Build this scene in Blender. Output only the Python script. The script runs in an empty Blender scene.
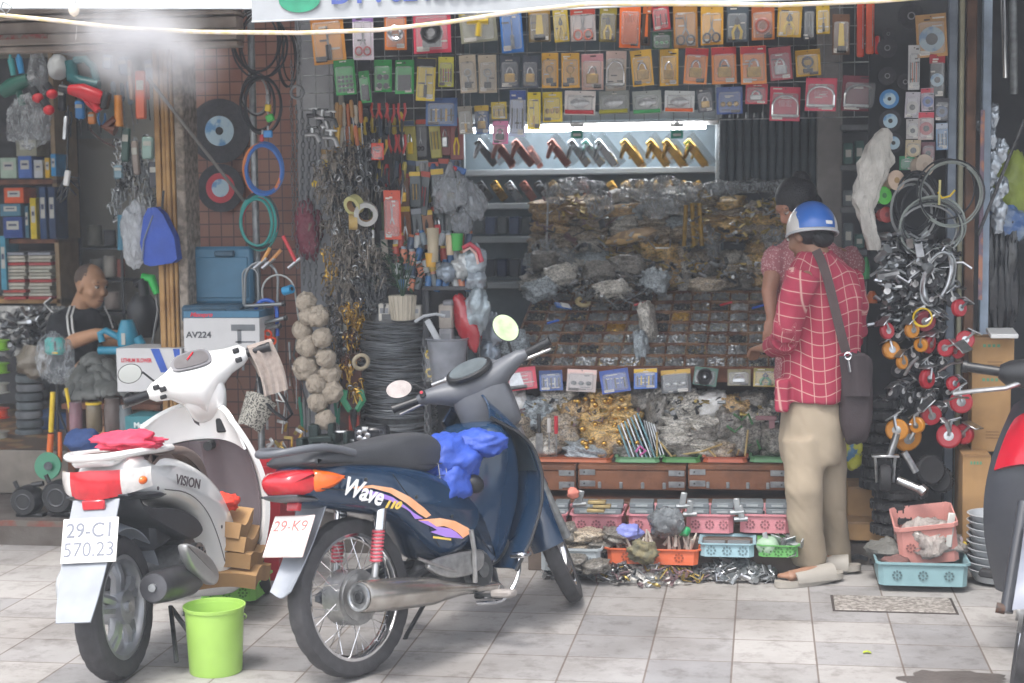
import bpy,bmesh,math,random
from mathutils import Vector,Matrix,Euler,noise
R=math.radians
PI=math.pi
rnd=random.Random(7)
scene=bpy.context.scene
COL=scene.collection
YAW,PIT,ROLL,FPX,CH=R(9),R(5.05),0.012,1600.0,1.69
_fw=Vector((-math.sin(YAW)*math.cos(PIT),math.cos(YAW)*math.cos(PIT),-math.sin(PIT)))
_r0=Vector((math.cos(YAW),math.sin(YAW),0))
_u0=_r0.cross(_fw)
_rt=_r0*math.cos(ROLL)-_u0*math.sin(ROLL)
_up=_u0*math.cos(ROLL)+_r0*math.sin(ROLL)
CAM=Vector((0,0,CH))
def ray(px,py):return _fw+_rt*((px-512)/FPX)-_up*((py-341.5)/FPX)
def at(px,py,Y):
 d=ray(px,py);return CAM+d*(Y/d.y)
def atz(px,py,z=0.0):
 d=ray(px,py);return CAM+d*((z-CH)/d.z)
def atx(px,py,X):
 d=ray(px,py);return CAM+d*(X/d.x)
def ppm(p):
 return FPX/((Vector(p)-CAM).dot(_fw))
def lin(c):
 if isinstance(c,str):
  c=[int(c[i:i+2],16)/255 for i in(0,2,4)]
  c=[x/12.92 if x<=.04045 else((x+.055)/1.055)**2.4 for x in c]
 return(c[0],c[1],c[2],1)
_M={}
def mat(name,col,rough=.5,metal=0.,var=.18,scale=14.,bump=.0,bscale=60.,col2=None,alpha=1.,trans=0.,coat=0.,emit=None,estr=0.,spec=.5,detail=3.,thr=None,aniso=None):
 key=name
 if key in _M:return _M[key]
 m=bpy.data.materials.new(name);m.use_nodes=True
 nt=m.node_tree;n=nt.nodes;l=nt.links
 b=n['Principled BSDF'];c=lin(col)
 tc=n.new('ShaderNodeTexCoord')
 nz=n.new('ShaderNodeTexNoise');nz.inputs['Scale'].default_value=scale;nz.inputs['Detail'].default_value=detail
 l.new(tc.outputs['Object'],nz.inputs['Vector'])
 rp=n.new('ShaderNodeValToRGB')
 c2=lin(col2)if col2 is not None else None
 if c2:
  t=thr or(.4,.6)
  rp.color_ramp.elements[0].position=t[0];rp.color_ramp.elements[1].position=t[1]
  rp.color_ramp.elements[0].color=c;rp.color_ramp.elements[1].color=c2
 else:
  rp.color_ramp.elements[0].position=.3;rp.color_ramp.elements[1].position=.7
  rp.color_ramp.elements[0].color=[x*(1-var)for x in c[:3]]+[1]
  rp.color_ramp.elements[1].color=[min(1,x*(1+var))for x in c[:3]]+[1]
 l.new(nz.outputs['Fac'],rp.inputs['Fac']);l.new(rp.outputs['Color'],b.inputs['Base Color'])
 b.inputs['Roughness'].default_value=rough;b.inputs['Metallic'].default_value=metal
 b.inputs['Specular IOR Level'].default_value=spec
 if coat:b.inputs['Coat Weight'].default_value=coat;b.inputs['Coat Roughness'].default_value=.08
 if alpha<1:b.inputs['Alpha'].default_value=alpha
 if trans:b.inputs['Transmission Weight'].default_value=trans
 if emit is not None:
  b.inputs['Emission Color'].default_value=lin(emit);b.inputs['Emission Strength'].default_value=estr
 if bump:
  n2=n.new('ShaderNodeTexNoise');n2.inputs['Scale'].default_value=bscale;n2.inputs['Detail'].default_value=4
  l.new(tc.outputs['Object'],n2.inputs['Vector'])
  bp=n.new('ShaderNodeBump');bp.inputs['Strength'].default_value=bump;bp.inputs['Distance'].default_value=.01
  l.new(n2.outputs['Fac'],bp.inputs['Height']);l.new(bp.outputs['Normal'],b.inputs['Normal'])
 _M[key]=m;return m
def paint(hexc,rough=.35,**k):return mat('paint_%s_%d'%(hexc,int(rough*100)),hexc,rough,**k)
def pla(hexc):return mat('plastic_'+hexc,hexc,.38,var=.12)
def matte(hexc):return mat('matte_'+hexc,hexc,.85,var=.2)
STEEL=mat('steel','b4b6b8',.28,.95,var=.25,scale=40)
CHROME=mat('chrome','d8d8da',.12,1.,var=.1)
DSTEEL=mat('dark_steel','5a5c5e',.35,.85,var=.3,scale=40)
BRASS=mat('brass','c09a4a',.3,.9,var=.3,scale=40)
GALV=mat('galvanised','989c9e',.45,.7,var=.3,scale=25)
RUST=mat('rusty_iron','6a4a38',.7,.4,col2='4a4644',scale=22)
RUBBER=mat('rubber','242426',.75,var=.25,scale=30,bump=.15,bscale=180)
BLACK=mat('black_plastic','1c1d20',.42,var=.2)
DGREY=mat('dark_grey_plastic','3a3c40',.5,var=.15)
GLASSP=mat('clear_bag','d6dade',.22,alpha=.30,var=.1,bump=.8,bscale=35)
BLISTER=mat('clear_blister','e4e8ea',.08,alpha=.24,var=.05,bump=.6,bscale=45)
FOGBAG=mat('cloudy_bag','c0c4c6',.3,alpha=.6,var=.15,bump=.8,bscale=30)
WHITEP=mat('white_plastic','d8d8d6',.4,var=.06)
WOODB=mat('brown_wood','7a4c34',.7,col2='5c3826',scale=9,bump=.2,bscale=40)
WOODY=mat('yellow_wood','a5804e',.7,col2='886438',scale=8,bump=.2)
CARDB=mat('cardboard','a88458',.85,col2='96744c',scale=6)
def film(name,col,a0=.12,a1=.7,sc=14,rough=.16):
 if name in _M:return _M[name]
 m=mat(name,col,rough,var=.15,scale=sc,coat=.8);nt=m.node_tree;n=nt.nodes;l=nt.links;b=n['Principled BSDF']
 tc=n.new('ShaderNodeTexCoord');mp=n.new('ShaderNodeMapping');mp.inputs['Scale'].default_value=(1,1,.45);mp.inputs['Rotation'].default_value=(.5,.7,.3);l.new(tc.outputs['Object'],mp.inputs[0])
 nz=n.new('ShaderNodeTexNoise');nz.inputs['Scale'].default_value=sc*2;nz.inputs['Detail'].default_value=7;nz.inputs['Roughness'].default_value=.65;nz.inputs['Distortion'].default_value=1.2;l.new(mp.outputs[0],nz.inputs[0])
 mr=n.new('ShaderNodeMapRange');mr.inputs['From Min'].default_value=.4;mr.inputs['From Max'].default_value=.62;mr.inputs['To Min'].default_value=a0;mr.inputs['To Max'].default_value=a1;l.new(nz.outputs[0],mr.inputs[0]);l.new(mr.outputs[0],b.inputs['Alpha'])
 bp=n.new('ShaderNodeBump');bp.inputs['Strength'].default_value=1;bp.inputs['Distance'].default_value=.03;l.new(nz.outputs[0],bp.inputs['Height']);l.new(bp.outputs[0],b.inputs['Normal']);l.new(bp.outputs[0],b.inputs['Coat Normal'])
 return m
def rotz(a):return Matrix.Rotation(a,4,'Z')
def T(loc=(0,0,0),rot=(0,0,0),sc=None):
 m=Matrix.Translation(loc)@Euler(rot).to_matrix().to_4x4()
 if sc is not None:
  if not hasattr(sc,'__len__'):sc=(sc,)*3
  m=m@Matrix.Diagonal((*sc,1))
 return m
def align(d,up=(0,0,1)):
 z=Vector(d).normalized();u=Vector(up)
 if abs(z.dot(u))>.98:u=Vector((1,0,0))
 x=u.cross(z).normalized();y=z.cross(x)
 return Matrix((x,y,z)).transposed().to_4x4()
class MB:
 def __init__(s,X=None):
  s.v=[];s.f=[];s.mi=[];s.ms=[];s.X=X;s.uv=None
 def mid(s,m):
  if m not in s.ms:s.ms.append(m)
  return s.ms.index(m)
 def add(s,vs,fs,m,X=None,uv=None):
  o=len(s.v);k=s.mid(m)
  if X is not None:vs=[X@Vector(v)for v in vs]
  if s.X is not None:vs=[s.X@Vector(v)for v in vs]
  s.v.extend([tuple(v)for v in vs]);s.f.extend([tuple(i+o for i in f)for f in fs]);s.mi.extend([k]*len(fs))
  return s
 def box(s,c,sz,m,rot=(0,0,0),bev=0.,X=None):
  a,b,d=sz[0]/2,sz[1]/2,sz[2]/2
  XX=T(c,rot)
  if X is not None:XX=X@XX
  if bev<=0:
   vs=[(i*a,j*b,k*d)for i in(-1,1)for j in(-1,1)for k in(-1,1)]
   fs=[(0,1,3,2),(4,6,7,5),(0,4,5,1),(2,3,7,6),(0,2,6,4),(1,5,7,3)]
   return s.add(vs,fs,m,XX)
  e=min(bev,a*.95,b*.95,d*.95)
  pr=[(-a,-b),(a,-b),(a,b),(-a,b)]
  def ring(q,z):
   out=[]
   for sx,sy in((-1,-1),(1,-1),(1,1),(-1,1)):
    if(sx*sy)>0:out+=[(sx*(a-q),sy*(b-q-e),z)if 0 else(sx*(a-q),sy*(b-e),z),(sx*(a-e),sy*(b-q),z)]
    else:out+=[(sx*(a-e),sy*(b-q),z),(sx*(a-q),sy*(b-e),z)]
   return out
  rings=[ring(e*.9,-d),ring(0,-d+e),ring(0,d-e),ring(e*.9,d)]
  return s.loft(rings,m,X=XX)
 def loft(s,rings,m,cap=True,closed=False,X=None):
  n=len(rings[0]);vs=[p for r in rings for p in r];fs=[]
  L=len(rings);K=L if closed else L-1
  for i in range(K):
   a=i*n;b=((i+1)%L)*n
   for j in range(n):
    j2=(j+1)%n;fs.append((a+j,a+j2,b+j2,b+j))
  if cap and not closed:
   fs.append(tuple(range(n))[::-1]);fs.append(tuple(range((L-1)*n,L*n)))
  return s.add(vs,fs,m,X)
 def cyl(s,p0,p1,r,m,n=10,r2=None,cap=True):
  p0=Vector(p0);p1=Vector(p1);A=align(p1-p0);r2=r if r2 is None else r2
  rg=[]
  for p,q in((p0,r),(p1,r2)):
   rg.append([p+A@Vector((q*math.cos(2*PI*i/n),q*math.sin(2*PI*i/n),0))for i in range(n)])
  return s.loft(rg,m,cap)
 def tube(s,pts,r,m,n=6,closed=False,cap=True,flat=1.):
  P=[Vector(p)for p in pts];L=len(P)
  rs=r if hasattr(r,'__len__')else[r]*L
  rg=[];prev=None
  for i,p in enumerate(P):
   if closed:d=P[(i+1)%L]-P[i-1]
   else:d=P[min(i+1,L-1)]-P[max(i-1,0)]
   if d.length<1e-9:d=Vector((0,0,1))
   d.normalize()
   if prev is None:
    x=align(d).to_3x3()@Vector((1,0,0))
   else:
    x=prev-d*prev.dot(d)
    if x.length<1e-6:x=align(d).to_3x3()@Vector((1,0,0))
    x.normalize()
   y=d.cross(x);prev=x
   rg.append([p+(x*math.cos(2*PI*k/n)+y*math.sin(2*PI*k/n)*flat)*rs[i]for k in range(n)])
  return s.loft(rg,m,cap,closed)
 def lathe(s,prof,m,n=16,X=None,cap=True):
  rg=[[(r*math.cos(2*PI*i/n),r*math.sin(2*PI*i/n),z)for i in range(n)]for r,z in prof]
  return s.loft(rg,m,cap,X=X)
 def torus(s,c,R_,r,m,axis=(0,0,1),n=20,k=6,sc=(1,1)):
  A=align(axis);c=Vector(c)
  return s.tube([c+A@Vector((R_*sc[0]*math.cos(2*PI*i/n),R_*sc[1]*math.sin(2*PI*i/n),0))for i in range(n)],r,m,k,closed=True)
 def ell(s,c,rr,m,n=10,k=7,X=None,rot=(0,0,0),jit=0.,seed=0,pw=1.):
  if not hasattr(rr,'__len__'):rr=(rr,)*3
  rg=[]
  for i in range(k+1):
   t=-PI/2+PI*i/k;ct=max(math.cos(t),.02)**pw;st=math.sin(t);st=math.copysign(abs(st)**pw,st)
   ring=[]
   for j in range(n):
    a=2*PI*j/n;ca=math.cos(a);sa=math.sin(a)
    ca=math.copysign(abs(ca)**pw,ca);sa=math.copysign(abs(sa)**pw,sa)
    v=Vector((ct*ca*rr[0],ct*sa*rr[1],st*rr[2]))
    if jit:v*=1+jit*noise.noise(Vector((v.x/rr[0],v.y/rr[1],v.z/rr[2]))*2.2+Vector((seed*3.7,seed*1.3,0)))
    ring.append(v)
   rg.append(ring)
  XX=T(c,rot)
  if X is not None:XX=X@XX
  return s.loft(rg,m,True,X=XX)
 def ext(s,poly,y0,y1,m,bev=0.,X=None):
  n=len(poly)
  if bev<=0:rg=[[(x,y0,z)for x,z in poly],[(x,y1,z)for x,z in poly]]
  else:
   ins=[]
   ar=sum(poly[i][0]*poly[(i+1)%n][1]-poly[(i+1)%n][0]*poly[i][1]for i in range(n))
   sg=1 if ar>0 else-1
   for i in range(n):
    a=Vector(poly[i-1]);b=Vector(poly[i]);c=Vector(poly[(i+1)%n])
    d1=(b-a);d2=(c-b)
    n1=Vector((-d1.y,d1.x));n2=Vector((-d2.y,d2.x))
    if n1.length>0:n1.normalize()
    if n2.length>0:n2.normalize()
    q=n1+n2
    if q.length>1e-6:q.normalize()
    ins.append((b.x+q.x*bev*sg,b.y+q.y*bev*sg))
   g=bev if y1>y0 else-bev
   rg=[[(x,y0,z)for x,z in ins],[(x,y0+g,z)for x,z in poly],[(x,y1-g,z)for x,z in poly],[(x,y1,z)for x,z in ins]]
  return s.loft(rg,m,True,X=X)
 def grid(s,fn,nu,nv,m,X=None,thick=0.):
  P=[[Vector(fn(i/nu,j/nv))for i in range(nu+1)]for j in range(nv+1)]
  vs=[p for r in P for p in r];w=nu+1;fs=[]
  for j in range(nv):
   for i in range(nu):a=j*w+i;fs.append((a,a+1,a+w+1,a+w))
  if thick:
   N=[]
   for j in range(nv+1):
    for i in range(nu+1):
     du=P[j][min(i+1,nu)]-P[j][max(i-1,0)];dv=P[min(j+1,nv)][i]-P[max(j-1,0)][i]
     q=du.cross(dv)
     N.append(q.normalized()if q.length>1e-12 else Vector((0,-1,0)))
   o=len(vs);vs=vs+[vs[i]-N[i]*thick for i in range(o)]
   fs+=[tuple(i+o for i in f)[::-1]for f in list(fs)]
   bd=[i for i in range(w)]+[j*w+nu for j in range(1,nv+1)]+[nv*w+i for i in range(nu-1,-1,-1)]+[j*w for j in range(nv-1,0,-1)]
   for i in range(len(bd)):a=bd[i];b=bd[(i+1)%len(bd)];fs.append((b,a,a+o,b+o))
  return s.add(vs,fs,m,X)
 def build(s,name,parent=None,loc=None,rot=None,ang=40,M4=None):
  if name in('folded_raincoat','cleaning_cloth','cloth_rag','twine_ball','plastic_sack','dusty_plastic_bag','draped_tarpaulin','plastic_bag','clear_plastic_bag','sack_film','blue_rag','brown_rag','folded_straps','crinkled_bag','red_sack'):ang=150
  me=bpy.data.meshes.new(name);me.from_pydata(s.v,[],s.f)
  for m in s.ms:me.materials.append(m)
  me.polygons.foreach_set('material_index',s.mi)
  me.polygons.foreach_set('use_smooth',[True]*len(s.f))
  try:me.set_sharp_from_angle(angle=R(ang))
  except Exception:pass
  me.update()
  bm=bmesh.new();bm.from_mesh(me);bmesh.ops.recalc_face_normals(bm,faces=bm.faces);bm.to_mesh(me);bm.free()
  o=bpy.data.objects.new(name,me);COL.objects.link(o)
  if parent is not None:o.parent=parent
  if M4 is not None:o.matrix_local=M4
  if loc is not None:o.location=loc
  if rot is not None:o.rotation_euler=rot
  return o
LABELS={}
def tag(o,label,cat,group=None):
 if len(label.split())>16 or len(label.split())<4:print('LABELLEN',o.name,len(label.split()),label)
 o['label']=label;o['category']=cat
 if group:o['group']=group
 return o
def thing(name,label,cat,loc=(0,0,0),rot=(0,0,0),group=None,M4=None):
 o=bpy.data.objects.new(name,None);COL.objects.link(o);o.empty_display_size=.05
 if M4 is not None:o.matrix_local=M4
 else:o.location=loc;o.rotation_euler=rot
 return tag(o,label,cat,group)
def struct(o):o['kind']='structure';return o
def stuff(o,label,cat):o['kind']='stuff';return tag(o,label,cat)
def copytree(o,parent=None):
 c=o.copy();COL.objects.link(c)
 if parent is not None:c.parent=parent
 for ch in list(o.children):copytree(ch,c)
 return c
def text(body,size,m,parent,M4,name='lettering',ext=.0006,shear=0.,sx=1.,bold=0.):
 cu=bpy.data.curves.new(name,'FONT');cu.body=body;cu.size=size;cu.extrude=ext;cu.shear=shear
 cu.align_x='CENTER';cu.align_y='CENTER';cu.offset=bold
 ob=bpy.data.objects.new(name,cu);COL.objects.link(ob)
 dg=bpy.context.evaluated_depsgraph_get();me=bpy.data.meshes.new_from_object(ob.evaluated_get(dg))
 bpy.data.objects.remove(ob);bpy.data.curves.remove(cu)
 me.materials.clear();me.materials.append(m)
 o=bpy.data.objects.new(name,me);COL.objects.link(o)
 if parent is not None:o.parent=parent
 o.matrix_local=M4@Matrix.Diagonal((sx,1,1,1));return o
ORD=['first','second','third','fourth','fifth','sixth','seventh','eighth','ninth','tenth','eleventh','twelfth','thirteenth','fourteenth','fifteenth','sixteenth','seventeenth','eighteenth','nineteenth','twentieth']
def ordn(i):return ORD[i]if i<20 else 'twenty-'+ORD[i-20]if i<29 else 'number %d'%(i+1)
w=bpy.data.worlds.new('World');scene.world=w;w.use_nodes=True
nt=w.node_tree;bg=nt.nodes['Background']
sky=nt.nodes.new('ShaderNodeTexSky');sky.sky_type='NISHITA';sky.sun_disc=False
sky.sun_elevation=R(62);sky.sun_rotation=R(200);sky.air_density=1.0;sky.dust_density=4.0;sky.ozone_density=1.0
hs=nt.nodes.new('ShaderNodeHueSaturation');hs.inputs['Saturation'].default_value=.4;nt.links.new(sky.outputs[0],hs.inputs['Color']);nt.links.new(hs.outputs[0],bg.inputs[0]);bg.inputs[1].default_value=.15
sl=bpy.data.lights.new('sun','SUN');sl.energy=.8;sl.angle=R(12);sl.color=(1,.97,.93)
so=bpy.data.objects.new('sun',sl);COL.objects.link(so)
az=R(200);el=R(62)
sd=Vector((math.sin(az)*math.cos(el),math.cos(az)*math.cos(el),math.sin(el)))
so.rotation_euler=sd.to_track_quat('Z','Y').to_euler();so.location=(0,-5,12)
cam=bpy.data.cameras.new('camera');co=bpy.data.objects.new('camera',cam);COL.objects.link(co);scene.camera=co
cam.lens=FPX/1024*36;cam.sensor_width=36;cam.clip_end=400;cam.clip_start=.05
Mc=Matrix((_rt,_up,-_fw)).transposed().to_4x4();Mc.translation=CAM;co.matrix_world=Mc
cam.dof.use_dof=True;cam.dof.focus_distance=6.4;cam.dof.aperture_fstop=2.8
scene.view_settings.view_transform='Standard';scene.view_settings.look='None'
scene.view_settings.exposure=1.42;scene.view_settings.gamma=1
scene.cycles.use_denoising=True;scene.cycles.max_bounces=6;scene.cycles.transparent_max_bounces=16
scene.cycles.diffuse_bounces=3;scene.cycles.glossy_bounces=2;scene.cycles.volume_bounces=1
scene.cycles.sample_clamp_indirect=4
def pavement_mat():
 m=bpy.data.materials.new('paving_tiles');m.use_nodes=True;nt=m.node_tree;n=nt.nodes;l=nt.links
 b=n['Principled BSDF'];tc=n.new('ShaderNodeTexCoord')
 br=n.new('ShaderNodeTexBrick');mp=n.new('ShaderNodeMapping');mp.inputs['Location'].default_value=(.114,-.035,0)
 l.new(tc.outputs['Object'],mp.inputs[0]);l.new(mp.outputs[0],br.inputs[0])
 br.offset=0;br.squash=1;br.inputs['Scale'].default_value=1;br.inputs['Brick Width'].default_value=.3045;br.inputs['Row Height'].default_value=.302
 br.inputs['Mortar Size'].default_value=.0036;br.inputs['Mortar Smooth'].default_value=.15;br.inputs['Bias'].default_value=0
 br.inputs['Color1'].default_value=lin('a6a3a0');br.inputs['Color2'].default_value=lin('8a898a');br.inputs['Mortar'].default_value=lin('766c66')
 nz=n.new('ShaderNodeTexNoise');nz.inputs['Scale'].default_value=1.3;nz.inputs['Detail'].default_value=8;nz.inputs['Roughness'].default_value=.65
 l.new(tc.outputs['Object'],nz.inputs[0])
 rp=n.new('ShaderNodeValToRGB');rp.color_ramp.elements[0].position=.36;rp.color_ramp.elements[0].color=(.66,.64,.62,1)
 rp.color_ramp.elements[1].position=.6;rp.color_ramp.elements[1].color=(1,1,1,1);l.new(nz.outputs['Fac'],rp.inputs[0])
 mx=n.new('ShaderNodeMix');mx.data_type='RGBA';mx.blend_type='MULTIPLY';mx.inputs[0].default_value=.9
 l.new(br.outputs['Color'],mx.inputs[6]);l.new(rp.outputs[0],mx.inputs[7])
 n3=n.new('ShaderNodeTexNoise');n3.inputs['Scale'].default_value=9;n3.inputs['Detail'].default_value=9;n3.inputs['Roughness'].default_value=.75
 l.new(tc.outputs['Object'],n3.inputs[0])
 r3=n.new('ShaderNodeValToRGB');r3.color_ramp.elements[0].position=.38;r3.color_ramp.elements[0].color=(.55,.53,.51,1);r3.color_ramp.elements[1].position=.5;r3.color_ramp.elements[1].color=(1,1,1,1)
 l.new(n3.outputs['Fac'],r3.inputs[0])
 m2=n.new('ShaderNodeMix');m2.data_type='RGBA';m2.blend_type='MULTIPLY';m2.inputs[0].default_value=.6
 l.new(mx.outputs[2],m2.inputs[6]);l.new(r3.outputs[0],m2.inputs[7]);l.new(m2.outputs[2],b.inputs['Base Color'])
 b.inputs['Roughness'].default_value=.7
 bp=n.new('ShaderNodeBump');bp.inputs['Strength'].default_value=.5;bp.inputs['Distance'].default_value=.006
 sub=n.new('ShaderNodeMath');sub.operation='MULTIPLY_ADD';sub.inputs[1].default_value=-1;l.new(br.outputs['Fac'],sub.inputs[0])
 ml=n.new('ShaderNodeMath');ml.operation='MULTIPLY';ml.inputs[1].default_value=.25;l.new(n3.outputs['Fac'],ml.inputs[0]);l.new(ml.outputs[0],sub.inputs[2])
 l.new(sub.outputs[0],bp.inputs['Height']);l.new(bp.outputs[0],b.inputs['Normal'])
 return m
b=MB();b.add([(-14,-6,0),(10,-6,0),(10,7.5,0),(-14,7.5,0)],[(0,1,2,3)],pavement_mat());struct(b.build('pavement'))
ASPH=mat('asphalt','50504f',.9,bump=.4,bscale=120)
b=MB();b.add([(-300,-300,-.12),(300,-300,-.12),(300,300,-.12),(-300,300,-.12)],[(0,1,2,3)],ASPH);struct(b.build('ground'))
b=MB();b.box((-2,-6.1,-.05),(24,.2,.14),mat('kerb_stone','8a8680',.8));struct(b.build('kerb'))
CONC=mat('concrete','7e776e',.85,col2='6a645c',scale=5,bump=.25,bscale=50)
CONC2=mat('dark_concrete','55504c',.85,col2='463f3a',scale=5,bump=.25,bscale=50)
b=MB()
WETM=mat('damp_stain','57524f',.45,var=.25,scale=8,bump=.2)
def blob(b,c,rx,ry,z,m,seed,n=44):
 pts=[]
 for i in range(n):
  a=2*PI*i/n;q=1+.55*noise.noise(Vector((math.cos(a)*1.6,math.sin(a)*1.6,seed*5.1)))+.2*noise.noise(Vector((math.cos(a)*5,math.sin(a)*5,seed)))
  pts.append((c[0]+rx*q*math.cos(a),c[1]+ry*q*math.sin(a),z))
 b.add(pts,[tuple(range(n))],m)
p=atz(955,682);blob(b,p,.21,.13,.0015,WETM,2);struct(b.build('wet_patch'))
b=MB();p=atz(893,605);b.box((p.x,p.y,.002),(.48,.24,.012),mat('pitted_cover','9a958f',.8,col2='6d6762',scale=60,bump=.5,bscale=90),bev=.004)
b.box((p.x,p.y,.0005),(.50,.26,.006),mat('cover_gap','3c3532',.9));tag(b.build('inspection_cover'),'small rectangular concrete inspection cover set into the pavement in front of the blue basket','cover')
YF=7.45
def poly_step(name,x0,x1,y0,y1,z0,z1,m):
 b=MB();b.box(((x0+x1)/2,(y0+y1)/2,(z0+z1)/2),(x1-x0,y1-y0,z1-z0),m,bev=.008);return struct(b.build(name))
b=MB();b.box((-2.0,9.5,.04),(16,4.2,.16),CONC2,bev=.006);struct(b.build('shop_step'))
REDP=mat('red_painted_edge','6a3428',.75,col2='55504a',scale=10)
b=MB();b.box((-3.4,7.405,.111),(5.2,.012,.028),REDP);tag(b.build('red_edge_strip'),'worn dark red painted strip along the lower shop step','strip')
b=MB();b.box((-5.1,9.6,.245),(5.2,3.0,.24),CONC,bev=.008);struct(b.build('left_shop_floor_slab'))
def mosaic():
 m=bpy.data.materials.new('patterned_floor');m.use_nodes=True;nt=m.node_tree;n=nt.nodes;l=nt.links;b=n['Principled BSDF']
 tc=n.new('ShaderNodeTexCoord');v=n.new('ShaderNodeTexVoronoi');v.inputs['Scale'].default_value=9;l.new(tc.outputs['Object'],v.inputs[0])
 rp=n.new('ShaderNodeValToRGB');rp.color_ramp.elements[0].color=lin('8a7a50');rp.color_ramp.elements[1].color=lin('5a4a3a');rp.color_ramp.elements[0].position=.25;rp.color_ramp.elements[1].position=.5
 e=rp.color_ramp.elements.new(.38);e.color=lin('9a6a48');l.new(v.outputs['Distance'],rp.inputs[0]);l.new(rp.outputs[0],b.inputs['Base Color']);b.inputs['Roughness'].default_value=.35
 return m
b=MB();b.add([(-7.7,8.11,.37),(-2.52,8.11,.37),(-2.52,11,.37),(-7.7,11,.37)],[(0,1,2,3)],mosaic());struct(b.build('left_shop_floor'))
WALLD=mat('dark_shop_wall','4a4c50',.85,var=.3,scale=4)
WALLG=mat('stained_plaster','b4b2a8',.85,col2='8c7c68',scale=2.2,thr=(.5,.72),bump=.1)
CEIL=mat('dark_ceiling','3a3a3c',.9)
XP0,XP1=at(160,200,7.6).x,at(187,200,7.6).x
def wall(name,x0,x1,y0,y1,z0,z1,m,label,cat='wall'):
 b=MB();b.box(((x0+x1)/2,(y0+y1)/2,(z0+z1)/2),(x1-x0,y1-y0,z1-z0),m);o=b.build(name);tag(o,label,cat);return o
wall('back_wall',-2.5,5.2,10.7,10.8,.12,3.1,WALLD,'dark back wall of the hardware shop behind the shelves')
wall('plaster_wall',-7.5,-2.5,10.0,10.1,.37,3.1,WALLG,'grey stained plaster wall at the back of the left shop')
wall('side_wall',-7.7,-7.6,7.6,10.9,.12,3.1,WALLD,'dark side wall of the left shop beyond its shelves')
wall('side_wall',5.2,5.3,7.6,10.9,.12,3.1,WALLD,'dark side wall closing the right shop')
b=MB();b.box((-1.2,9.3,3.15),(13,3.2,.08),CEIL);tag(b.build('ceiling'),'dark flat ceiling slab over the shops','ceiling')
FACE=mat('facade_plaster','b8ac94',.85,bump=.15)
b=MB();b.box((-1.2,7.62,5.1),(13.2,.25,4.0),FACE);tag(b.build('facade'),'upper plaster facade above the awnings of the shops','facade')
AW=mat('awning_canvas','a4a8ac',.7,var=.06)
yA=6.25
qa=at(252,22,yA);qb=at(1070,-12,yA);ql=at(-420,7,yA);qm=at(251,8,yA)
aw=thing('awning','white awning valance with blue phone number stretched over the shop front','awning',(qa.x,yA,qa.z));A0=Vector(aw.location)
def val(p,q,nm,m,y=0.):
 b=MB();b.grid(lambda u,v:(p.x+(q.x-p.x)*u-A0.x,y-.004*math.sin(u*40),p.z+(q.z-p.z)*u-A0.z+.16*v+(0 if v>0 else.002*math.sin(u*55))),60,3,m,thick=.004);b.tube([(p.x+(q.x-p.x)*k/30-A0.x,y-.003,p.z+(q.z-p.z)*k/30-A0.z)for k in range(31)],.004,mat('valance_hem','b4b8bc',.7),6);b.build(nm,aw)
val(qa,qb,'valance',AW);val(ql,qm,'left_valance',mat('pale_blue_awning','d4dcde',.6,var=.04),.02)
b=MB();b.grid(lambda u,v:(-3.4+11.5*u,.03+v*1.2,.165+.02*u+v*.32),12,4,AW,thick=.004);b.build('canvas',aw)
for i in range(7):
 b=MB();b.cyl((-2+i*1.7,.04,.15),(-2+i*1.7,1.22,.45),.012,GALV,8);b.build('strut',aw)
q=at(430,-8,yA)
text('DT : 0246662053',.098,mat('blue_print','4a5a9c',.7),aw,Matrix.Translation((q.x-A0.x,-.010,q.z-A0.z))@Matrix.Rotation(math.atan2(qb.z-qa.z,qb.x-qa.x),4,'Y').inverted()@Matrix.Rotation(PI/2,4,'X'),'phone_number',sx=1.15,bold=.003)
q=at(300,0,yA);b=MB();n_=24
b.add([(q.x-A0.x+.085*math.cos(2*PI*i/n_),-.0095,q.z-A0.z+.05*math.sin(2*PI*i/n_))for i in range(n_)],[tuple(range(n_))],mat('green_print','2f8a6c',.7));b.build('green_emblem',aw)
SH=mat('shutter_metal','a89c92',.55,.3,col2='8c8076',scale=6)
a=at(-60,55,7.5);c=at(162,55,7.5);z1=at(60,2,7.5).z
sh=thing('shutter_housing','brown grey metal roller shutter housing across the top of the left shop','shutter housing',(a.x,7.5,a.z))
W_=c.x-a.x+.6;b=MB()
for zz,hh,dd in((.012,.028,.10),(.055,.05,.13),(.112,.06,.10),(.16,.02,.15),(.195,.035,.12)):b.box((W_/2-.4,0,zz+.0),(W_+.4,dd,hh),SH,bev=.006)
b.build('slat_box',sh)
b=MB();b.box((.45,-.067,.07),(.30,.004,.022),mat('red_stain','8a4038',.8,col2='7a746c',scale=30));b.build('peeling_red_label',sh)
ROPE=mat('yellow_rope','e2cf9a',.6,col2='e8d8c8',scale=30)
pts=[at(*q,6.1)for q in((-40,10),(0,15),(60,21),(120,28),(200,32),(300,33),(380,30),(450,22),(520,11),(590,4),(680,4),(780,5),(880,1),(960,-6),(1040,-14))]
b=MB();P2=[]
for i in range(len(pts)-1):
 for k in range(4):P2.append(pts[i].lerp(pts[i+1],k/4))
P2.append(pts[-1]);b.tube(P2,.0085,ROPE,8);tag(b.build('rope'),'pale yellow cord stretched across the top of both shop fronts','rope')
t=thing('light_bulb','small bulb in a socket hanging from the cord at the top left','bulb',at(74,9,6.1))
b=MB();b.lathe([(.004,-.03),(.016,-.022),(.022,-.008),(.02,.006),(.012,.018)],mat('bulb_glass','e6d8c4',.2),12);b.build('bulb',t)
b=MB();b.cyl((0,0,.016),(0,0,.05),.012,WHITEP,10);b.build('socket',t)
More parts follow.
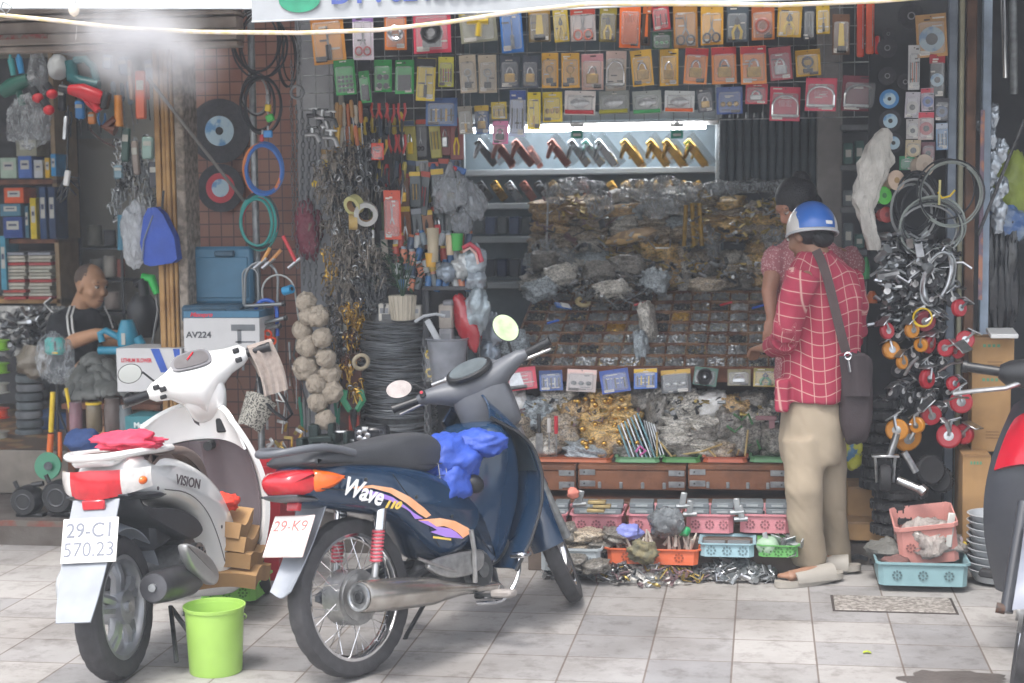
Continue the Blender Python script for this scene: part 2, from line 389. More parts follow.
b=MB();b.tube([(0,.01,-.02),(.004,.01,-.07),(-.002,.01,-.12)],.0015,mat('thin_string','b0a8a0',.8),5);b.build('pull_cord',t)
b=MB();b.tube([at(0,10,6.05),at(3,2,6.05),at(12,7,6.05),at(6,14,6.05),at(1,9,6.05)],.003,GALV,5);tag(b.build('wire_hook'),'bent wire hook on the cord at the far top left corner','hook')
x0=at(160,200,7.55).x;x1=at(178,200,7.55).x;x2=at(188,200,7.55).x
pb=thing('board_pillar','upright bundle of yellow brown boards on the edge of the left shop','pillar',(x0,7.55,.12))
for i,(fx,wd,dp)in enumerate(((.0,.30,.05),(.34,.22,.035),(.60,.20,.055),(.83,.17,.03))):
 b=MB();wq=(x1-x0);b.box((fx*wq+wd*wq/2,-dp/2,1.35),(wd*wq,.05,2.7),WOODY,bev=.004);b.build('board',pb)
b=MB();b.box(((x1+x2)/2,7.62,1.5),(x2-x1-.004,.2,2.9),mat('rough_pillar','958a7e',.9,col2='6f665d',scale=30,bump=.5,bscale=60),bev=.006);tag(b.build('concrete_pillar'),'narrow rough concrete pillar beside the yellow boards','pillar')
def brickm():
 m=bpy.data.materials.new('brown_tile_wall');m.use_nodes=True;nt=m.node_tree;n=nt.nodes;l=nt.links;b=n['Principled BSDF']
 tc=n.new('ShaderNodeTexCoord');mp=n.new('ShaderNodeMapping');mp.inputs['Rotation'].default_value=(R(90),0,0);l.new(tc.outputs['Object'],mp.inputs[0])
 br=n.new('ShaderNodeTexBrick');l.new(mp.outputs[0],br.inputs[0]);br.offset=0;br.inputs['Scale'].default_value=1;br.inputs['Brick Width'].default_value=.066;br.inputs['Row Height'].default_value=.066;br.inputs['Mortar Size'].default_value=.003
 br.inputs['Color1'].default_value=lin('7a4f42');br.inputs['Color2'].default_value=lin('8a6252');br.inputs['Mortar'].default_value=lin('4a3630');l.new(br.outputs['Color'],b.inputs['Base Color']);b.inputs['Roughness'].default_value=.5
 return m
x3=at(300,200,7.95).x
b=MB();b.box(((x2+x3)/2-.05,8.0,1.62),(x3-x2+.1,.1,3.0),brickm());tag(b.build('tiled_wall'),'brown small-tile wall behind the grinding discs','wall')
x4=at(334,200,7.9).x
b=MB();b.box(((x3+x4)/2,7.98,1.6),(x4-x3,.1,2.9),mat('grey_panel','8e9094',.8,var=.1));tag(b.build('grey_wall_panel'),'pale grey wall strip right of the brown tiled wall','wall')
b=MB();pp=at(254,200,7.7);b.cyl((pp.x,7.72,.12),(pp.x,7.72,2.8),.018,GALV,12);tag(b.build('steel_pole'),'grey upright steel pole where the coloured hose coils hang','pole')
x5=at(462,200,8.1).x
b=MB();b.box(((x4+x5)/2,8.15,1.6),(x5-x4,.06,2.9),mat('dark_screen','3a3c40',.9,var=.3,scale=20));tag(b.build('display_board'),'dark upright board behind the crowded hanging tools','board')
def post(px0,px1,Y,dy,m,label,name='post',z1=2.85,py=200,cat='post'):
 a=at(px0,py,Y).x;c=at(px1,py,Y).x
 b=MB();b.box(((a+c)/2,Y+dy/2,.12+z1/2),(c-a,dy,z1),m,bev=.004);return tag(b.build(name),label,cat)
post(817,842,8.9,.12,mat('grey_plywood','7c7876',.8,var=.12),'broad grey vertical plank right of the dark pipes')
post(881,884,7.75,.03,RUST,'thin rusty rod left of the column of cutting discs')
post(947,956,7.62,.06,mat('blue_steel','7d8794',.5,.3),'blue grey steel upright beside the disc cards')
post(958,963,7.60,.05,mat('olive_tube','9a9880',.5),'thin pale olive tube standing beside the brown plank')
post(965,975,7.58,.05,mat('brown_plank','6a4a36',.7,col2='4e3628',scale=8),'tall dark brown plank at the right edge of the shop')
post(981,990,7.66,.06,mat('pale_blue_frame','94a4b6',.5),'pale blue door frame of the right hand shop')
b=MB();pp=at(980,300,7.6);a0=at(978,110,7.6);b.box((pp.x,7.6,(pp.z+a0.z)/2),(.018,.012,a0.z-pp.z),mat('peach_strip','b4806a',.8,col2='7a6a78',scale=7,thr=(.45,.5)));tag(b.build('label_strip'),'long narrow strip of peach and violet labels hanging on the right frame','strip')
def chaikin(P,k=2,closed=True):
 for _ in range(k):
  Q=[]
  n=len(P)
  for i in range(n if closed else n-1):
   a=P[i];b=P[(i+1)%n]
   Q.append(tuple(a[j]*.75+b[j]*.25 for j in range(len(a))));Q.append(tuple(a[j]*.25+b[j]*.75 for j in range(len(a))))
  if not closed:Q=[P[0]]+Q+[P[-1]]
  P=Q
 return P
def inset(poly,d):
 n=len(poly);ar=sum(poly[i][0]*poly[(i+1)%n][1]-poly[(i+1)%n][0]*poly[i][1]for i in range(n));sg=1 if ar>0 else-1
 out=[]
 for i in range(n):
  a=Vector(poly[i-1]);c=Vector(poly[(i+1)%n]);t=c-a
  q=Vector((-t.y,t.x))
  if q.length>0:q.normalize()
  out.append((poly[i][0]+q.x*d*sg,poly[i][1]+q.y*d*sg))
 return out
def pillow(b,poly,hw,m,rnd_=.03,yc=0.,k=2,hwf=None,X=None):
 P=chaikin(poly,k);rg=[]
 for q,y in((1.,1.),(.5,.93),(.2,.78),(.05,.5),(0,0),(.05,-.5),(.2,-.78),(.5,-.93),(1.,-1.)):
  I=inset(P,rnd_*q)
  rg.append([(x,yc+y*(hw if hwf is None else hw*hwf(x,z)),z)for x,z in I])
 b.loft(rg,m,X=X)
def steer_m(head,rake,ang):
 a=Vector((-math.sin(rake),0,math.cos(rake)));h=Vector(head)
 return Matrix.Translation(h)@Matrix.Rotation(ang,4,a)@Matrix.Translation(-h)
def bike_root(name,label,rear,front,lean):
 a=atz(*rear);f=atz(*front);d=f-a;yaw=math.atan2(d.y,d.x)
 M=Matrix.Translation(a)@Matrix.Rotation(yaw,4,'Z')@Matrix.Rotation(-R(lean),4,'X')
 return thing(name,label,'motorbike',M4=M,group=None),M,d.length
def inv(M,px,py,yo):
 Mi=M.inverted();o=Mi@CAM;d=Mi.to_3x3()@ray(px,py);t=(yo-o.y)/d.y;return o+d*t
TYRE=mat('tyre_rubber','3c3b3d',.75,var=.2,scale=25,bump=.2,bscale=150)
WBLUE=mat('navy_blue_paint','142e48',.22,var=.12,coat=.6,scale=5)
CWHITE=mat('pearl_white_paint','eeeeec',.22,var=.03,coat=.6,scale=4)
SEATB=mat('black_vinyl','3a3c40',.5,var=.12,bump=.15,bscale=200)
REDL=mat('red_lens','c0202c',.15,coat=.6,var=.15,scale=30)
ORL=mat('orange_lens','e06418',.15,coat=.6,var=.12,scale=30)
CLEARL=mat('clear_lens','d8d4d0',.12,coat=.6,var=.15,scale=40)
PLATE=mat('plate_white','dedcd8',.45,var=.03)
MUDG=mat('grey_fender_plastic','8b9098',.5,var=.1)
HBAR=mat('grey_cover_plastic','55585e',.45,var=.1)
ALU=mat('aluminium','a6a6a6',.35,.85,var=.2,scale=30)
MIRR=mat('mirror_glass','e6ecf0',.03,1.,var=.0)
CASE=mat('engine_case','6a6b6c',.45,.7,var=.3,scale=30)
def tyre_ring(b,R_,w,m,n=40,tread=True):
 prof=[(-w*.42,R_-w*.75),(-w*.5,R_-w*.42),(-w*.42,R_-w*.14),(-w*.22,R_-w*.02),(0,R_),(w*.22,R_-w*.02),(w*.42,R_-w*.14),(w*.5,R_-w*.42),(w*.42,R_-w*.75)]
 rg=[]
 for i in range(n*2):
  a=PI*i/n;g=(.004 if(i%4)<1 and tread else 0)
  rg.append([((r-(g if 1<k<7 else 0))*math.cos(a),y,(r-(g if 1<k<7 else 0))*math.sin(a))for k,(y,r)in enumerate(prof)])
 b.loft(rg,m,False,True)
def rim_ring(b,R_,w,m,n=40,d=.02):
 prof=[(-w*.45,R_),(-w*.45,R_-d*.6),(-w*.2,R_-d),(w*.2,R_-d),(w*.45,R_-d*.6),(w*.45,R_)]
 b.loft([[(r*math.cos(2*PI*i/n),y,r*math.sin(2*PI*i/n))for y,r in prof]for i in range(n)],m,False,True)
def wheel(root,M4,R_,w,spokes=True,name='wheel',drum=.07,rimc=None):
 o=MB();tyre_ring(o,R_,w,TYRE);wh=o.build(name,root,M4=M4)
 o=MB();ri=R_-w*.72
 if spokes:
  rim_ring(o,ri,w*.8,CHROME,d=.022);o.build('rim',wh)
  o=MB();o.cyl((0,-w*.55,0),(0,w*.55,0),drum,ALU,24);o.cyl((0,-w*.75,0),(0,w*.75,0),drum*.45,ALU,12)
  o.cyl((0,-w*.62,0),(0,-w*.5,0),drum*.85,ALU,20);o.build('hub',wh)
  o=MB()
  for i in range(36):
   s_=1 if i%2 else-1;a=2*PI*i/36;a2=a+(.35 if(i//2)%2 else-.35)
   o.cyl((drum*.9*math.cos(a2),s_*w*.35,drum*.9*math.sin(a2)),((ri-.018)*math.cos(a),0,(ri-.018)*math.sin(a)),.0016,CHROME,5)
  o.build('spokes',wh)
 else:
  m=rimc or ALU
  rim_ring(o,ri,w*.85,m,d=.03)
  for i in range(5):
   a=2*PI*i/5+.3
   for e in(-.16,.16):
    p0=Vector((.05*math.cos(a+e),0,.05*math.sin(a+e)));p1=Vector(((ri-.02)*math.cos(a+e*.9),0,(ri-.02)*math.sin(a+e*.9)))
    o.tube([p0+Vector((0,-.012,0)),p0.lerp(p1,.5)+Vector((0,-.02,0)),p1],[.024,.018,.018],m,6)
  o.cyl((0,-.05,0),(0,.05,0),.06,m,20);o.build('rim',wh)
  o=MB();o.cyl((0,-.062,0),(0,-.05,0),.022,STEEL,12);o.build('axle_nut',wh)
 return wh
def shock(root,top,bot,y,springm):
 o=MB();t=Vector((top[0],y,top[1]));q=Vector((bot[0],y,bot[1]));L=(t-q)
 o.cyl(t,t-L*.34,.024,CHROME,14);o.cyl(t-L*.34,q,.009,ALU,10);o.cyl(q+L*.22,q,.013,ALU,10);o.cyl(q-Vector((0,.014,0)),q+Vector((0,.014,0)),.017,ALU,12)
 s_=o.build('shock_absorber',root)
 o=MB();n=9*10;P=[]
 for i in range(n+1):u=.33+.42*i/n;a=2*PI*9*i/n;c=t-L*u;P.append(c+Vector((.020*math.cos(a),.020*math.sin(a),0)))
 o.tube(P,.0048,springm,6);o.build('spring',s_)
 o=MB();o.cyl(t-L*.34,t-L*.76,.0155,WHITEP,12);o.build('spring_sleeve',s_)
def mirror(root,M4,base,glass,rx,rz,tiltz,tiltx,gm=MIRR,name='mirror'):
 o=MB();b0=Vector(base);g=Vector(glass)
 o.tube([b0,b0.lerp(g,.45)+Vector((0,0,.03)),g+Vector((.01,0,-rz*.7))],.0055,BLACK,7)
 X=T(g,(tiltx,0,tiltz))
 o.lathe([(.001,.026),(rx*.6,.02),(rx,.004),(rx,0)],BLACK,20,X=X@Matrix.Rotation(PI/2,4,'Y')@Matrix.Diagonal((rz/rx,1,1,1)))
 mr=o.build(name,root,M4=M4)
 o=MB();o.lathe([(rx*.93,-.002),(rx*.93,.001)],gm,24,X=X@Matrix.Rotation(PI/2,4,'Y')@Matrix.Diagonal((rz/rx,1,1,1)));o.build('mirror_glass',mr)
 return mr
def crumple(b,c,sz,m,seed,n=26,k=16,amp=.35,X=None,fq=1.7):
 rg=[];c=Vector(c)
 for i in range(k+1):
  t=-PI/2+PI*i/k;ring=[]
  for j in range(n):
   a=2*PI*j/n;v=Vector((max(.03,math.cos(t))*math.cos(a),max(.03,math.cos(t))*math.sin(a),math.sin(t)))
   q=v*fq+Vector((seed*7.1,seed*3.3,seed))
   d=1+amp*.8*noise.noise(q)+amp*.3*(abs(noise.noise(q*2.3))*2-.5)+amp*.08*noise.noise(q*6)
   ring.append(c+Vector((v.x*sz[0],v.y*sz[1],v.z*sz[2]))*d)
  rg.append(ring)
 b.loft(rg,m,X=X)
wave,MW,WB=bike_root('motorbike','dark blue underbone motorbike with purple and orange side stripes parked in the middle',(360,676),(572,603),8)
wheel(wave,T((0,0,.285)),.285,.078,name='rear_wheel',drum=.1)
o=MB();o.tube([(0,-.085,.285),(.2,-.09,.30),(.42,-.07,.33)],.016,DSTEEL,8);o.tube([(0,.085,.285),(.2,.09,.30),(.42,.07,.33)],.016,DSTEEL,8)
pillow(o,[(-.07,.25),(-.07,.33),(.4,.36),(.46,.3),(.4,.24)],.015,HBAR,.01,yc=.1);o.build('swingarm',wave)
SPR=mat('red_spring','b84a58',.4,var=.1)
shock(wave,(.115,.60),(.035,.335),-.094,SPR);shock(wave,(.115,.60),(.035,.335),.105,SPR)
ZX=Matrix.Rotation(PI/2,4,'Y')
def along(p0,p1):p0=Vector(p0);return Matrix.Translation(p0)@align(Vector(p1)-p0)
o=MB();o.lathe([(.034,0),(.052,.004),(.057,.015),(.058,.2),(.05,.40),(.042,.44),(.026,.56),(.018,.66),(.015,.80)],mat('brushed_muffler','c6c2bc',.25,.9,col2='b0aaa2',scale=12),24,X=along((-.12,-.165,.31),(.69,-.12,.19)))
o.tube([(.66,-.125,.195),(.72,-.1,.17),(.76,-.04,.19),(.80,0,.24)],.014,STEEL,8)
mf=o.build('exhaust_muffler',wave)
o=MB();X=along((-.128,-.166,.311),(.69,-.12,.19));o.lathe([(.012,.004),(.014,-.002),(.022,-.002),(.024,.004)],DSTEEL,16,X=X);o.lathe([(.038,.006),(.042,0),(.049,0),(.051,.006)],STEEL,20,X=X);o.lathe([(.0005,-.001),(.0125,-.001)],BLACK,12,X=X,cap=False);o.build('end_cap',mf)
o=MB();pillow(o,[(.24,.34),(.28,.37),(.55,.36),(.58,.33),(.55,.27),(.36,.275)],.012,ALU,.01,yc=-.15);o.build('heat_shield',mf)
o=MB();cow=[(-.29,.735),(-.25,.785),(-.08,.79),(.1,.765),(.25,.73),(.42,.675),(.56,.60),(.67,.52),(.66,.44),(.54,.355),(.42,.335),(.35,.375),(.26,.47),(.16,.545),(.02,.585),(-.13,.62),(-.26,.67)]
pillow(o,cow,.128,WBLUE,.05,hwf=lambda x,z:.62+.38*min(1,max(0,(x+.31)/.25)))
cowl=o.build('body_cowl',wave)
PURP=mat('purple_decal','a884d8',.4,var=.05);ORD_=mat('peach_decal','f0a87a',.4,col2='f4b890',scale=10);YEL=mat('yellow_decal','e8c860',.4,var=.05);WDEC=mat('white_decal','f0f0f0',.4,var=.02)
def decal(pxs,m,y=-.131,nm='stripe_decal',par=cowl):
 P=[inv(MW,px,py,y)for px,py in pxs];b=MB();n=len(P)
 b.loft([[(p.x,y-.0,p.z)for p in P],[(p.x,y-.0012,p.z)for p in P]],m);return b.build(nm,par)
def band(top,bot):return top+bot[::-1]
decal(band([(352,487),(372,485),(392,488),(410,497),(424,508),(431,515)],[(354,489),(372,488),(390,493),(406,503),(418,513),(426,518)]),ORD_)
decal(band([(360,490),(378,492),(392,497),(404,505),(414,513),(423,518.5)],[(376,497),(388,500),(398,505),(406,509),(410,512),(415,519)]),PURP)
decal(band([(418,520),(440,518),(455,521),(468,528),(472,532)],[(434,527),(444,526),(452,529),(458,533),(463,538)]),ORD_,-.1305)
decal([(418,520.5),(433,527.5),(437,530),(430,532),(446,537),(463,538.6),(456,532),(450,528.5),(436,526.5),(428,521)],PURP,-.1325)
decal([(433,536),(451,538.5),(451,540.5),(433,538.2)],YEL,-.1305)
def M_from(px0,px1,y):
 p=inv(MW,*px0,y);q=inv(MW,*px1,y);d=(q-p);a=math.atan2(d.z,d.x);return p,d.length,a
p,L_,a_=M_from((339,484),(388,500),-.131)
text('Wave',.092,WDEC,cowl,T((p.x+L_*.44*math.cos(a_),-.1365,p.z+L_*.46*math.sin(a_)),(PI/2,0,0))@Matrix.Rotation(a_,4,'Z'),'lettering',shear=.45,sx=.92,bold=.0022)
p=inv(MW,391,505,-.131);text('110',.036,YEL,cowl,T((p.x,-.1345,p.z),(PI/2,0,0))@Matrix.Rotation(a_*.6,4,'Z'),'model_number',shear=.5,sx=1.5,bold=.002)
p=inv(MW,365,500,-.131);o=MB();o.box((p.x,-.1335,p.z),(.042,.0015,.006),WDEC,rot=(0,.06,0));o.build('white_dash',cowl)
o=MB();pillow(o,[(-.315,.735),(-.28,.775),(-.20,.778),(-.175,.765),(-.19,.68),(-.27,.675)],.118,REDL,.03,hwf=lambda x,z:.55+.47*min(1,max(0,(x+.32)/.15)));tl=o.build('tail_lamp',wave)
o=MB();pillow(o,[(-.215,.778),(-.14,.76),(-.05,.728),(-.12,.69),(-.22,.676)],.137,ORL,.02,hwf=lambda x,z:.84+.16*min(1,max(0,(x+.21)/.08)));o.build('indicator_lens',tl)
o=MB();pillow(o,[(-.30,.70),(-.27,.668),(-.12,.64),(-.1,.66),(-.22,.685)],.092,HBAR,.01);o.build('lamp_bezel',tl)
o=MB();pillow(o,[(-.24,.80),(-.18,.835),(.0,.83),(.12,.822),(.3,.835),(.42,.83),(.50,.78),(.49,.70),(.42,.67),(.30,.68),(.1,.73),(-.2,.765)],.128,SEATB,.03,hwf=lambda x,z:1-.25*max(0,(x-.1)/.4));st=o.build('seat',wave)
o=MB();o.tube([(p_[0],-.122+.02*max(0,p_[0]/.4),p_[1])for p_ in((-.2,.785),(-.1,.778),(.1,.757),(.3,.715),(.44,.70))],.005,BLACK,6);o.build('seat_seam',st)
o=MB();rl=[(-.02,-.125,.80),(-.10,-.13,.825),(-.19,-.125,.845),(-.30,-.07,.84),(-.32,0,.838),(-.30,.07,.84),(-.19,.125,.845),(-.10,.13,.825),(-.02,.125,.80)]
o.tube(chaikin(rl,2,False),.014,HBAR,10);o.build('grab_rail',wave)
o=MB();o.grid(lambda u,v:((-.12-.14*v-.07*v*v),(u-.5)*(.15-.05*v),.66-.30*v-.012*math.cos((u-.5)*5)),8,10,MUDG,thick=.004);mg=o.build('rear_mudguard',wave)
o=MB();o.box((-.215,0,.652),(.02,.06,.045),REDL,rot=(0,.3,0),bev=.004);o.build('reflector',mg)
XP=T((-.262,0.0,.55),(0,R(32),0))
o=MB();o.box((0,0,0),(.003,.19,.145),PLATE,bev=.006,X=XP);pl=o.build('number_plate',wave)
o=MB();o.box((.0035,0,0),(.004,.202,.155),mat('plate_frame','c8b4b0',.5),bev=.006,X=XP);o.build('plate_frame',pl)
RDT=mat('faded_red_paint','c8706c',.6,var=.2);RF=XP@T((-.0022,0,0))@Matrix(((0,0,-1,0),(-1,0,0,0),(0,1,0,0),(0,0,0,1)))
text('29-K9',.056,RDT,pl,RF@T((0,.034,0)),'plate_text',sx=1.25);text('5 3 4 7',.05,mat('faded_grey_paint','b0a8a8',.6),pl,RF@T((0,-.03,0)),'plate_text',sx=1.25)
SEAMB=mat('dark_panel_gap','0c141c',.7)
for P in([(.16,.70),(.22,.62),(.30,.52),(.36,.40)],[(-.2,.70),(0,.665),(.12,.60)]):
 o=MB();o.tube([(x,-.1285,z)for x,z in chaikin(P,2,False)],.0022,SEAMB,4);o.build('panel_gap',cowl)
for x,z in((.27,.60),(.45,.50),(.02,.70)):o=MB();o.cyl((x,-.126,z),(x,-.1305,z),.007,DSTEEL,10);o.build('panel_screw',cowl)
o=MB();pillow(o,[(.42,.575),(.50,.60),(.58,.66),(.66,.76),(.76,.84),(.86,.80),(.90,.66),(.87,.5),(.78,.36),(.70,.27),(.62,.26),(.60,.38),(.56,.50)],.15,WBLUE,.05,hwf=lambda x,z:.62+.38*max(0,min(1,(x-.42)/.3)))
fair=o.build('centre_fairing',wave)
o=MB();o.ell((.60,-.128,.60),(.045,.035,.035),BLACK,12,8,rot=(0,.5,0));o.build('vent_recess',fair)
def lsx(z):
 P=[(.24,.70),(.35,.79),(.48,.865),(.60,.895),(.74,.88),(.86,.83),(.95,.76)]
 for i in range(len(P)-1):
  if z<=P[i+1][0]:
   t=(z-P[i][0])/(P[i+1][0]-P[i][0]);return P[i][1]+(P[i+1][1]-P[i][1])*t
 return P[-1][1]
def lsf(u,v):
 z=.25+.69*v;s_=(u-.5)*2;hw=.175+.075*math.sin(PI*min(1,v*.9+.15))-.05*max(0,v-.82)/.18
 return(lsx(z)+.03-.05*s_**4,s_*hw,z-.10*abs(s_)**3*max(0,v-.6)/.4)
o=MB();o.grid(lsf,20,20,WBLUE,thick=.008);ls=o.build('leg_shield',wave)
o=MB()
for s_ in(0.,1.):o.tube([lsf(s_,i/14)for i in range(15)],.007,BLACK,6)
o.build('shield_edge_trim',ls)
o=MB();o.grid(lambda u,v:tuple(Vector(lsf(.5+(u-.5)*.9,.52+.44*v))+Vector((-.014,0,0))),12,8,mat('dark_blue_inner','1c2c38',.5),thick=.004);o.build('inner_panel',ls)
o=MB();o.cyl((.56,-.13,.27),(.56,.12,.27),.085,CASE,24);o.cyl((.46,-.11,.28),(.46,.11,.28),.07,CASE,20);o.cyl((.64,-.05,.30),(.80,-.05,.33),.055,CASE,14);o.box((.53,0,.24),(.26,.2,.1),CASE,bev=.02)
en=o.build('engine',wave)
o=MB();o.cyl((.57,-.145,.275),(.57,-.13,.275),.062,mat('black_engine_cover','2c2e30',.5),24);o.cyl((.57,-.152,.275),(.57,-.144,.275),.03,CASE,16);o.build('clutch_cover',en)
o=MB();o.tube([(.50,-.16,.24),(.50,-.175,.36),(.49,-.18,.44)],.010,ALU,7);o.build('kick_starter',en)
o=MB();o.tube([(.54,-.12,.18),(.54,-.25,.18)],.011,DSTEEL,8);o.build('foot_bar',wave)
o=MB();o.box((.545,-.255,.19),(.05,.10,.028),mat('peg_rubber_pad','8a8480',.6),bev=.008);o.build('footpeg',wave)
o=MB();o.box((.545,.255,.19),(.05,.10,.028),BLACK,bev=.008);o.build('footpeg',wave)
o=MB();o.tube(chaikin([(.5,-.15,.16),(.62,-.19,.14),(.70,-.21,.22),(.72,-.21,.30)],2,False),.008,CHROME,7);o.box((.72,-.215,.305),(.06,.07,.02),CHROME,bev=.006);o.build('brake_pedal',wave)
o=MB();o.tube([(.36,-.15,.33),(.25,-.16,.36),(.20,-.165,.385),(.28,-.165,.35),(.40,-.16,.30)],.006,ALU,6);o.box((.37,-.152,.335),(.15,.012,.04),ALU,rot=(0,.1,0),bev=.004);o.build('passenger_peg_bracket',wave)
o=MB();o.tube([(.50,.10,.17),(.46,.19,.04),(.44,.215,-.02)],.009,BLACK,7);o.build('side_stand',wave)
SM=steer_m((.92,0,.80),R(27),R(39))
wheel(wave,SM@T((1.262,0,.285)),.283,.066,name='front_wheel',drum=.05)
for s_ in(-1,1):
 o=MB();o.cyl((1.262,s_*.065,.27),(1.10,s_*.065,.56),.020,GALV,12);o.cyl((1.10,s_*.065,.56),(.99,s_*.065,.76),.026,ALU,12);o.build('fork_leg',wave,M4=SM)
def fend(u,v):
 a=R(200-135*v);r=.315;s_=(u-.5)*2
 return(1.262+(r-.03*s_*s_)*math.cos(a)*-1*-1,s_*.062,.285+(r-.035*s_*s_)*math.sin(a))
def fend2(u,v):
 a=R(50+135*v);s_=(u-.5)*2;r=.325-.04*abs(s_)**2.5
 return(1.262+r*math.cos(a),s_*(.075-.015*abs(v-.4)),.285+r*math.sin(a))
o=MB();o.grid(fend2,10,22,WBLUE,thick=.004);fd=o.build('front_mudguard',wave,M4=SM)
o=MB();pillow(o,[(1.02,.50),(1.0,.72),(1.08,.74),(1.16,.60),(1.12,.5)],.085,WBLUE,.03);o.build('fork_cover',wave,M4=SM)
o=MB();pillow(o,[(.76,.95),(.79,1.03),(.88,1.06),(.97,1.0),(1.0,.90),(.97,.80),(.86,.74),(.80,.80)],.115,HBAR,.035);o.build('headlamp_cowl',wave,M4=SM)
o=MB();rg=[]
for y,rr,xx,zz in((-.235,.018,.80,1.0),(-.20,.03,.80,.998),(-.15,.042,.81,.985),(-.09,.06,.83,.965),(0,.068,.84,.96),(.09,.06,.83,.965),(.15,.042,.81,.985),(.20,.03,.80,.998),(.235,.018,.80,1.0)):
 rg.append([(xx+rr*1.15*math.cos(2*PI*k/16),y,zz+rr*math.sin(2*PI*k/16))for k in range(16)])
o.loft(rg,HBAR);hc=o.build('handlebar_cover',wave,M4=SM)
o=MB();o.lathe([(.075,-.01),(.082,0),(.08,.01),(.07,.013),(.001,.012)],BLACK,24,X=T((.785,0,1.025),(0,R(-35),0),(.8,1.2,1)));sp=o.build('speedometer',hc)
o=MB();o.lathe([(.068,.0135),(.066,.017),(.001,.018)],mat('speedo_glass','5c6468',.08,coat=.5),24,X=T((.785,0,1.025),(0,R(-35),0),(.8,1.2,1)));o.build('dial_glass',sp)
o=MB();pillow(o,[(.86,.98),(.90,.92),(.99,.62),(.94,.56),(.88,.60),(.80,.84),(.79,.95)],.062,HBAR,.03);o.build('steering_column_cover',wave,M4=SM)
for s_ in(-1,1):
 o=MB();o.cyl((.80,s_*.22,1.0),(.775,s_*.335,1.005),.0165,BLACK,12);o.cyl((.775,s_*.333,1.005),(.774,s_*.34,1.005),.019,BLACK,12);o.build('handle_grip',wave,M4=SM)
 o=MB();o.tube([(.84,s_*.18,.99),(.86,s_*.23,.985),(.84,s_*.33,.98)],.006,ALU,6);o.build('brake_lever',wave,M4=SM)
o=MB();o.box((.775,.205,1.012),(.03,.025,.03),BLACK,bev=.005);o.cyl((.755,.205,1.02),(.765,.205,1.02),.006,mat('red_button','c03040',.4),10);o.build('switch_block',wave,M4=SM)
GREENM=mat('painted_leaf_reflection','b8c89a',.08,.9,var=.25,scale=20)  # reflected greenery is put into the mirror colour
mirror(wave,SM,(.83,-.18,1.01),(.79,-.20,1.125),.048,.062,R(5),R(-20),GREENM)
mirror(wave,SM,(.83,.18,1.01),(.78,.285,1.07),.055,.037,R(0),R(12),mat('painted_street_reflection','b0a49e',.1,.9,var=.2,scale=20))  # left glass carries a street reflection in its colour
o=MB();o.cyl((1.0,0,.93),(1.03,0,.92),.06,CLEARL,16);o.build('headlamp',wave,M4=SM)
o=MB();c_=MW@Vector((.58,-.02,.695));crumple(o,c_,(.13,.155,.10),mat('blue_cloth','2848a0',.6,var=.15,bump=.9,bscale=22),3,60,40,.30,fq=1.5)
c_=MW@Vector((.53,-.07,.62));crumple(o,c_,(.08,.09,.10),mat('blue_cloth',''),5,50,34,.3)
c_=MW@Vector((.67,-.12,.75));crumple(o,c_,(.11,.07,.055),mat('blue_cloth',''),8,50,34,.3)
tag(o.build('folded_raincoat'),'crumpled bright blue raincoat stuffed above the step of the dark blue motorbike','raincoat')
o=MB();X=MW@T((.50,-.02,.61))
for z in(0,.045,.09):o.tube([X@Vector(q)for q in((-.07,-.09,z),(.09,-.09,z),(.09,.09,z),(-.07,.09,z))],.0028,CHROME,5,closed=True)
for i in range(5):
 for y in(-.09,.09):o.cyl(X@Vector((-.07+.04*i,y,0)),X@Vector((-.07+.04*i,y,.09)),.002,CHROME,5)
tag(o.build('wire_basket'),'small bent wire basket below the blue raincoat','basket')
vis,MV,WBV=bike_root('scooter','white scooter with brown seat and full number plate parked on the left',(122,678),(243,592),4)
WR=.258
CW=CWHITE
wheel(vis,T((0,0,WR)),WR,.095,spokes=False,name='rear_wheel',rimc=mat('silver_rim','a2a4a8',.35,.7,var=.1))
cw=[(-.04,.72),(.0,.78),(.12,.79),(.35,.75),(.55,.68),(.70,.60),(.82,.50),(.90,.37),(.95,.24),(.96,.12),(.88,.085),(.78,.10),(.72,.20),(.68,.32),(.62,.42),(.52,.50),(.38,.56),(.15,.62),(-.02,.66)]
o=MB();pillow(o,cw,.155,CW,.045,hwf=lambda x,z:(.55+.45*min(1,max(0,(x+.05)/.3)))*(1.0 if x<.7 else 1.0));vb=o.build('body_cowl',vis)
q=inv(MV,169,478,-.155);q2=inv(MV,205,486,-.155);a_=math.atan2(q2.z-q.z,q2.x-q.x)*1.0
DKT=mat('dark_emblem','4a3c40',.4)
text('VISION',.052,DKT,vb,T(((q.x+q2.x)/2,-.1565,(q.z+q2.z)/2+.0),(PI/2,0,0))@Matrix.Rotation(a_,4,'Z'),'lettering',shear=.25,sx=1.45,bold=.001)
SEAM=mat('panel_gap','5a5658',.7)
for P in([(.18,.645),(.40,.595),(.56,.50),(.65,.38),(.70,.26)],):
 o=MB();o.tube([(x,-.1555 if z<.72 else-.150,z)for x,z in chaikin(P,2,False)],.0022,SEAM,4);o.build('panel_gap',vb)
for x,z in((.70,.40),(.12,.66)):o=MB();o.cyl((x,-.154,z),(x,-.1575,z),.007,SEAM,10);o.build('panel_screw',vb)
o=MB();pillow(o,[(.02,.66),(.1,.60),(.36,.55),(.55,.48),(.62,.40),(.5,.38),(.3,.46),(.05,.58)],.12,DGREY,.01);o.box((.30,0,.47),(.16,.16,.12),DGREY,bev=.02);o.build('under_tray',vis)
BRS=mat('brown_vinyl','6c5a52',.5,var=.1,bump=.15,bscale=200)
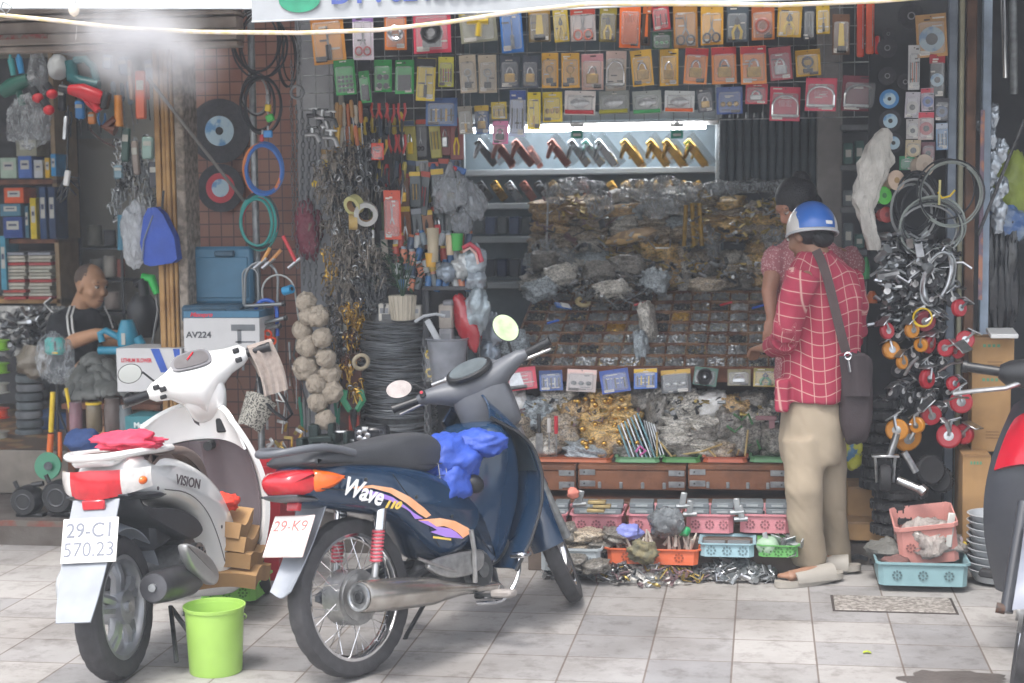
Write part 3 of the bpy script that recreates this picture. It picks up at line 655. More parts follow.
o=MB();pillow(o,[(.10,.755),(.14,.785),(.35,.79),(.48,.77),(.60,.745),(.73,.69),(.80,.60),(.78,.54),(.70,.57),(.58,.65),(.4,.715)],.135,BRS,.03,hwf=lambda x,z:1-.35*max(0,(x-.4)/.4));o.build('seat',vis)
o=MB();X=T((0,0,0))
def tailp(u,v):
 s_=(u-.5)*2;return(-.085+.13*abs(s_)**2.2,s_*.17,.768-.015*abs(s_)-v*(.105-.035*abs(s_)**1.5))
def strip(u0,u1,m,nm,par,dx=0.,v0=0,v1=1.):
 b=MB();b.grid(lambda u,v:tuple(Vector(tailp(u0+(u1-u0)*u,v0+(v1-v0)*v))+Vector((dx-.008*math.sin(PI*v),0,0))),12,6,m,thick=.012);return b.build(nm,par)
tlv=strip(.22,.78,REDL,'tail_lamp',vis)
strip(0,.222,CLEARL,'indicator_lens',tlv);strip(.778,1,CLEARL,'indicator_lens',tlv)
o=MB()
o=MB();o.ell((.012,-.145,.71),(.02,.02,.016),ORL,10,8);o.build('indicator_bulb',tlv)
o=MB();pillow(o,[(-.07,.68),(-.05,.655),(.2,.60),(.22,.64),(.0,.67)],.15,DGREY,.012,hwf=lambda x,z:.7+.3*min(1,max(0,(x+.08)/.12)));o.build('lamp_housing',tlv)
o=MB();o.box((-.085,0,.645),(.012,.085,.034),REDL,bev=.004);o.build('reflector',vis)
o=MB();o.tube(chaikin([(.35,-.12,.775),(.2,-.14,.79),(.02,-.13,.81),(-.08,-.08,.812),(-.10,0,.812),(-.08,.08,.812),(.02,.13,.81),(.2,.14,.79),(.35,.12,.775)],2,False),.017,CW,10,flat=.8)
o.box((.0,0,.79),(.14,.16,.03),CW,bev=.012);o.build('grab_rail',vis)
XP=T((-.185,-.02,.54),(0,R(22),0))
o=MB();o.box((0,0,0),(.003,.205,.155),PLATE,bev=.012,X=XP);pl=o.build('number_plate',vis)
DG=mat('plate_digits','767a84',.6,var=.05);RF=XP@T((-.0022,0,0))@Matrix(((0,0,-1,0),(-1,0,0,0),(0,1,0,0),(0,0,0,1)))
text('29-C1',.072,DG,pl,RF@T((0,.033,0)),'plate_text',sx=.98,bold=.0008);text('570.23',.072,DG,pl,RF@T((0,-.034,0)),'plate_text',sx=.98)
o=MB();o.grid(lambda u,v:(-.06-.27*v,(u-.5)*(.175-.05*v*v*v),.66-.37*v),8,10,MUDG,thick=.006)
o.box((-.06,0,.60),(.05,.1,.12),MUDG,bev=.01,rot=(0,.3,0));o.build('rear_mudguard',vis)
o=MB();o.grid(lambda u,v:(.30*math.cos(R(20+85*v)),(u-.5)*.12,WR+.01+.295*math.sin(R(20+85*v))-.025*abs(u-.5)*2),6,14,MUDG,thick=.004);o.build('inner_mudguard',vis)
DM=mat('dark_muffler','5c5c60',.4,.7,var=.15)
o=MB();o.lathe([(.02,0),(.05,.003),(.058,.02),(.062,.15),(.06,.33),(.045,.40),(.018,.48)],DM,22,X=along((-.03,-.165,.33),(.5,-.15,.25)));vm=o.build('exhaust_muffler',vis)
o=MB();o.lathe([(.0005,-.012),(.014,-.012),(.016,.004)],STEEL,14,X=along((-.03,-.165,.33),(.5,-.15,.25)));o.build('tail_pipe',vm)
o=MB();pillow(o,[(.13,.44),(.17,.45),(.36,.36),(.44,.28),(.42,.235),(.36,.24),(.2,.33)],.02,mat('silver_shield','c0c0c0',.3,.6,var=.06),.015,yc=-.215);o.build('heat_shield',vm)
o=MB();o.cyl((.36,-.14,.31),(.36,.13,.31),.09,CASE,24);o.cyl((.48,-.1,.33),(.48,.1,.33),.08,CASE,20);o.box((.25,.08,.28),(.5,.08,.13),CASE,bev=.03);ev=o.build('engine',vis)
o=MB();o.cyl((.42,-.165,.32),(.42,-.14,.32),.075,STEEL,24)
for i in range(12):a=2*PI*i/12;o.box((.42+.045*math.cos(a),-.168,.32+.045*math.sin(a)),(.03,.008,.006),BLACK,rot=(0,-a,0))
o.build('fan_cover',ev)
o=MB();pillow(o,[(-.12,.30),(-.10,.42),(.1,.44),(.3,.40),(.3,.28),(0,.24)],.03,mat('left_case','b4b6b8',.4,.5),.02,yc=.14);o.build('transmission_case',ev)
o=MB();o.tube([(.30,-.08,.18),(.26,-.20,.03),(.25,-.22,.0)],.010,DSTEEL,7);o.tube([(.30,-.08,.18),(.12,-.16,.10),(.05,-.19,.04)],.009,DSTEEL,7);o.build('centre_stand',vis)
o=MB();o.box((.93,0,.135),(.30,.28,.05),CW,bev=.02);o.box((.93,0,.164),(.26,.25,.010),DGREY,bev=.004);o.build('floorboard',vis)
def vsf(u,v,off=0):
 s_=(u-.5)*2;z=.17+.70*v;xc=1.07-.08*v+.05*math.sin(PI*v);hw=.155+.125*math.sin(PI*min(1,.12+.80*v))**.8
 return(xc+.10-.16*s_*s_+off,.04+s_*hw*1.04,z-.07*abs(s_)**2.5*v)
o=MB();o.grid(vsf,24,22,CW,thick=.022);vsh=o.build('leg_shield',vis)
INN=mat('grey_brown_plastic','665c60',.5,var=.06)
def vin(u,v):
 p=Vector(vsf(.5+(u-.5)*.86,.02+.74*v));s_=(u-.5)*2
 p.x+=-.040-.05*max(0,1-abs(s_)*3.2);return p
o=MB();o.grid(vin,26,14,INN,thick=.006);ip=o.build('inner_panel',vsh)
o=MB();p=vin(.5,1.0);o.cyl((p.x-.03,0,p.z-.02),(p.x+.02,0,p.z-.02),.02,BLACK,14);o.build('bag_hook',ip)
def vtop(u,v):
 p=Vector(vsf(.5+(u-.5)*.88,.77+.21*v));p.x+=-.055+.03*v;return p
o=MB();o.grid(vtop,16,6,CW,thick=.01);vt=o.build('glove_box',vsh)
p=vtop(.22,.45);o=MB();o.box(p+Vector((-.006,0,.0)),(.012,.075,.06),BLACK,bev=.01);o.build('pocket',vt)
p=vtop(.60,.5);o=MB();o.box(p+Vector((-.004,0,0)),(.006,.075,.042),mat('dark_sticker','3c3438',.5),rot=(0,-.2,0));o.build('key_panel',vt)
SV=Matrix.Translation((0,.03,-.035))@steer_m((1.15,0,.85),R(27),R(26))@Matrix.Diagonal((1,.8,1,1))
o=MB();rg=[]
for y,rx_,rz_,xx,zz in((-.27,.02,.025,.99,1.045),(-.24,.045,.045,.995,1.045),(-.17,.06,.055,1.01,1.035),(-.09,.10,.085,1.04,1.015),(.01,.125,.13,1.05,.975),(.10,.11,.095,1.04,.995),(.17,.06,.055,1.01,1.005),(.24,.045,.04,.995,1.0),(.27,.02,.022,.99,1.0)):
 rg.append([(xx+rx_*math.cos(2*PI*k/18),y,zz+rz_*math.sin(2*PI*k/18))for k in range(18)])
o.loft(rg,CW)
pillow(o,[(.95,.99),(1.0,1.09),(1.12,1.09),(1.18,.99),(1.16,.86),(1.08,.80),(1.0,.85),(.965,.9)],.115,CW,.04,hwf=lambda x,z:1 if z>.92 else 1-(.92-z)*2.6)
hv=o.build('handlebar_cover',vis,M4=SV)
XD=T((.975,.01,1.084),(0,R(-48),0))
o=MB();D=[(.05*math.cos(a),.105*math.sin(a))for a in[PI*k/12 for k in range(13)]]
dial=chaikin([(.045,-.06),(.045,.06),(.02,.105),(-.03,.11),(-.045,.06),(-.05,-.06),(-.035,-.105),(.02,-.10)],2)
o.loft([[(x,y,z)for x,y in dial]for z in(-.01,.006)],mat('dash_panel','54545a',.2,coat=.5),X=XD);ds=o.build('instrument_panel',hv)
o=MB();ri=[(x*.8,y*.85)for x,y in dial];o.loft([[(x,y,z)for x,y in ri]for z in(.0055,.0085)],mat('dash_dial','4a4648',.15),X=XD)
o.tube([XD@Vector(q)for q in((.0,.02,.011),(.03,-.02,.011))],.0035,mat('red_needle','d02030',.4),5);o.build('dial_face',ds)
for(y,z,x)in((.22,1.02,.955),(.19,1.005,.95),(-.22,1.07,.955),(-.22,1.03,.95),(.20,.975,.965)):
 o=MB();o.box((x,y,z),(.02,.035,.022),BLACK,bev=.005);o.build('switch',hv)
for s_ in(-1,1):
 o=MB();zz=1.0 if s_>0 else 1.045;o.cyl((.99,s_*.26,zz),(.955,s_*.385,zz+.0),.019,BLACK,12);o.cyl((.956,s_*.38,zz),(.953,s_*.395,zz),.021,BLACK,12);o.build('handle_grip',vis,M4=SV)
 o=MB();o.tube([(1.03,s_*.22,zz-.01),(1.05,s_*.27,zz-.015),(1.01,s_*.36,zz-.02),(.985,s_*.41,zz-.02)],.0085,ALU,7);o.build('brake_lever',vis,M4=SV)
mirror(vis,SV,(1.02,.21,1.03),(.95,.325,1.105),.062,.04,R(0),R(0))
mirror(vis,SV,(1.02,-.21,1.06),(.97,-.34,1.20),.06,.04,R(0),R(0))if 0 else None
o=MB();fx,fz=1.275,.26
o.grid(lambda u,v:(fx+.30*math.cos(R(20+100*v)),(u-.5)*.13,fz+(.295-.03*abs(u-.5)*2)*math.sin(R(20+100*v))),6,16,CW,thick=.005);o.build('front_mudguard',vis,M4=SV)
wheel(vis,SV@T((fx,0,fz)),.26,.085,spokes=False,name='front_wheel',rimc=mat('silver_rim',''))
o=MB()
for s_ in(-1,1):o.cyl((fx,s_*.07,fz),(1.16,s_*.06,.7),.016,BLACK,8)
o.build('fork_leg',vis,M4=SV)
o=MB();c_=MV@Vector((.16,-.045,.832));crumple(o,c_,(.13,.115,.034),mat('pink_red_cloth','d83c58',.7,var=.12,bump=.4,bscale=30),2,44,24,.55)
tag(o.build('cleaning_cloth'),'bunched bright pink red cloth lying on the white scooter grab rail','cloth')
ct=thing('flattened_cardboard','folded brown cardboard sheets resting on the white scooter floorboard','cardboard',MV@Vector((.86,-.10,.18)),(0,0,R(96)))
for i in range(4):
 o=MB();o.grid(lambda u,v:((u-.5)*(.30-.02*i),(v-.5)*.30+.02*i,.02+.068*i+.018*math.sin(u*5+i)+.012*math.sin(v*4)),10,8,CARDB,thick=.062);o.build('cardboard_sheet',ct)
o=MB();c_=MV@Vector((.83,-.11,.475));crumple(o,c_,(.08,.07,.035),mat('orange_red_cloth','e8402c',.7,var=.1,bump=.4),9,36,20,.5)
tag(o.build('cloth_rag'),'small orange red rag on top of the folded cardboard','cloth')
tw=SV.copy();o=MB();X=MV@SV
def towel(u,v):
 y=-.29-.13*u;ph=v*2-1;r=.03
 if abs(v-.5)<.06:q=(v-.5)/.06*PI/2;x=.985-r*math.sin(q)*-1;z=1.045+r*math.cos(q)
 else:sgn=1 if v>.5 else-1;x=.985+sgn*(r+.004*math.sin(u*16+v*5));z=1.045-(abs(v-.5)-.06)*(.44 if sgn<0 else.25)
 return X@Vector((x-.004*math.sin(u*22)*abs(v-.5)*3,y-.01*math.sin(v*8),z))
o.grid(towel,22,30,mat('beige_towel','9c9088',.95,var=.15,scale=50,bump=.4,bscale=200),thick=.005);tag(o.build('towel'),'worn beige towel hanging over the right grip of the white scooter','towel')
fr_=atz(1026,692);rr_=fr_+Vector((.40,1.2,0))
yaw=math.atan2(fr_.y-rr_.y,fr_.x-rr_.x)
MR=Matrix.Translation(rr_)@Matrix.Rotation(yaw,4,'Z')@Matrix.Rotation(R(-4),4,'X')
red=thing('motorbike','black and red motorbike entering the frame at the right edge','motorbike',M4=MR)
RED=mat('red_paint','b01028',.25,coat=.6,var=.08);CHAR=mat('charcoal_panel','34363c',.4,var=.1,coat=.2)
GRAYF=mat('grey_lilac_fender','7b7f8a',.3,var=.08,coat=.3)
SR=steer_m((1.02,0,.80),R(26),R(10))
wheel(red,T((0,0,.28)),.28,.08,name='rear_wheel')
wheel(red,SR@T((1.30,0,.28)),.28,.07,name='front_wheel')
o=MB();o.grid(lambda u,v:(1.30+.33*math.cos(R(18+112*v)),(u-.5)*.15,.28+(.33-.05*(2*abs(u-.5))**2)*math.sin(R(18+112*v))),8,22,GRAYF,thick=.005);o.build('front_mudguard',red,M4=SR)
for s_ in(-1,1):
 o=MB();o.cyl((1.30,s_*.085,.27),(1.13,s_*.085,.62),.022,CHAR,12);o.cyl((1.30,s_*.09,.28),(1.30,s_*.12,.28),.018,RUST,10);o.build('fork_leg',red,M4=SR)
def rsf(u,v):
 s_=(u-.5)*2;z=.25+.72*v;xc=.98+.10*math.sin(PI*v*.8)-.10*v;hw=.15+.09*math.sin(PI*min(1,.1+.8*v))
 return(xc-.10*s_*s_,s_*hw,z-.06*abs(s_)**3*v)
o=MB();o.grid(rsf,20,20,CHAR,thick=-.02);rs=o.build('leg_shield',red)
o=MB();o.grid(lambda u,v:tuple(Vector(rsf(.02+.96*u,.66+.27*v+.04*math.sin(PI*u)))+Vector((.035+.025*math.sin(PI*u),0,0))),14,8,RED,thick=.02);o.build('red_front_panel',rs)
o=MB();pillow(o,[(1.0,.5),(1.1,.72),(1.16,.66),(1.14,.5),(1.05,.40)],.07,CHAR,.02);o.build('steering_column_cover',red,M4=SR)
o=MB();o.box((1.155,-.02,.56),(.004,.06,.012),mat('red_mark','d0202c',.4),rot=(.3,.3,0));o.box((1.15,-.01,.53),(.004,.04,.010),mat('red_mark',''),rot=(.3,.3,0));o.build('red_emblem',red,M4=SR)
o=MB();rg=[]
for y,r_,xx,zz in((-.24,.025,.93,1.03),(-.21,.045,.93,1.03),(-.15,.055,.94,1.04),(-.08,.07,.97,1.03),(0,.08,.98,1.02),(.08,.07,.97,1.03),(.16,.045,.94,1.04),(.24,.035,.93,1.03),(.27,.018,.93,1.03)):
 rg.append([(xx+r_*1.3*math.cos(2*PI*k/16),y,zz+r_*math.sin(2*PI*k/16))for k in range(16)])
o.loft(rg,BLACK);o.build('handlebar_cover',red,M4=SR)
for s_ in(-1,1):
 o=MB();o.cyl((.93,s_*.22,1.03),(.905,s_*.355,1.025),.018,BLACK,12);o.cyl((.905,s_*.35,1.025),(.903,s_*.365,1.025),.022,BLACK,12);o.build('handle_grip',red,M4=SR)
 o=MB();o.tube([(.98,s_*.16,1.01),(1.01,s_*.21,.985),(.99,s_*.31,.955),(.97,s_*.38,.93)],.009,ALU,7);o.build('brake_lever',red,M4=SR)
o=MB();pillow(o,[(-.3,.75),(-.1,.78),(.4,.70),(.62,.5),(.9,.35),(.9,.26),(.5,.3),(.2,.55),(-.28,.66)],.12,CHAR,.03);o.build('body_cowl',red)
o=MB();pillow(o,[(-.28,.80),(0,.81),(.3,.8),(.45,.74),(.4,.68),(-.2,.74)],.125,SEATB,.03);o.build('seat',red)
o=MB();o.cyl((.55,-.13,.28),(.55,.13,.28),.09,CASE,20);o.tube([(.52,-.26,.2),(.52,.26,.2)],.012,DSTEEL,8);o.box((.52,-.27,.205),(.05,.1,.03),RUBBER,bev=.008);o.build('engine',red)
def pxb(x0,y0,x1,y1,Y):
 a=at(x0,y0,Y);c=at(x1,y1,Y);return Vector(((a.x+c.x)/2,Y,(a.z+c.z)/2)),abs(c.x-a.x),abs(a.z-c.z)
def item(b,k,w,h,m,m2):
 y=-.008
 if k=='padlock':
  b.box((0,y,-.12*h),(.55*w,.014,.34*h),m,bev=.004);b.tube([(.18*w*math.cos(t),y,.05*h+.24*h*math.sin(t))for t in[PI*i/8 for i in range(9)]],.05*w,CHROME,6)
 elif k=='ulock':
  b.tube([(-.42*w,y,-.3*h)]+[(.42*w*math.cos(PI-t),y,.05*h+.36*h*math.sin(t))for t in[PI*i/12 for i in range(13)]]+[(.42*w,y,-.3*h)],.045*w,CHROME,8);b.box((0,y,-.32*h),(.92*w,.016,.10*h),m,bev=.004)
 elif k=='scissors':
  for s_ in(-1,1):
   b.torus((s_*.2*w,y,-.28*h),.16*w,.035*w+.001,m,axis=(0,1,0),n=14,sc=(1,1.2));b.tube([(s_*.13*w,y,-.12*h),(0,y,.06*h),(-s_*.07*w,y,.42*h)],[.03*w,.04*w,.008*w],STEEL,5)
 elif k=='pliers':
  for s_ in(-1,1):b.tube([(s_*.16*w,y,-.42*h),(s_*.2*w,y,-.15*h),(s_*.04*w,y,.1*h)],.07*w,m,6);b.tube([(s_*.04*w,y,.08*h),(s_*.08*w,y,.22*h),(0,y,.4*h)],[.07*w,.06*w,.02*w],DSTEEL,6)
 elif k=='driver':
  b.cyl((0,y,-.42*h),(0,y,-.05*h),.09*w,m,8);b.cyl((0,y,-.05*h),(0,y,.40*h),.03*w,STEEL,6)
 elif k=='bits':
  for i in range(5):x=(-.32+.16*i)*w;b.cyl((x,y,-.3*h),(x,y,.25*h),.035*w,m if i%2 else m2,6)
 elif k=='dots4':
  for i in(-1,1):
   for j in(-1,1):b.cyl((i*.18*w,.002,-.1*h+j*.17*h),(i*.18*w,-.004,-.1*h+j*.17*h),.15*w,m,16)
 elif k=='dots16':
  for i in range(4):
   for j in range(4):b.cyl(((i-1.5)*.19*w,.002,-.1*h+(j-1.5)*.155*h),((i-1.5)*.19*w,-.004,-.1*h+(j-1.5)*.155*h),.075*w,m,10)
 elif k=='square':b.box((0,-.003,-.1*h),(.66*w,.006,.56*h),m)
 elif k=='key':
  b.torus((0,y,.15*h),.2*w,.05*w,m,axis=(0,1,0),n=12);b.tube([(0,y,0),(.04*w,y,-.35*h)],.06*w,m,5);b.box((.0,y,-.25*h),(.4*w,.012,.2*h),m2,bev=.003)
 elif k=='disc':
  b.cyl((0,0,0),(0,-.008,0),.42*w,m,20);b.cyl((0,-.008,0),(0,-.010,0),.2*w,m2,16);b.cyl((0,-.009,0),(0,-.012,0),.06*w,BLACK,10)
 elif k=='tape':
  b.torus((0,-.012,0),.27*w,.11*w,m,axis=(0,1,0),n=16)
 elif k=='saw':
  b.add([(-.2*w,y,-.45*h),(.2*w,y,-.45*h),(.12*w,y,.45*h),(-.12*w,y,.45*h)],[(0,1,2,3)],m);b.box((0,y,-.35*h),(.5*w,.02,.2*h),m2,bev=.004)
 elif k=='glove':
  b.box((0,y,-.1*h),(.7*w,.012,.6*h),m,bev=.01)
  for i in range(4):b.cyl(((-.24+.16*i)*w,y,.15*h),((-.26+.17*i)*w,y,.4*h),.07*w,m,6)
 elif k=='glue':
  b.tube([(-.28*w,y,.28*h),(.3*w,y,.2*h)],.11*w,m,8);b.tube([(.05*w,y,.22*h),(-.02*w,y,-.3*h)],.10*w,m,8)
 elif k=='knobs':
  for i in range(3):b.ell(((-.25+.25*i)*w,y,-.05*h),(.1*w,.01,.12*h),m,8,6)
 elif k=='gear':
  b.cyl((0,0,.05*h),(0,-.012,.05*h),.3*w,m,12);b.box((0,y,-.25*h),(.5*w,.014,.2*h),m,bev=.003);b.torus((0,-.012,.05*h),.2*w,.02,m2,axis=(0,1,0),n=10,k=5)
 elif k=='handle':
  b.cyl((-.46*w,-.014,-.36*h),(.46*w,-.014,-.36*h),.1*h+.001,m,10);b.ell((0,-.01,.1*h),(.3*w,.012,.28*h),m2,10,7,jit=.3)
def card(x0,y0,x1,y1,Y,k,back,acc,label,tilt=0.,nm='blister_pack',im=None,im2=None,cat='blister pack',blister=True,hdr=.2,group=None,lean=0.):
 c,w_,h_=pxb(x0,y0,x1,y1,Y);w_*=.97;h_*=.985
 g0=random.Random(int(x0*3+y0*5));t=thing(nm,label,cat,c,(lean+g0.uniform(-.06,.10),tilt+g0.uniform(-.04,.04),g0.uniform(-.22,.22)),group)
 b=MB();bm_=mat('card_'+back,[min(.9,q*1.3)for q in lin(back)[:3]],.4,var=.08,scale=20,coat=.3);b.box((0,.001,0),(w_,.0025,h_),bm_,bev=.001)
 if acc and hdr>0:b.box((0,-.0012,h_*(.5-hdr/2)-.002),(w_*.985,.0024,h_*hdr),mat('card_'+acc,acc,.45,var=.08,scale=20))
 g_=random.Random(int(x0*7+y0));lg=mat('card_print_light','d8d4cc',.5,var=.05);dk=mat('card_print_dark','3a3634',.5,var=.1)
 for q in range(4):b.box((w_*g_.uniform(-.28,.28),-.0026,h_*g_.uniform(-.46,.46)),(w_*g_.uniform(.15,.4),.0012,h_*.035),g_.choice([lg,dk,lg]))
 b.box((-w_*.25 if g_.random()<.5 else w_*.22,-.0028,-h_*.40),(w_*.34,.0012,h_*.11),g_.choice([lg,dk]));b.cyl((0,-.001,h_*.44),(0,-.0035,h_*.44),.003,dk,8)
 b.build('backing_card',t)
 if k:
  b=MB();item(b,k,w_,h_*(.8 if hdr else 1),im or STEEL,im2 or BLACK)
  o=b.build('packed_'+('lock' if 'lock' in k else{'scissors':'scissors','pliers':'pliers','driver':'screwdriver','bits':'bits','dots4':'felt_pads','dots16':'felt_pads','square':'felt_pad','key':'key','disc':'disc','tape':'tape','saw':'saw','glove':'glove','glue':'glue_gun','knobs':'knobs','gear':'fitting','handle':'tool'}[k]),t,loc=(0,0,-h_*.09 if hdr else 0))
 if blister and w_>.05:
  b=MB();b.box((0,-.011,-h_*.06),(w_*.84,.022,h_*.74),BLISTER,bev=.008);b.build('blister',t)
 return t
Y1=7.70
OR,YE,RD,GN,BL='c87c2c','d8b030','b83040','2c8a50','2c5c9c'
YM=pla('d8b828');OM=pla('d86a28');RM=pla('c03038');GM=pla('2c8a48');BM=pla('2858a8');KM=BLACK;PM=pla('c86a90');TM=pla('2a8a94')
rows=[(310,12,346,64,'driver','c88a3a','b87428','orange card with a long dark stick tool at the left end of the top row',KM),(352,12,374,60,'scissors','d8d0dc','9a78b8','white and purple card holding red handled scissors',RM),(384,10,407,50,'tape','c8702c','b84838','orange red card holding a roll of silver tape',CHROME),(412,8,452,53,'gear','c03850','c84860','wide red framed pack with a round silver gauge',STEEL),(459,7,497,42,'glue','8a8a78','b0a040','clear pack holding a bright yellow glue gun',YM),(500,6,523,53,'driver','2c6cb4','3a7ac0','tall sky blue card with two silver screwdrivers',STEEL),(528,7,551,42,'saw','6a5a38','b89040','dark yellow card with a folding saw',YM),(553,8,569,42,'pliers','b8a038','c8b040','narrow card with bright yellow pliers hanging askew',YM),(570,8,596,41,'scissors','b8b0b0','c85040','clear pack holding salmon red scissors',pla('d86a50')),(599,7,617,42,'pliers','6a6030','988a30','dark pack with yellow and black pliers',YM),(619,3,641,48,'glove','d86a2c','d86a2c','orange work glove card with a black cuff',OM),(642,5,651,46,'saw','4a3a30','c86a30','narrow black and orange pack beside the orange glove',OM),(652,4,670,30,'bits','b83a40','c04048','short red pack above the green bits',RM),(652,32,672,49,'knobs','2a4a34','2f5a3c','small dark pack of green tool handles',GM),(673,4,698,48,'scissors','b07a30','c08a38','amber card with large black handled scissors opened downward',KM),(700,6,724,45,'scissors','c89430','d0a038','golden card with black oval handled scissors',KM),(726,7,749,42,'pliers','48525a','4a5660','dark pack with short yellow handled pliers',YM),(751,6,775,40,'tape','b06a34','a85a2c','brown orange card with a coiled cord',pla('a84a30')),(777,5,802,37,'pliers','c09a34','b89030','mustard card with a pair of yellow pliers',YM),(803,5,815,40,'driver','3a4048','3a4048','narrow dark pack of tools between two yellow cards',DSTEEL),(816,5,830,34,'driver','b8982c','c0a030','small yellow card with a black tool near the saws',KM),(832,14,850,55,'saw','5a4434','6a4c38','brown handled pruning saw pack with yellow tip',YM),(334,60,356,95,'dots16','2f9a4c','2a8a44','green card with sixteen small grey felt pads',DGREY),(373,60,393,92,'dots4','2f9a4c','2a8a44','green card with four round grey felt pads',DGREY),(394,60,415,94,'square','2f9a4c','2a8a44','green card with one large square grey felt pad',DGREY),(416,58,436,101,'driver','c8b030','38383a','yellow and black pack with a precision screwdriver',KM),(438,57,454,87,'bits','b8b838','c8c040','lime yellow card with red and black plugs',RM),(459,55,477,93,'key','a89c88','b8ac98','beige card with a silver cam lock and key, left of its pair',STEEL),(478,55,497,93,'key','a89c88','b8ac98','beige card with a silver cam lock and key, right of its pair',STEEL),(500,56,520,88,'padlock','38404e','464e5c','dark navy card with brass padlock beside the beige cam locks',BRASS),(522,56,539,88,'padlock','38404e','464e5c','dark navy card with brass padlock beside the plain amber card',BRASS),(541,53,559,88,'key','d09c38','d8a840','amber card with a small key hanger, left of two alike',BRASS),(561,53,580,88,'key','d09c38','d8a840','amber card with a small key hanger, right of two alike',BRASS),(581,54,604,90,'padlock','c8a8a0','c89098','pale pink card with a brass padlock and keys',BRASS),(605,51,627,91,'ulock','b0a498','c0a8a0','clear pack with a pair of long steel shackles',STEEL),(631,50,653,86,'padlock','d8a838','e0b448','bright amber card with a long shackle padlock, left of the gap',BRASS),(659,49,679,86,'padlock','d8a838','e0b448','bright amber card with a long shackle padlock, right of the gap',BRASS),(684,48,708,84,'padlock','d88848','c03c44','red and orange card with a large padlock, nearest the amber cards',BRASS),(711,47,737,84,'padlock','d88848','c03c44','red and orange card with a large padlock, middle of three',BRASS),(740,46,767,84,'padlock','d88848','c03c44','red and orange card with a large padlock, nearest the dull red pack',BRASS),(769,47,792,80,'padlock','9a4850','a85058','dull red pack with a greyish padlock',STEEL),(795,50,821,76,'key','c8a030','a88028','yellow box with a dark dial lock printed on it',DSTEEL),(458,106,473,134,'driver','7a766c','88847a','clear narrow pack with a brass door bolt',BRASS),(474,105,490,134,'padlock','34507c','c8a838','blue and yellow card with a brass padlock',BRASS),(491,102,507,119,'bits','c8b040','d0b848','tiny yellow card above the pink card',BRASS),(492,121,509,144,'padlock','c8709c','d080a8','pink card with a dark oval padlock',KM),(509,90,526,137,'bits','a8b0c8','3c58a0','tall pale blue packet with dark blue foot',pla('9aa6c4')),(527,92,541,130,'driver','d8c028','e0c830','bright yellow tall card with a brass tool',BRASS),(542,92,563,122,'knobs','d8c028','e0c830','bright yellow wide card with three brass knobs',BRASS),(564,91,596,115,'handle','c8c4c0','d8d0cc','clear pack with red handle lying along its bottom',RM),(598,91,630,114,'handle','787c78','888c88','clear pack with olive yellow handle lying along its bottom',pla('a8a428')),(632,91,662,114,'handle','9aa09c','a8aeaa','clear pack with green handle lying along its bottom',pla('38a058')),(664,91,695,112,'handle','c0c4c4','c8cccc','clear pack with orange handle lying along its bottom',pla('e86a30')),(697,88,713,112,'padlock','50545c','5c6068','small dark card with a brass padlock below the large red cards',BRASS),(716,87,743,114,'knobs','38508a','5a6a98','blue card with three little padlocks in a row',BRASS),(745,84,768,104,'padlock','b03a48','b84450','small red card with silver clasp below the third red card',STEEL),(769,87,801,121,'ulock','b0304a','b0304a','red card framed by a chrome U lock, the lower one',STEEL),(805,78,837,111,'ulock','b0304a','b0304a','red card framed by a chrome U lock, the upper one',STEEL),(841,76,879,111,'ulock','6a2834','7a3040','dark red pack with a bent U lock and cable, beside the rusty rod',STEEL),(425,98,458,126,'bits','34588c','2c4c80','wide blue box of small brass bits above the hanging bags',BRASS),]
for r_ in rows:
 x0,y0,x1,y1,k,bk,ac,lb,im=r_
 tl_=rnd.uniform(-.05,.05)
 t=card(x0,y0,x1,y1,Y1+rnd.uniform(-.05,.05)+(.05 if y0<30 else 0),k,bk,ac,lb[0].lower()+lb[1:],tl_,im=im,im2=BLACK if k!='handle' else STEEL)
 if k=='ulock' and bk=='b0304a':text('\u6052\u5b8f',.034,mat('pale_print','d8a0a8',.5),t,T((0,-.0045,.0),(PI/2,0,0)),'card_characters')
card(359,71,371,103,7.66,'square','2f9a4c','2a8a44','small green felt pad card hanging askew between larger green cards',-.12,im=DGREY)
b=MB();a0=at(300,4,7.8);a1=at(885,118,7.8)
nx=40;z_lo=at(600,122,7.8).z;z_hi=at(600,0,7.8).z+.1
for i in range(nx+1):x=a0.x+(a1.x-a0.x)*i/nx;b.cyl((x,7.8,z_lo),(x,7.8,z_hi),.0022,GALV,4)
for i in range(9):z=z_lo+(z_hi-z_lo)*i/8;b.cyl((a0.x,7.803,z),(a1.x,7.803,z),.0028,GALV,4)
tag(b.build('wire_display_grid'),'wide wire grid that carries the rows of packed tools and locks','grid')
for(x0,y0,x1,y1,c,lb)in((857,3,864,57,'c84a34','long orange red folding saw hanging left of its twin'),(866,3,874,54,'d05a3c','long orange red folding saw hanging beside the dark strips'),(875,36,880,54,'c83030','short red tool tag hanging beside the long saws')):
 c_,w_,h_=pxb(x0,y0,x1,y1,7.66);t=thing('saw',lb,'saw',c_);b=MB();b.box((0,0,0),(w_,.02,h_),pla(c),bev=.006);b.build('saw_handle',t)
 b=MB();b.box((w_*.3,-.003,h_*.05),(.003,.021,h_*.8),STEEL);b.build('saw_blade',t)
SHM=mat('pale_steel_shelf','b4bcc0',.45,.2,var=.05);YS=9.6
sx0=at(462,120,YS).x;sx1=at(718,120,YS).x
def zat(y,Y,px=600):return at(px,y,Y).z
b=MB();cab=thing('display_cabinet','pale steel display cabinet with door handles on its shelves at the back of the stall','cabinet',(sx0,YS,.12))
b=MB();b.box(((sx1-sx0)/2,.25,1.35),(sx1-sx0+.05,.02,2.5),mat('cabinet_back','66747c',.6,var=.1));b.build('back_panel',cab)
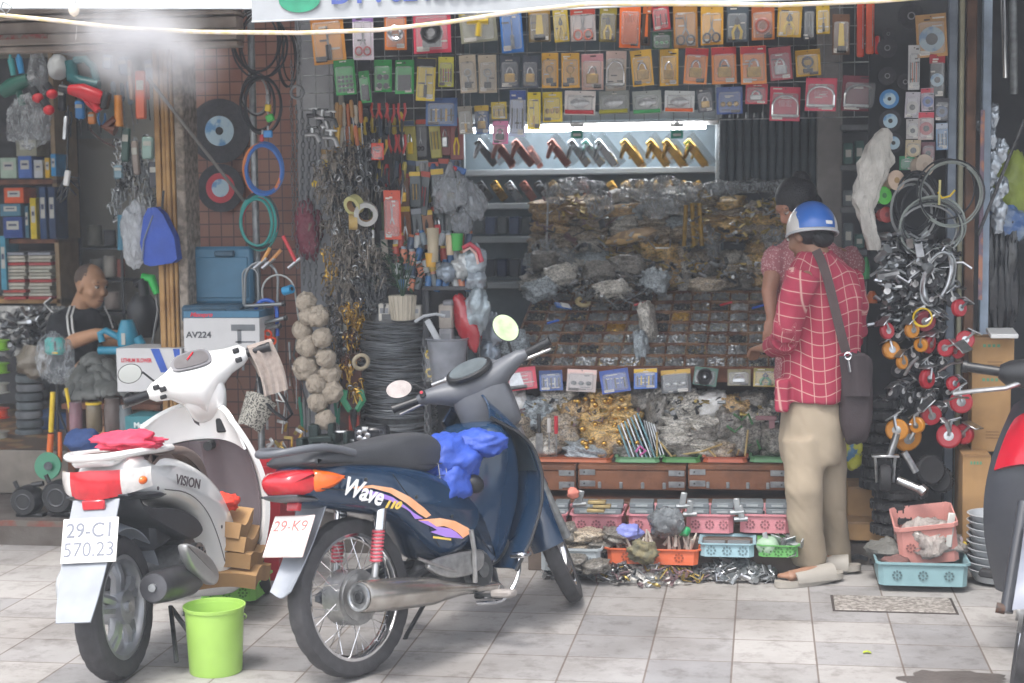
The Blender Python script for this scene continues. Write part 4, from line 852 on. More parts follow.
for yy,nm in((116,'top_rail'),(171,'shelf'),(205,'shelf'),(239,'shelf'),(285,'shelf')):
 b=MB();z=zat(yy,YS)-.12;b.box(((sx1-sx0)/2,.12,z),(sx1-sx0,.26,.035 if yy>120 else.05),SHM,bev=.003);b.build(nm,cab)
for x in(0,sx1-sx0):
 b=MB();b.box((x,0,1.2),(.03,.03,2.3),SHM,bev=.003);b.build('upright',cab)
LAMP=mat('tube_light','f0f4f4',.5,emit='f4f6fa',estr=18.0,var=0)
b=MB();z=zat(123,YS-.06)-.03
tube=thing('tube_lamp','white fluorescent tube along the top of the display cabinet','lamp',(sx0+.05,YS-.06,z))
b.box(((sx1-sx0)/2,.03,.025),((sx1-sx0)*.94,.06,.03),WHITEP,bev=.004);b.build('lamp_batten',tube)
b=MB();b.cyl((.03,0,0),(sx1-sx0-.12,0,0),.015,LAMP,12);b.build('light_tube',tube)
for px,lb in((577,'green and white price tag hanging above the silver door handles'),(677,'green and white price tag hanging above the gold door handles')):
 c_=at(px,131,9.35);t=thing('price_tag',lb,'tag',c_);b=MB();b.box((0,0,-.018),(.07,.003,.05),mat('tag_green','2f9a84',.5),bev=.004);b.build('tag_card',t)
 b=MB();b.add([(-.04,-.002,.02),(.04,-.002,.02),(.04,-.002,.055),(.022,-.002,.04),(0,-.002,.058),(-.022,-.002,.04),(-.04,-.002,.055)],[(0,1,2,3,4,5,6)],WHITEP);b.box((0,-.003,-.022),(.045,.002,.014),WHITEP);b.build('tag_print',t)
SILV=mat('silver_handle','b8bcc0',.25,.9);GOLD=mat('gold_handle','c8a050',.25,.9,var=.2,scale=30);ROSE=mat('copper_handle','9a6458',.35,.7)
hand=[(498,ROSE,'rose brown'),(517,ROSE,'rose brown'),(553,ROSE,'copper'),(573,SILV,'silver'),(587,SILV,'silver'),(600,SILV,'silver'),(626,GOLD,'gold'),(652,GOLD,'gold'),(668,GOLD,'gold'),(690,GOLD,'old gold'),(480,SILV,'dull silver')]
for i,(px,m,cn)in enumerate(hand):
 c_=at(px+6,153,9.5);t=thing('lever_lock_set','%s door lever on the upper cabinet shelf, %s'%(cn,['leftmost of the rose pair','right of the rose pair','on its own between rose and silver','leftmost silver one','middle silver one','rightmost silver one','leftmost gold one','second gold one','third gold one','last one beside the upright','below the pink card'][i]),'door lever',c_,(R(-8),R(-38),0),'door handles on the cabinet shelf')
 b=MB();b.box((0,0,0),(.05,.016,.19),m,bev=.007);b.cyl((0,-.006,.055),(0,-.03,.055),.018,m,12);b.build('handle_plate',t)
 b=MB();b.tube([(0,-.03,.055),(-.02,-.04,.045),(-.055,-.04,.02),(-.07,-.035,.01)],[.017,.015,.013,.009],m,8);b.build('lever',t)
 b=MB();b.box((.04,.012,0),(.05,.02,.22),mat('acrylic_board','a8b4ba',.15,alpha=.35));b.build('mounting_board',t)
for i,(px,m,cn)in enumerate(((507,ROSE,'small rose'),(563,SILV,'small silver'),(612,SILV,'small silver'),(638,GOLD,'small gold'),(661,GOLD,'small gold'),(680,GOLD,'small gold'),(700,GOLD,'small gold'),(535,ROSE,'small copper'))):
 c_=at(px,157,9.62);t=thing('lever_lock_set','%s door lever behind the others on the upper shelf, %s'%(cn,['between the rose pair','left of the silver ones','right of the silver ones','first gold from left','second gold from left','third gold from left','fourth gold from left','before the copper one'][i]),'door lever',c_,(R(-8),R(-30),0),'door handles on the cabinet shelf')
 b=MB();b.box((0,0,0),(.04,.012,.15),m,bev=.006);b.build('handle_plate',t);b=MB();b.tube([(0,-.02,.04),(-.02,-.03,.03),(-.05,-.03,.01)],[.012,.011,.008],m,8);b.build('lever',t)
LOCKM=[ROSE,SILV,GOLD,DSTEEL]
for i in range(17):
 px=470+i*14.5;m=LOCKM[(i*7)%4 if i<11 else 2]
 c_=at(px,191,9.5);t=thing('doorknob_set','%s doorknob set on the second cabinet shelf, %s from the left'%({0:'coppery',1:'silver',2:'gold',3:'dark'}[LOCKM.index(m)],ordn(i)),'door knob',c_,(0,R(-35),0),'door knob sets on the second shelf')
 b=MB();b.box((0,0,0),(.05,.012,.13),m,bev=.006);b.build('back_plate',t);b=MB();b.ell((0,-.03,.02),.026,m,10,8);b.build('knob',t)
for i in range(14):
 yy=(226,268)[i%2];px=462+(i//2)*12;c_,w_,h_=pxb(px,yy-9,px+11,yy+8,9.45)
 b=MB();b.box((0,0,0),(w_*.9,.12,h_),paint(['4a5a7a','3c4450','5c6468','2c3c5c'][i%4],.4),bev=.006);o=b.build('small_box');o.location=c_
 tag(o,'%s small carton on the %s dark side shelf, %s from the left'%(['slate blue','charcoal','grey','navy'][i%4],['upper','lower'][i%2],ordn(i//2)),'carton','cartons on the dark side shelves')
PIPE=mat('dark_corrugated','3a444a',.5,var=.2)
for i in range(12):
 px=723+i*8.2;a=at(px,118,9.1);c=at(px,190,9.1);b=MB();n=26
 b.tube([(0,0,(c.z-a.z)*k/n)for k in range(n+1)],[.021+(.003 if k%2 else 0)for k in range(n+1)],PIPE,10);b.cyl((0,0,.0),(0,0,.03),.012,PIPE,8)
 o=b.build('corrugated_pipe');o.location=a;tag(o,'dark ribbed pipe standing in the row right of the cabinet, %s from the left'%ordn(i),'pipe','dark ribbed pipes behind the woman')
def bagm(name,c1,c2,sheen=None,sc=26,coat=.7,rough=.42,nsc=5):
 m=bpy.data.materials.new(name);m.use_nodes=True;nt=m.node_tree;n=nt.nodes;l=nt.links;b=n['Principled BSDF']
 tc=n.new('ShaderNodeTexCoord');v=n.new('ShaderNodeTexVoronoi');v.inputs['Scale'].default_value=sc;l.new(tc.outputs['Object'],v.inputs[0])
 nz=n.new('ShaderNodeTexNoise');nz.inputs['Scale'].default_value=nsc;nz.inputs['Detail'].default_value=6;l.new(tc.outputs['Object'],nz.inputs[0])
 sp=n.new('ShaderNodeSeparateColor');l.new(v.outputs['Color'],sp.inputs[0])
 rp=n.new('ShaderNodeValToRGB');e=rp.color_ramp.elements;e[0].color=[q*2.3 for q in lin(c1)];e[1].color=[min(.9,q*2.0)for q in lin(c2)];e[0].position=.2;e[1].position=.8;l.new(sp.outputs[0],rp.inputs[0])
 r2=n.new('ShaderNodeValToRGB');e=r2.color_ramp.elements;e[0].position=.55;e[1].position=.66;e[0].color=(0,0,0,1);e[1].color=(.4,.4,.4,1);l.new(nz.outputs[0],r2.inputs[0])
 mx=n.new('ShaderNodeMix');mx.data_type='RGBA';l.new(r2.outputs[0],mx.inputs[0]);l.new(rp.outputs[0],mx.inputs[6]);mx.inputs[7].default_value=lin(sheen or 'a8acb0');l.new(mx.outputs[2],b.inputs['Base Color'])  # pale noise patches put plastic highlights into the base colour
 b.inputs['Roughness'].default_value=rough;b.inputs['Metallic'].default_value=.15;b.inputs['Coat Weight'].default_value=.4 if nsc<9 else 0;b.inputs['Coat Roughness'].default_value=.12
 nz.inputs['Distortion'].default_value=1.0;av=n.new('ShaderNodeMath');av.operation='MULTIPLY_ADD';av.inputs[1].default_value=.22;l.new(sp.outputs[1],av.inputs[0]);l.new(nz.outputs[0],av.inputs[2]);bp=n.new('ShaderNodeBump');bp.inputs['Strength'].default_value=.8;bp.inputs['Distance'].default_value=.009 if nsc<9 else.002 if nsc==30 else.008;l.new(av.outputs[0],bp.inputs['Height']);l.new(bp.outputs[0],b.inputs['Coat Normal']);l.new(bp.outputs[0],b.inputs['Normal'])
 return m
BG={'brown':bagm('bag_brown','4c453d','8e8270'),'grey':bagm('bag_grey','5c5a55','a29e96','b8b6b0'),'gold':bagm('bag_gold','6a5838','b0925a','a8a090',22),'dark':bagm('bag_dark','383632','64605a','8c8a84'),'white':bagm('bag_white','9c9c98','d4d4d0','e8e8e8'),'amber':bagm('bag_amber','5c4a34','9c8258','a8a49c'),'bluegrey':bagm('bag_bluegrey','545a5e','8c9498','acb2b4')}
bagproto={}
def bagmesh(kind,var):
 key=(kind,var)
 if key not in bagproto:
  b=MB();b.ell((0,0,0),(.5,.5,.5),BG[kind],34,22,jit=.35,seed=var+len(kind)*3,pw=.62);bagproto[key]=(b,None)
  me=bpy.data.meshes.new('hardware_bag');vs=[]
  for v in b.v:
   q=Vector(v)*6;d=1+.10*noise.noise(q*1.2+Vector((var,0,0)))+.04*noise.noise(q*2.7)+.03*(.5-abs(noise.noise(q*2.0)*2));vs.append((v[0]*d,v[1]*d,v[2]*d))
  me.from_pydata(vs,[],b.f);me.materials.append(BG[kind]);me.polygons.foreach_set('use_smooth',[True]*len(b.f));me.update();bagproto[key]=me
 return bagproto[key]
def bag(c,sz,kind,label,rot=(0,0,0),group=None,nm='hardware_bag',cat='bag'):
 o=bpy.data.objects.new(nm,bagmesh(kind,rnd.randrange(4)));COL.objects.link(o);o.location=c;o.rotation_euler=rot;o.scale=sz
 return tag(o,label,cat,group)
def pile(px0,px1,yt,yb,Y,kinds,wpx,hpx,gname,where,dY=.0):
 nrow=int((yb-yt)/hpx)
 for r_ in range(nrow):
  y=yb-hpx*(r_+.5);Yr=Y+dY*(r_/max(1,nrow-1));x=px0+rnd.uniform(-4,4);k=0
  while x<px1-wpx*.4:
   wq=wpx*rnd.uniform(.8,1.3);p=at(x+wq/2,y+rnd.uniform(-2,2),Yr+rnd.uniform(-.03,.03));s_=1/ppm(p)
   kd=rnd.choice(kinds);bag(p,(wq*s_*1.15,.24,hpx*s_*rnd.uniform(1.25,1.6)),kd,'%s bag in %s, %s from left, %s layer up'%({'brown':'brown grey','grey':'silver grey','gold':'golden','dark':'dark','white':'whitish','amber':'amber brown','bluegrey':'bluish grey'}[kd],where,ordn(k),ordn(r_)),(rnd.uniform(-.15,.15),rnd.uniform(-.14,.14),rnd.uniform(-.3,.3)),gname)
   x+=wq;k+=1
pile(536,612,192,242,9.15,['brown','brown','amber'],32,8.5,'bags in the left stack of the back pile','left back stack',.1)
pile(528,602,240,288,9.05,['grey','grey','bluegrey','brown'],25,12,'bags at the lower left of the back pile','lower left back pile',.1)
pile(600,692,236,288,9.1,['brown','amber','grey','dark','gold'],19,14,'bags at the lower middle of the back pile','lower middle back pile',.1)
pile(612,692,190,240,9.2,['grey','brown','bluegrey','grey'],30,12,'cloudy bags in the middle of the back pile','upper middle back pile',.1)
pile(692,752,194,240,9.15,['gold','amber','gold','brown'],26,8,'golden bags in the right stack of the back pile','golden back stack',.1)
pile(750,800,194,292,9.1,['brown','gold','grey','amber'],22,10,'bags at the right end of the back pile','right end back pile',.1)
pile(690,752,242,288,9.1,['dark','grey','brown','bluegrey'],24,12,'dark bags low on the right of the back pile','dark lower back pile',.1)
CLB=film('clear_film_bag','b8bec2',.15,.75,18)
for i,(x,y,w_,h_)in enumerate(((575,186,50,14),(555,195,22,16),(640,190,40,16),(665,186,36,16),(690,192,26,16),(600,204,26,22),(660,206,40,18),(722,188,36,14),(752,186,40,12),(785,186,36,14),(545,250,24,20),(563,262,26,22),(775,240,20,26),(712,245,12,26),(632,262,22,16))):
 p=at(x,y,9.0);s_=1/ppm(p);b=MB();crumple(b,(0,0,0),(w_*s_*.55,.08,h_*s_*.6),CLB,i+1,26,14,.5);o=b.build('plastic_bag');o.location=p
 tag(o,'crinkled clear plastic bag on the back pile, %s'%['on the very top left','at the upper left corner','at the top middle','right of the top middle','above the golden bags','under the top left one','sagging in the middle','over the golden stack','below the dark pipes','beside the woman, on top','at the left edge, low','just above the left trays','close to the woman elbow','next to the brass rods','lying low in the middle'][i],'plastic bag')
for i,(x0,y0,x1,y1)in enumerate(((686,205,684,246),(692,203,694,246),(699,203,702,246))):
 b=MB();b.cyl(at(x0,y0,8.95),at(x1,y1,8.95),.012,BRASS,8);tag(b.build('brass_rod'),'brass rod standing against the back pile, %s of three'%['left','middle','right'][i],'rod','brass rods on the back pile')
b=MB();b.cyl(at(548,200,8.95),at(546,262,8.95),.006,ALU,6);tag(b.build('thin_rod'),'thin pale rod standing at the left end of the back pile','rod')
b=MB();crumple(b,(0,0,0),(.14,.03,.035),BG['amber'],4,24,12,.4);o=b.build('long_packet');o.location=at(630,236,8.93);o.rotation_euler=(0,R(-14),0);tag(o,'long brown packet lying slanted on the back pile','packet')
b=MB();b.box((0,0,0),(.05,.03,.05),BRASS,bev=.01);b.torus((0,-.016,0),.014,.004,STEEL,axis=(0,1,0),n=12);o=b.build('brass_valve');o.location=at(699,267,8.85);tag(o,'square brass fitting below the brass rods','fitting')
TY0,TZ0,TY1,TZ1=7.86,.86,8.92,1.17
WOODC=mat('tray_wood','86664a',.65,col2='5e3c2c',scale=12,bump=.2)
def tz(y):return TZ0+(TZ1-TZ0)*(y-TY0)/(TY1-TY0)
def tray(px0,px1,nc,nr,label):
 X0=at(px0,368,TY0).x;X1=at(px1,368,TY0).x;sl_=math.atan2(TZ1-TZ0,TY1-TY0)
 t=thing('compartment_tray',label,'tray',(X0,TY0,TZ0),(sl_,0,0));L=math.hypot(TY1-TY0,TZ1-TZ0);W=X1-X0
 b=MB();b.box((W/2,L/2,-.045),(W,L,.012),WOODC);b.build('tray_base',t)
 b=MB()
 for i in range(nc+1):b.box((W*i/nc,L/2,-.022),(.009,L-.01,.046),WOODC)
 b.build('long_dividers',t)
 b=MB()
 for j in range(nr+1):b.box((W/2,L*j/nr,-.020),(W+.004,.012,.052),WOODC)
 b.build('cross_dividers',t)
 b=MB();b.box((W/2,-.012,-.03),(W+.01,.014,.08),WOODB,bev=.003);b.build('front_lip',t)
 return t,W,L
FILL=[bagm('screws_steel','4a443a','beb29e','c0b4a0',150,nsc=30),bagm('screws_dark','38322a','968a78','8c8270',150,nsc=30),bagm('screws_brass','4a4030','b09a68','a89c80',150,nsc=30),bagm('screws_pale','605a4e','d0c8b8','d0c8b8',150,nsc=30),bagm('screws_brown','443a30','a8967c','b0a490',150,nsc=30)]
def screws(t,W,L,nc,nr,name,label,seed):
 g=random.Random(seed);b=MB()
 for i in range(nc):
  for j in range(nr):
   m=g.choice([FILL[0],FILL[4],FILL[1],FILL[2],FILL[3],FILL[4]]);m2=g.choice([STEEL,DSTEEL,GALV,BRASS]if m is FILL[2]else[STEEL,GALV,DSTEEL])
   x0=W*i/nc+.005;x1=W*(i+1)/nc-.005;y0=L*j/nr+.006;y1=L*(j+1)/nr-.006;sd=g.random()*50;hh=g.uniform(-.016,-.008)
   b.grid(lambda u,v:(x0+(x1-x0)*u,y0+(y1-y0)*v,hh+.006*math.sin(PI*u)*math.sin(PI*v)+.004*noise.noise(Vector((u*5+sd,v*5,0)))),6,6,m)
   kind=g.random()
   for k in range(110):
    x=g.uniform(x0+.006,x1-.006);y=g.uniform(y0+.006,y1-.006);z=hh+.006*math.sin(PI*(x-x0)/(x1-x0))*math.sin(PI*(y-y0)/(y1-y0))+g.uniform(.001,.006)
    a=g.uniform(0,2*PI);ln=g.uniform(.005,.009);d=Vector((math.cos(a),math.sin(a),g.uniform(-.3,.5)))*ln;p=Vector((x,y,z))
    if kind<.7:b.cyl(p-d,p+d,.0024,m2,3);b.cyl(p+d,p+d*1.3,.005,m2,5)
    else:b.torus(p,.0055,.002,m2,axis=(d.x,d.y,abs(d.z)+.01),n=6,k=3)
 o=b.build(name);o.location=t.location;o.rotation_euler=t.rotation_euler;stuff(o,label,'screws')
t,W,L=tray(506,640,6,7,'wooden compartment tray of screws on the left half of the sloping counter')
screws(t,W,L,6,7,'loose_screws','loose screws, nuts and washers filling the left compartment tray',3)
t2,W2,L2=tray(642,790,7,7,'wooden compartment tray of screws on the right half of the sloping counter')
screws(t2,W2,L2,7,7,'loose_screws','loose screws, nuts and washers filling the right compartment tray',4)
xl=at(500,368,7.85).x;xr=at(791,368,7.85).x
st_=thing('display_counter','brown wooden stepped counter that carries the trays of the hardware stall','counter',(xl,7.85,.12))
b=MB();b.box(((xr-xl)/2,.9,.33),(xr-xl,.9,.66),WOODB,bev=.005);b.build('counter_body',st_)
b=MB();b.box(((xr-xl)/2,.03,.70),(xr-xl,.02,.02),WOODB);b.box(((xr-xl)/2,.44,.5),(xr-xl,.02,.42),mat('dark_brown_wood','4a3428',.8));b.build('counter_shelf',st_)  # set-back panel is a darker brown than the counter
b=MB();b.box(((xr-xl)/2,1.45,.6),(xr-xl,.7,.9),WOODB);b.build('counter_back',st_)
for i,(x,y,w_,h_,kd,lb)in enumerate(((560,276,30,14,'grey','silver wrapped bag lying across the upper left trays'),(540,290,26,14,'bluegrey','bluish bag slumped at the left end of the trays'),(600,272,30,14,'dark','dark bag of bolts lying above the middle trays'),(628,268,30,16,'dark','dark bag spilling over the tray middle'),(612,290,30,12,'grey','flat grey bag of nails on the upper trays'),(655,282,22,16,'bluegrey','small bluish bag standing on the tray partition'),(648,322,12,26,'grey','narrow grey bag draped down between the two trays'),(641,345,12,18,'bluegrey','small knotted bag lower down between the two trays'),(513,345,26,18,'bluegrey','bluish dark bag at the left front corner of the trays'),(705,285,26,9,'brown','flat brown bag at the top of the right tray'),(545,262,22,14,'dark','dark bag behind the left trays'))):
 Yb=8.85-(y-262)/100*.95;p=at(x,y,Yb-.02);s_=1/ppm(p);bag(p,(w_*s_*1.2,.12,h_*s_*1.5),kd,lb,(0,rnd.uniform(-.2,.2),rnd.uniform(-.4,.4)))
c_=at(583,302,8.48);b=MB();b.torus(c_,.032,.012,mat('tan_tape','a89870',.5),axis=(.2,-.5,.8),n=20);tag(b.build('tape_roll'),'roll of tan tape lying on the left tray','tape')
b=MB();b.box((0,0,0),(.09,.05,.012),pla('3c6ab0'),bev=.003);b.box((.01,-.002,.007),(.05,.05,.006),WHITEP,bev=.002);o=b.build('blue_white_packet');o.location=at(563,306,8.44);o.rotation_euler=(.4,.2,.5);tag(o,'blue and white packet beside the tape roll','packet')
for i,(x,y,c,lb)in enumerate(((726,309,'c03038','red pen lying in the right tray'),(640,309,'c83038','red handled tool lying in the middle of the trays'),(553,327,'2c60c0','small blue marker lying on the left tray'),(758,312,'3058c0','blue marker lying near the woman hand'))):
 Yb=8.85-(y-262)/100*.95;b=MB();p=at(x,y,Yb);b.cyl(p+Vector((-.03,-.01,.02)),p+Vector((.03,.01,.035)),.006,pla(c),8);tag(b.build('marker_pen'),lb,'pen')
def traypt(x0,x1,y0,y1):
 def f(i):x=rnd.uniform(x0,x1);y=rnd.uniform(y0,y1);p=at(x,y,8.85-(y-262)/100*.95);return(p.x,p.y,p.z+.012)
 return f
scatter_later=[(110,traypt(548,655,266,300),'loose drift over the upper left trays','loose fittings over the upper left trays',(0,1,2,2),(1,5,2,4),.9),(70,traypt(655,782,264,280),'loose drift along the top of the right tray','loose fittings along the top of the right tray',(0,1,2,3),(1,5,2),.8),(26,traypt(580,640,292,306),'fan of nails on the left tray','nails on the left tray',(0,2),(5,),1.1)]
for(x0,y0,x1,y1,k,bk,ac,lb,im,tl_)in((495,368,537,391,'saw','c02c44','c83a50','pink red pack with two hacksaw blades on the counter lip',STEEL,-.08),(539,370,563,391,'bits','34508c','2c4478','blue pack of drill bits on the counter lip',STEEL,0),(566,369,597,392,'knobs','a89c98','c8a8a0','whitish pack with a grey bottle shaped tool on the counter lip',DSTEEL,.05),(600,369,630,393,'bits','2c4894','3854a0','deep blue pack leaning askew on the counter lip',pla('4a6ab0'),-.15),(633,368,658,389,'bits','2f5ca8','d8b028','pack with yellow top and blue base on the counter lip',YM,-.1),(660,369,692,393,'knobs','2c2e32','c8a040','black pack with yellow stripe and red mark on the counter lip',STEEL,-.07),(693,367,718,386,'gear','34584c','3c6454','dark green pack with a steel clamp on the counter lip',STEEL,.06),(727,369,751,386,'padlock','6a6248','7c7450','olive pack with a slim bolt on the counter lip',STEEL,-.04),(753,368,778,387,'pliers','a08c40','8c8444','mustard pack with green tool on the counter lip',GM,.05)):
 card(x0,y0,x1,y1,7.78,k,bk,ac,lb,tl_,im=im,lean=R(-18))
FB=[(512,408,28,26,'white'),(535,412,34,20,'bluegrey'),(560,400,30,16,'grey'),(575,412,26,18,'amber'),(600,402,26,16,'gold'),(622,402,30,14,'gold'),(560,432,34,26,'brown'),(598,418,30,14,'gold'),(625,418,28,14,'gold'),(595,432,26,14,'gold'),(618,432,30,14,'gold'),(606,445,30,14,'amber'),(642,400,24,16,'dark'),(655,418,16,34,'dark'),(662,402,30,20,'grey'),(684,406,36,22,'grey'),(590,450,40,12,'bluegrey'),(625,450,26,12,'dark'),(676,420,30,10,'grey'),(680,430,32,10,'grey'),(676,440,32,10,'grey'),(682,450,32,10,'dark'),(704,422,30,12,'grey'),(706,434,28,12,'dark'),(704,446,30,12,'grey'),(712,404,28,18,'white'),(735,408,30,18,'amber'),(728,426,24,24,'dark'),(758,404,28,18,'dark'),(756,420,26,18,'grey'),(780,410,24,20,'dark'),(745,440,30,24,'dark'),(776,440,30,24,'dark'),(542,448,30,16,'grey'),(720,450,30,14,'brown'),(518,430,26,24,'brown'),(522,450,24,14,'dark')]
for i,(x,y,w_,h_,kd)in enumerate(FB):
 Yb=7.98-(y-390)/65*.22;p=at(x,y,Yb);s_=1/ppm(p)
 near='red hacksaw pack' if x<540 else 'first blue pack' if x<566 else 'bottle pack' if x<598 else 'deep blue pack' if x<632 else 'yellow topped pack' if x<660 else 'black pack' if x<694 else 'dark green pack' if x<726 else 'olive pack' if x<752 else 'mustard pack'
 bag(p,(w_*s_*1.2,.2,h_*s_*1.45),kd,'%s bag in the bin under the %s, %s'%({'brown':'brown grey','grey':'silver grey','gold':'golden','dark':'dark','white':'whitish','amber':'amber brown','bluegrey':'bluish grey'}[kd],near,'close under the lip' if y<412 else 'on the bin rim' if y>440 else 'halfway down, %s'%('left' if x%4<2 else 'right')),(0,rnd.uniform(-.2,.2),rnd.uniform(-.4,.4)),'bags in the lower bin')
for i in range(34):
 x=rnd.uniform(575,642);y=rnd.uniform(398,448);p=at(x,y,7.86-(y-390)/65*.22+rnd.uniform(0,.03));b=MB();b.ell((0,0,0),rnd.uniform(.010,.016),GOLD,8,6);b.cyl((0,0,0),(0,.02,0),.006,BRASS,6);o=b.build('brass_ball');o.location=p
 tag(o,'small round brass knob heaped in the golden bin below the counter lip','knob','brass knobs heaped in the lower bin')
STRAW=mat('bamboo_stick','a8905c',.6)
def rodset(lst,m,r_,nm,lab,Y=7.72,grp=None):
 for i,(x0,y0,x1,y1)in enumerate(lst):
  b=MB();b.cyl(at(x0,y0,Y),at(x1,y1,Y-.03),r_,m if not isinstance(m,list)else m[i%len(m)],6);tag(b.build(nm),lab%ordn(i),nm.replace('_',' '),grp)
TEALR=mat('teal_rod','6a9098',.4,.4)
rodset([(618+i*3.2,425-i*2,630+i*4.2,458)for i in range(7)],[TEALR,STEEL],.005,'threaded_rod','thin teal grey rod fanned out in the bin, %s from the left',7.70,'rods fanned out in the lower bin')
rodset([(644+i*2.4,420+i,652+i*3.2,458)for i in range(5)],STEEL,.004,'steel_rod','thin steel rod right of the teal bundle, %s from the left',7.71,'steel rods in the lower bin')
rodset([(657,432,657,457),(660,442,672,457),(672,456,700,452),(700,452,722,444),(708,449,716,457),(737,455,739,450),(725,456,732,450),(748,430,745,456)],STRAW,.005,'bamboo_stick','short tan stick lying in the lower bin, %s from the left',7.69,'tan sticks in the lower bin')
for(x,y0,y1,hc,lb)in((539,414,455,None,'grey bladed putty knife standing in the bin beside the blue motorbike'),(549,418,450,'c8c4c0','pale handled chisel standing in the bin'),(556,416,455,'c02838','red handled screwdriver standing in the bin')):
 a=at(x,y0,7.68);c=at(x,y1,7.68);t=thing('hand_tool',lb,'hand tool',a);h_=a.z-c.z;hm=pla(hc)if hc else DSTEEL
 b=MB();b.cyl((0,0,0),(0,0,-h_*.45),.010,hm,8);b.build('tool_handle',t)
 b=MB();b.box((0,0,-h_*.72),(.035 if not hc else.008,.004,h_*.5),STEEL,bev=.001);b.build('tool_blade',t)
gg=mat('green_metal','3c6a40',.5)
for i,(x,y)in enumerate(((735,432),(742,420),(750,445))):
 b=MB();p=at(x,y,7.72);b.tube([p+Vector((-.04,0,.03)),p+Vector((0,0,0)),p+Vector((.03,0,.03)),p+Vector((.05,0,-.02))],.007,gg,6);tag(b.build('green_clamp'),'dark green clamp tool in the lower bin, %s of three'%['left','upper','right'][i],'clamp')
b=MB();p=at(766,418,7.72);b.box(p,(.10,.012,.022),mat('mauve_plate','8a6468',.5),bev=.002);b.box(p+Vector((.028,.002,-.07)),(.028,.01,.12),mat('mauve_plate',''),bev=.002);tag(b.build('angle_bracket'),'mauve red T shaped bracket hanging in the lower bin','bracket')
b=MB();b.tube([at(636,452,7.66),at(640,446,7.66),at(646,451,7.66),at(640,455,7.66)],.006,pla('d868b0'),6);tag(b.build('pink_ribbon'),'small pink plastic tie among the teal rods','tie')
def basket(x0,y0,x1,y1,Y,dep,hexc,label,cat='basket',nm='basket',holes=True,taper=.06,zbot=None,rot=0):
 c,w_,h_=pxb(x0,y0,x1,y1,Y);z0=-h_/2;z1=h_/2;m=mat('basket_'+hexc,hexc,.45,var=.06)
 t=thing(nm,label,cat,(c.x,Y+dep/2,c.z+z0),(0,0,rot));b=MB();H=h_
 def rr(w,d,z,e=.02):return[(sx*(w/2-(e if i==0 else 0)),sy*(d/2-(0 if i==0 else e)),z)for sx,sy,i in((-1,-1,1),(-1,-1,0),(1,-1,0),(1,-1,1),(1,1,1),(1,1,0),(-1,1,0),(-1,1,1))]
 w0=w_*(1-taper*1.2);d0=dep*(1-taper)
 b.loft([rr(w0-.01,d0-.01,.004),rr(w0,d0,0),rr(w_-.02,dep-.02,H*.86),rr(w_,dep,H*.9),rr(w_,dep,H),rr(w_-.012,dep-.012,H),rr(w_-.03,dep-.03,H*.86),rr(w0-.012,d0-.012,.008)],m);b.build('basket_body',t)
 if holes and w_>.15:
  b=MB();hm=mat('hole_'+hexc,[x*.45 for x in lin(hexc)[:3]],.8);n=3
  for q in range(n):
   cx=(q-(n-1)/2)*w_/n*.82
   for a in range(8):an=2*PI*a/8;b.box((cx+.017*math.cos(an),-dep/2+.012+(-.012*.0),H*.45+.017*math.sin(an)),(.008,.014,.008),hm,rot=(0,an,0))
   b.box((cx,-dep/2+.012,H*.45),(.008,.014,.008),hm)
  b.build('pierced_pattern',t)
 return t
for(x0,x1,c,lb)in((528,612,'b8643c','orange shallow tray rim on the chests at the left'),(614,660,'6aa070','pale green shallow tray below the teal rods'),(661,701,'4c8c48','bright green shallow tray below the grey bags'),(702,748,'b85c3c','short orange shallow tray in front of the green clamps'),(749,800,'5a8c60','green shallow tray at the right end of the chests')):
 basket(x0,457,x1,463,7.60,.30,c,lb,'tray','shallow_tray',False,.02)
PLANK=mat('chest_wood','84563a',.6,col2='5e3c2a',scale=5,bump=.25,bscale=60)
for(x0,x1,lb)in((500,576,'brown wooden chest with steel corner plates, left of three behind the motorbike wheel'),(578,686,'brown wooden chest with steel corner plates, the middle one of three'),(688,788,'brown wooden chest with steel corner plates, the one behind the man in plaid')):
 c,w_,h_=pxb(x0,465,x1,491,7.56);t=thing('wooden_chest',lb,'chest',(c.x,7.56,c.z-h_/2),group='wooden chests of the stall')
 b=MB();b.box((0,.2,h_*.40),(w_,.4,h_*.78),PLANK,bev=.004);b.build('chest_body',t)
 b=MB();b.box((0,.2,h_*.92),(w_,.41,h_*.2),PLANK,bev=.003);b.build('chest_lid',t)
 for s_ in(-1,1):
  for zz in(.25,.72):
   b=MB();b.box((s_*(w_/2-.045),-.002,h_*zz),(.075,.004,.028),GALV,bev=.001);b.cyl((s_*(w_/2-.03),-.003,h_*zz),(s_*(w_/2-.03),-.006,h_*zz),.005,DSTEEL,8);b.build('corner_plate',t)
 for i in range(4):b=MB();b.box(((-.3+.2*i)*w_,-.003,h_*.2),(.016,.006,.03),GALV,bev=.002);b.build('hasp',t)
b=MB();x0=at(500,497,7.5).x;x1=at(789,497,7.5).x;zz=at(650,502,7.5).z;b.box(((x0+x1)/2,7.72,(.12+zz)/2),(x1-x0,.45,zz-.12),PLANK,bev=.004);tag(b.build('plinth'),'brown wooden plinth under the three chests','plinth')
GBOX=mat('grey_carton','6c7478',.6,var=.12,scale=8)
b=MB();x0=at(530,535,7.2).x;x1=at(800,535,7.2).x;zz=at(650,535,7.18).z;b.box(((x0+x1)/2,7.30,zz/2),(x1-x0,.34,zz),mat('ledge_board','5c5048',.8,bump=.2),bev=.004);tag(b.build('low_ledge'),'low dark ledge under the pink baskets','ledge')
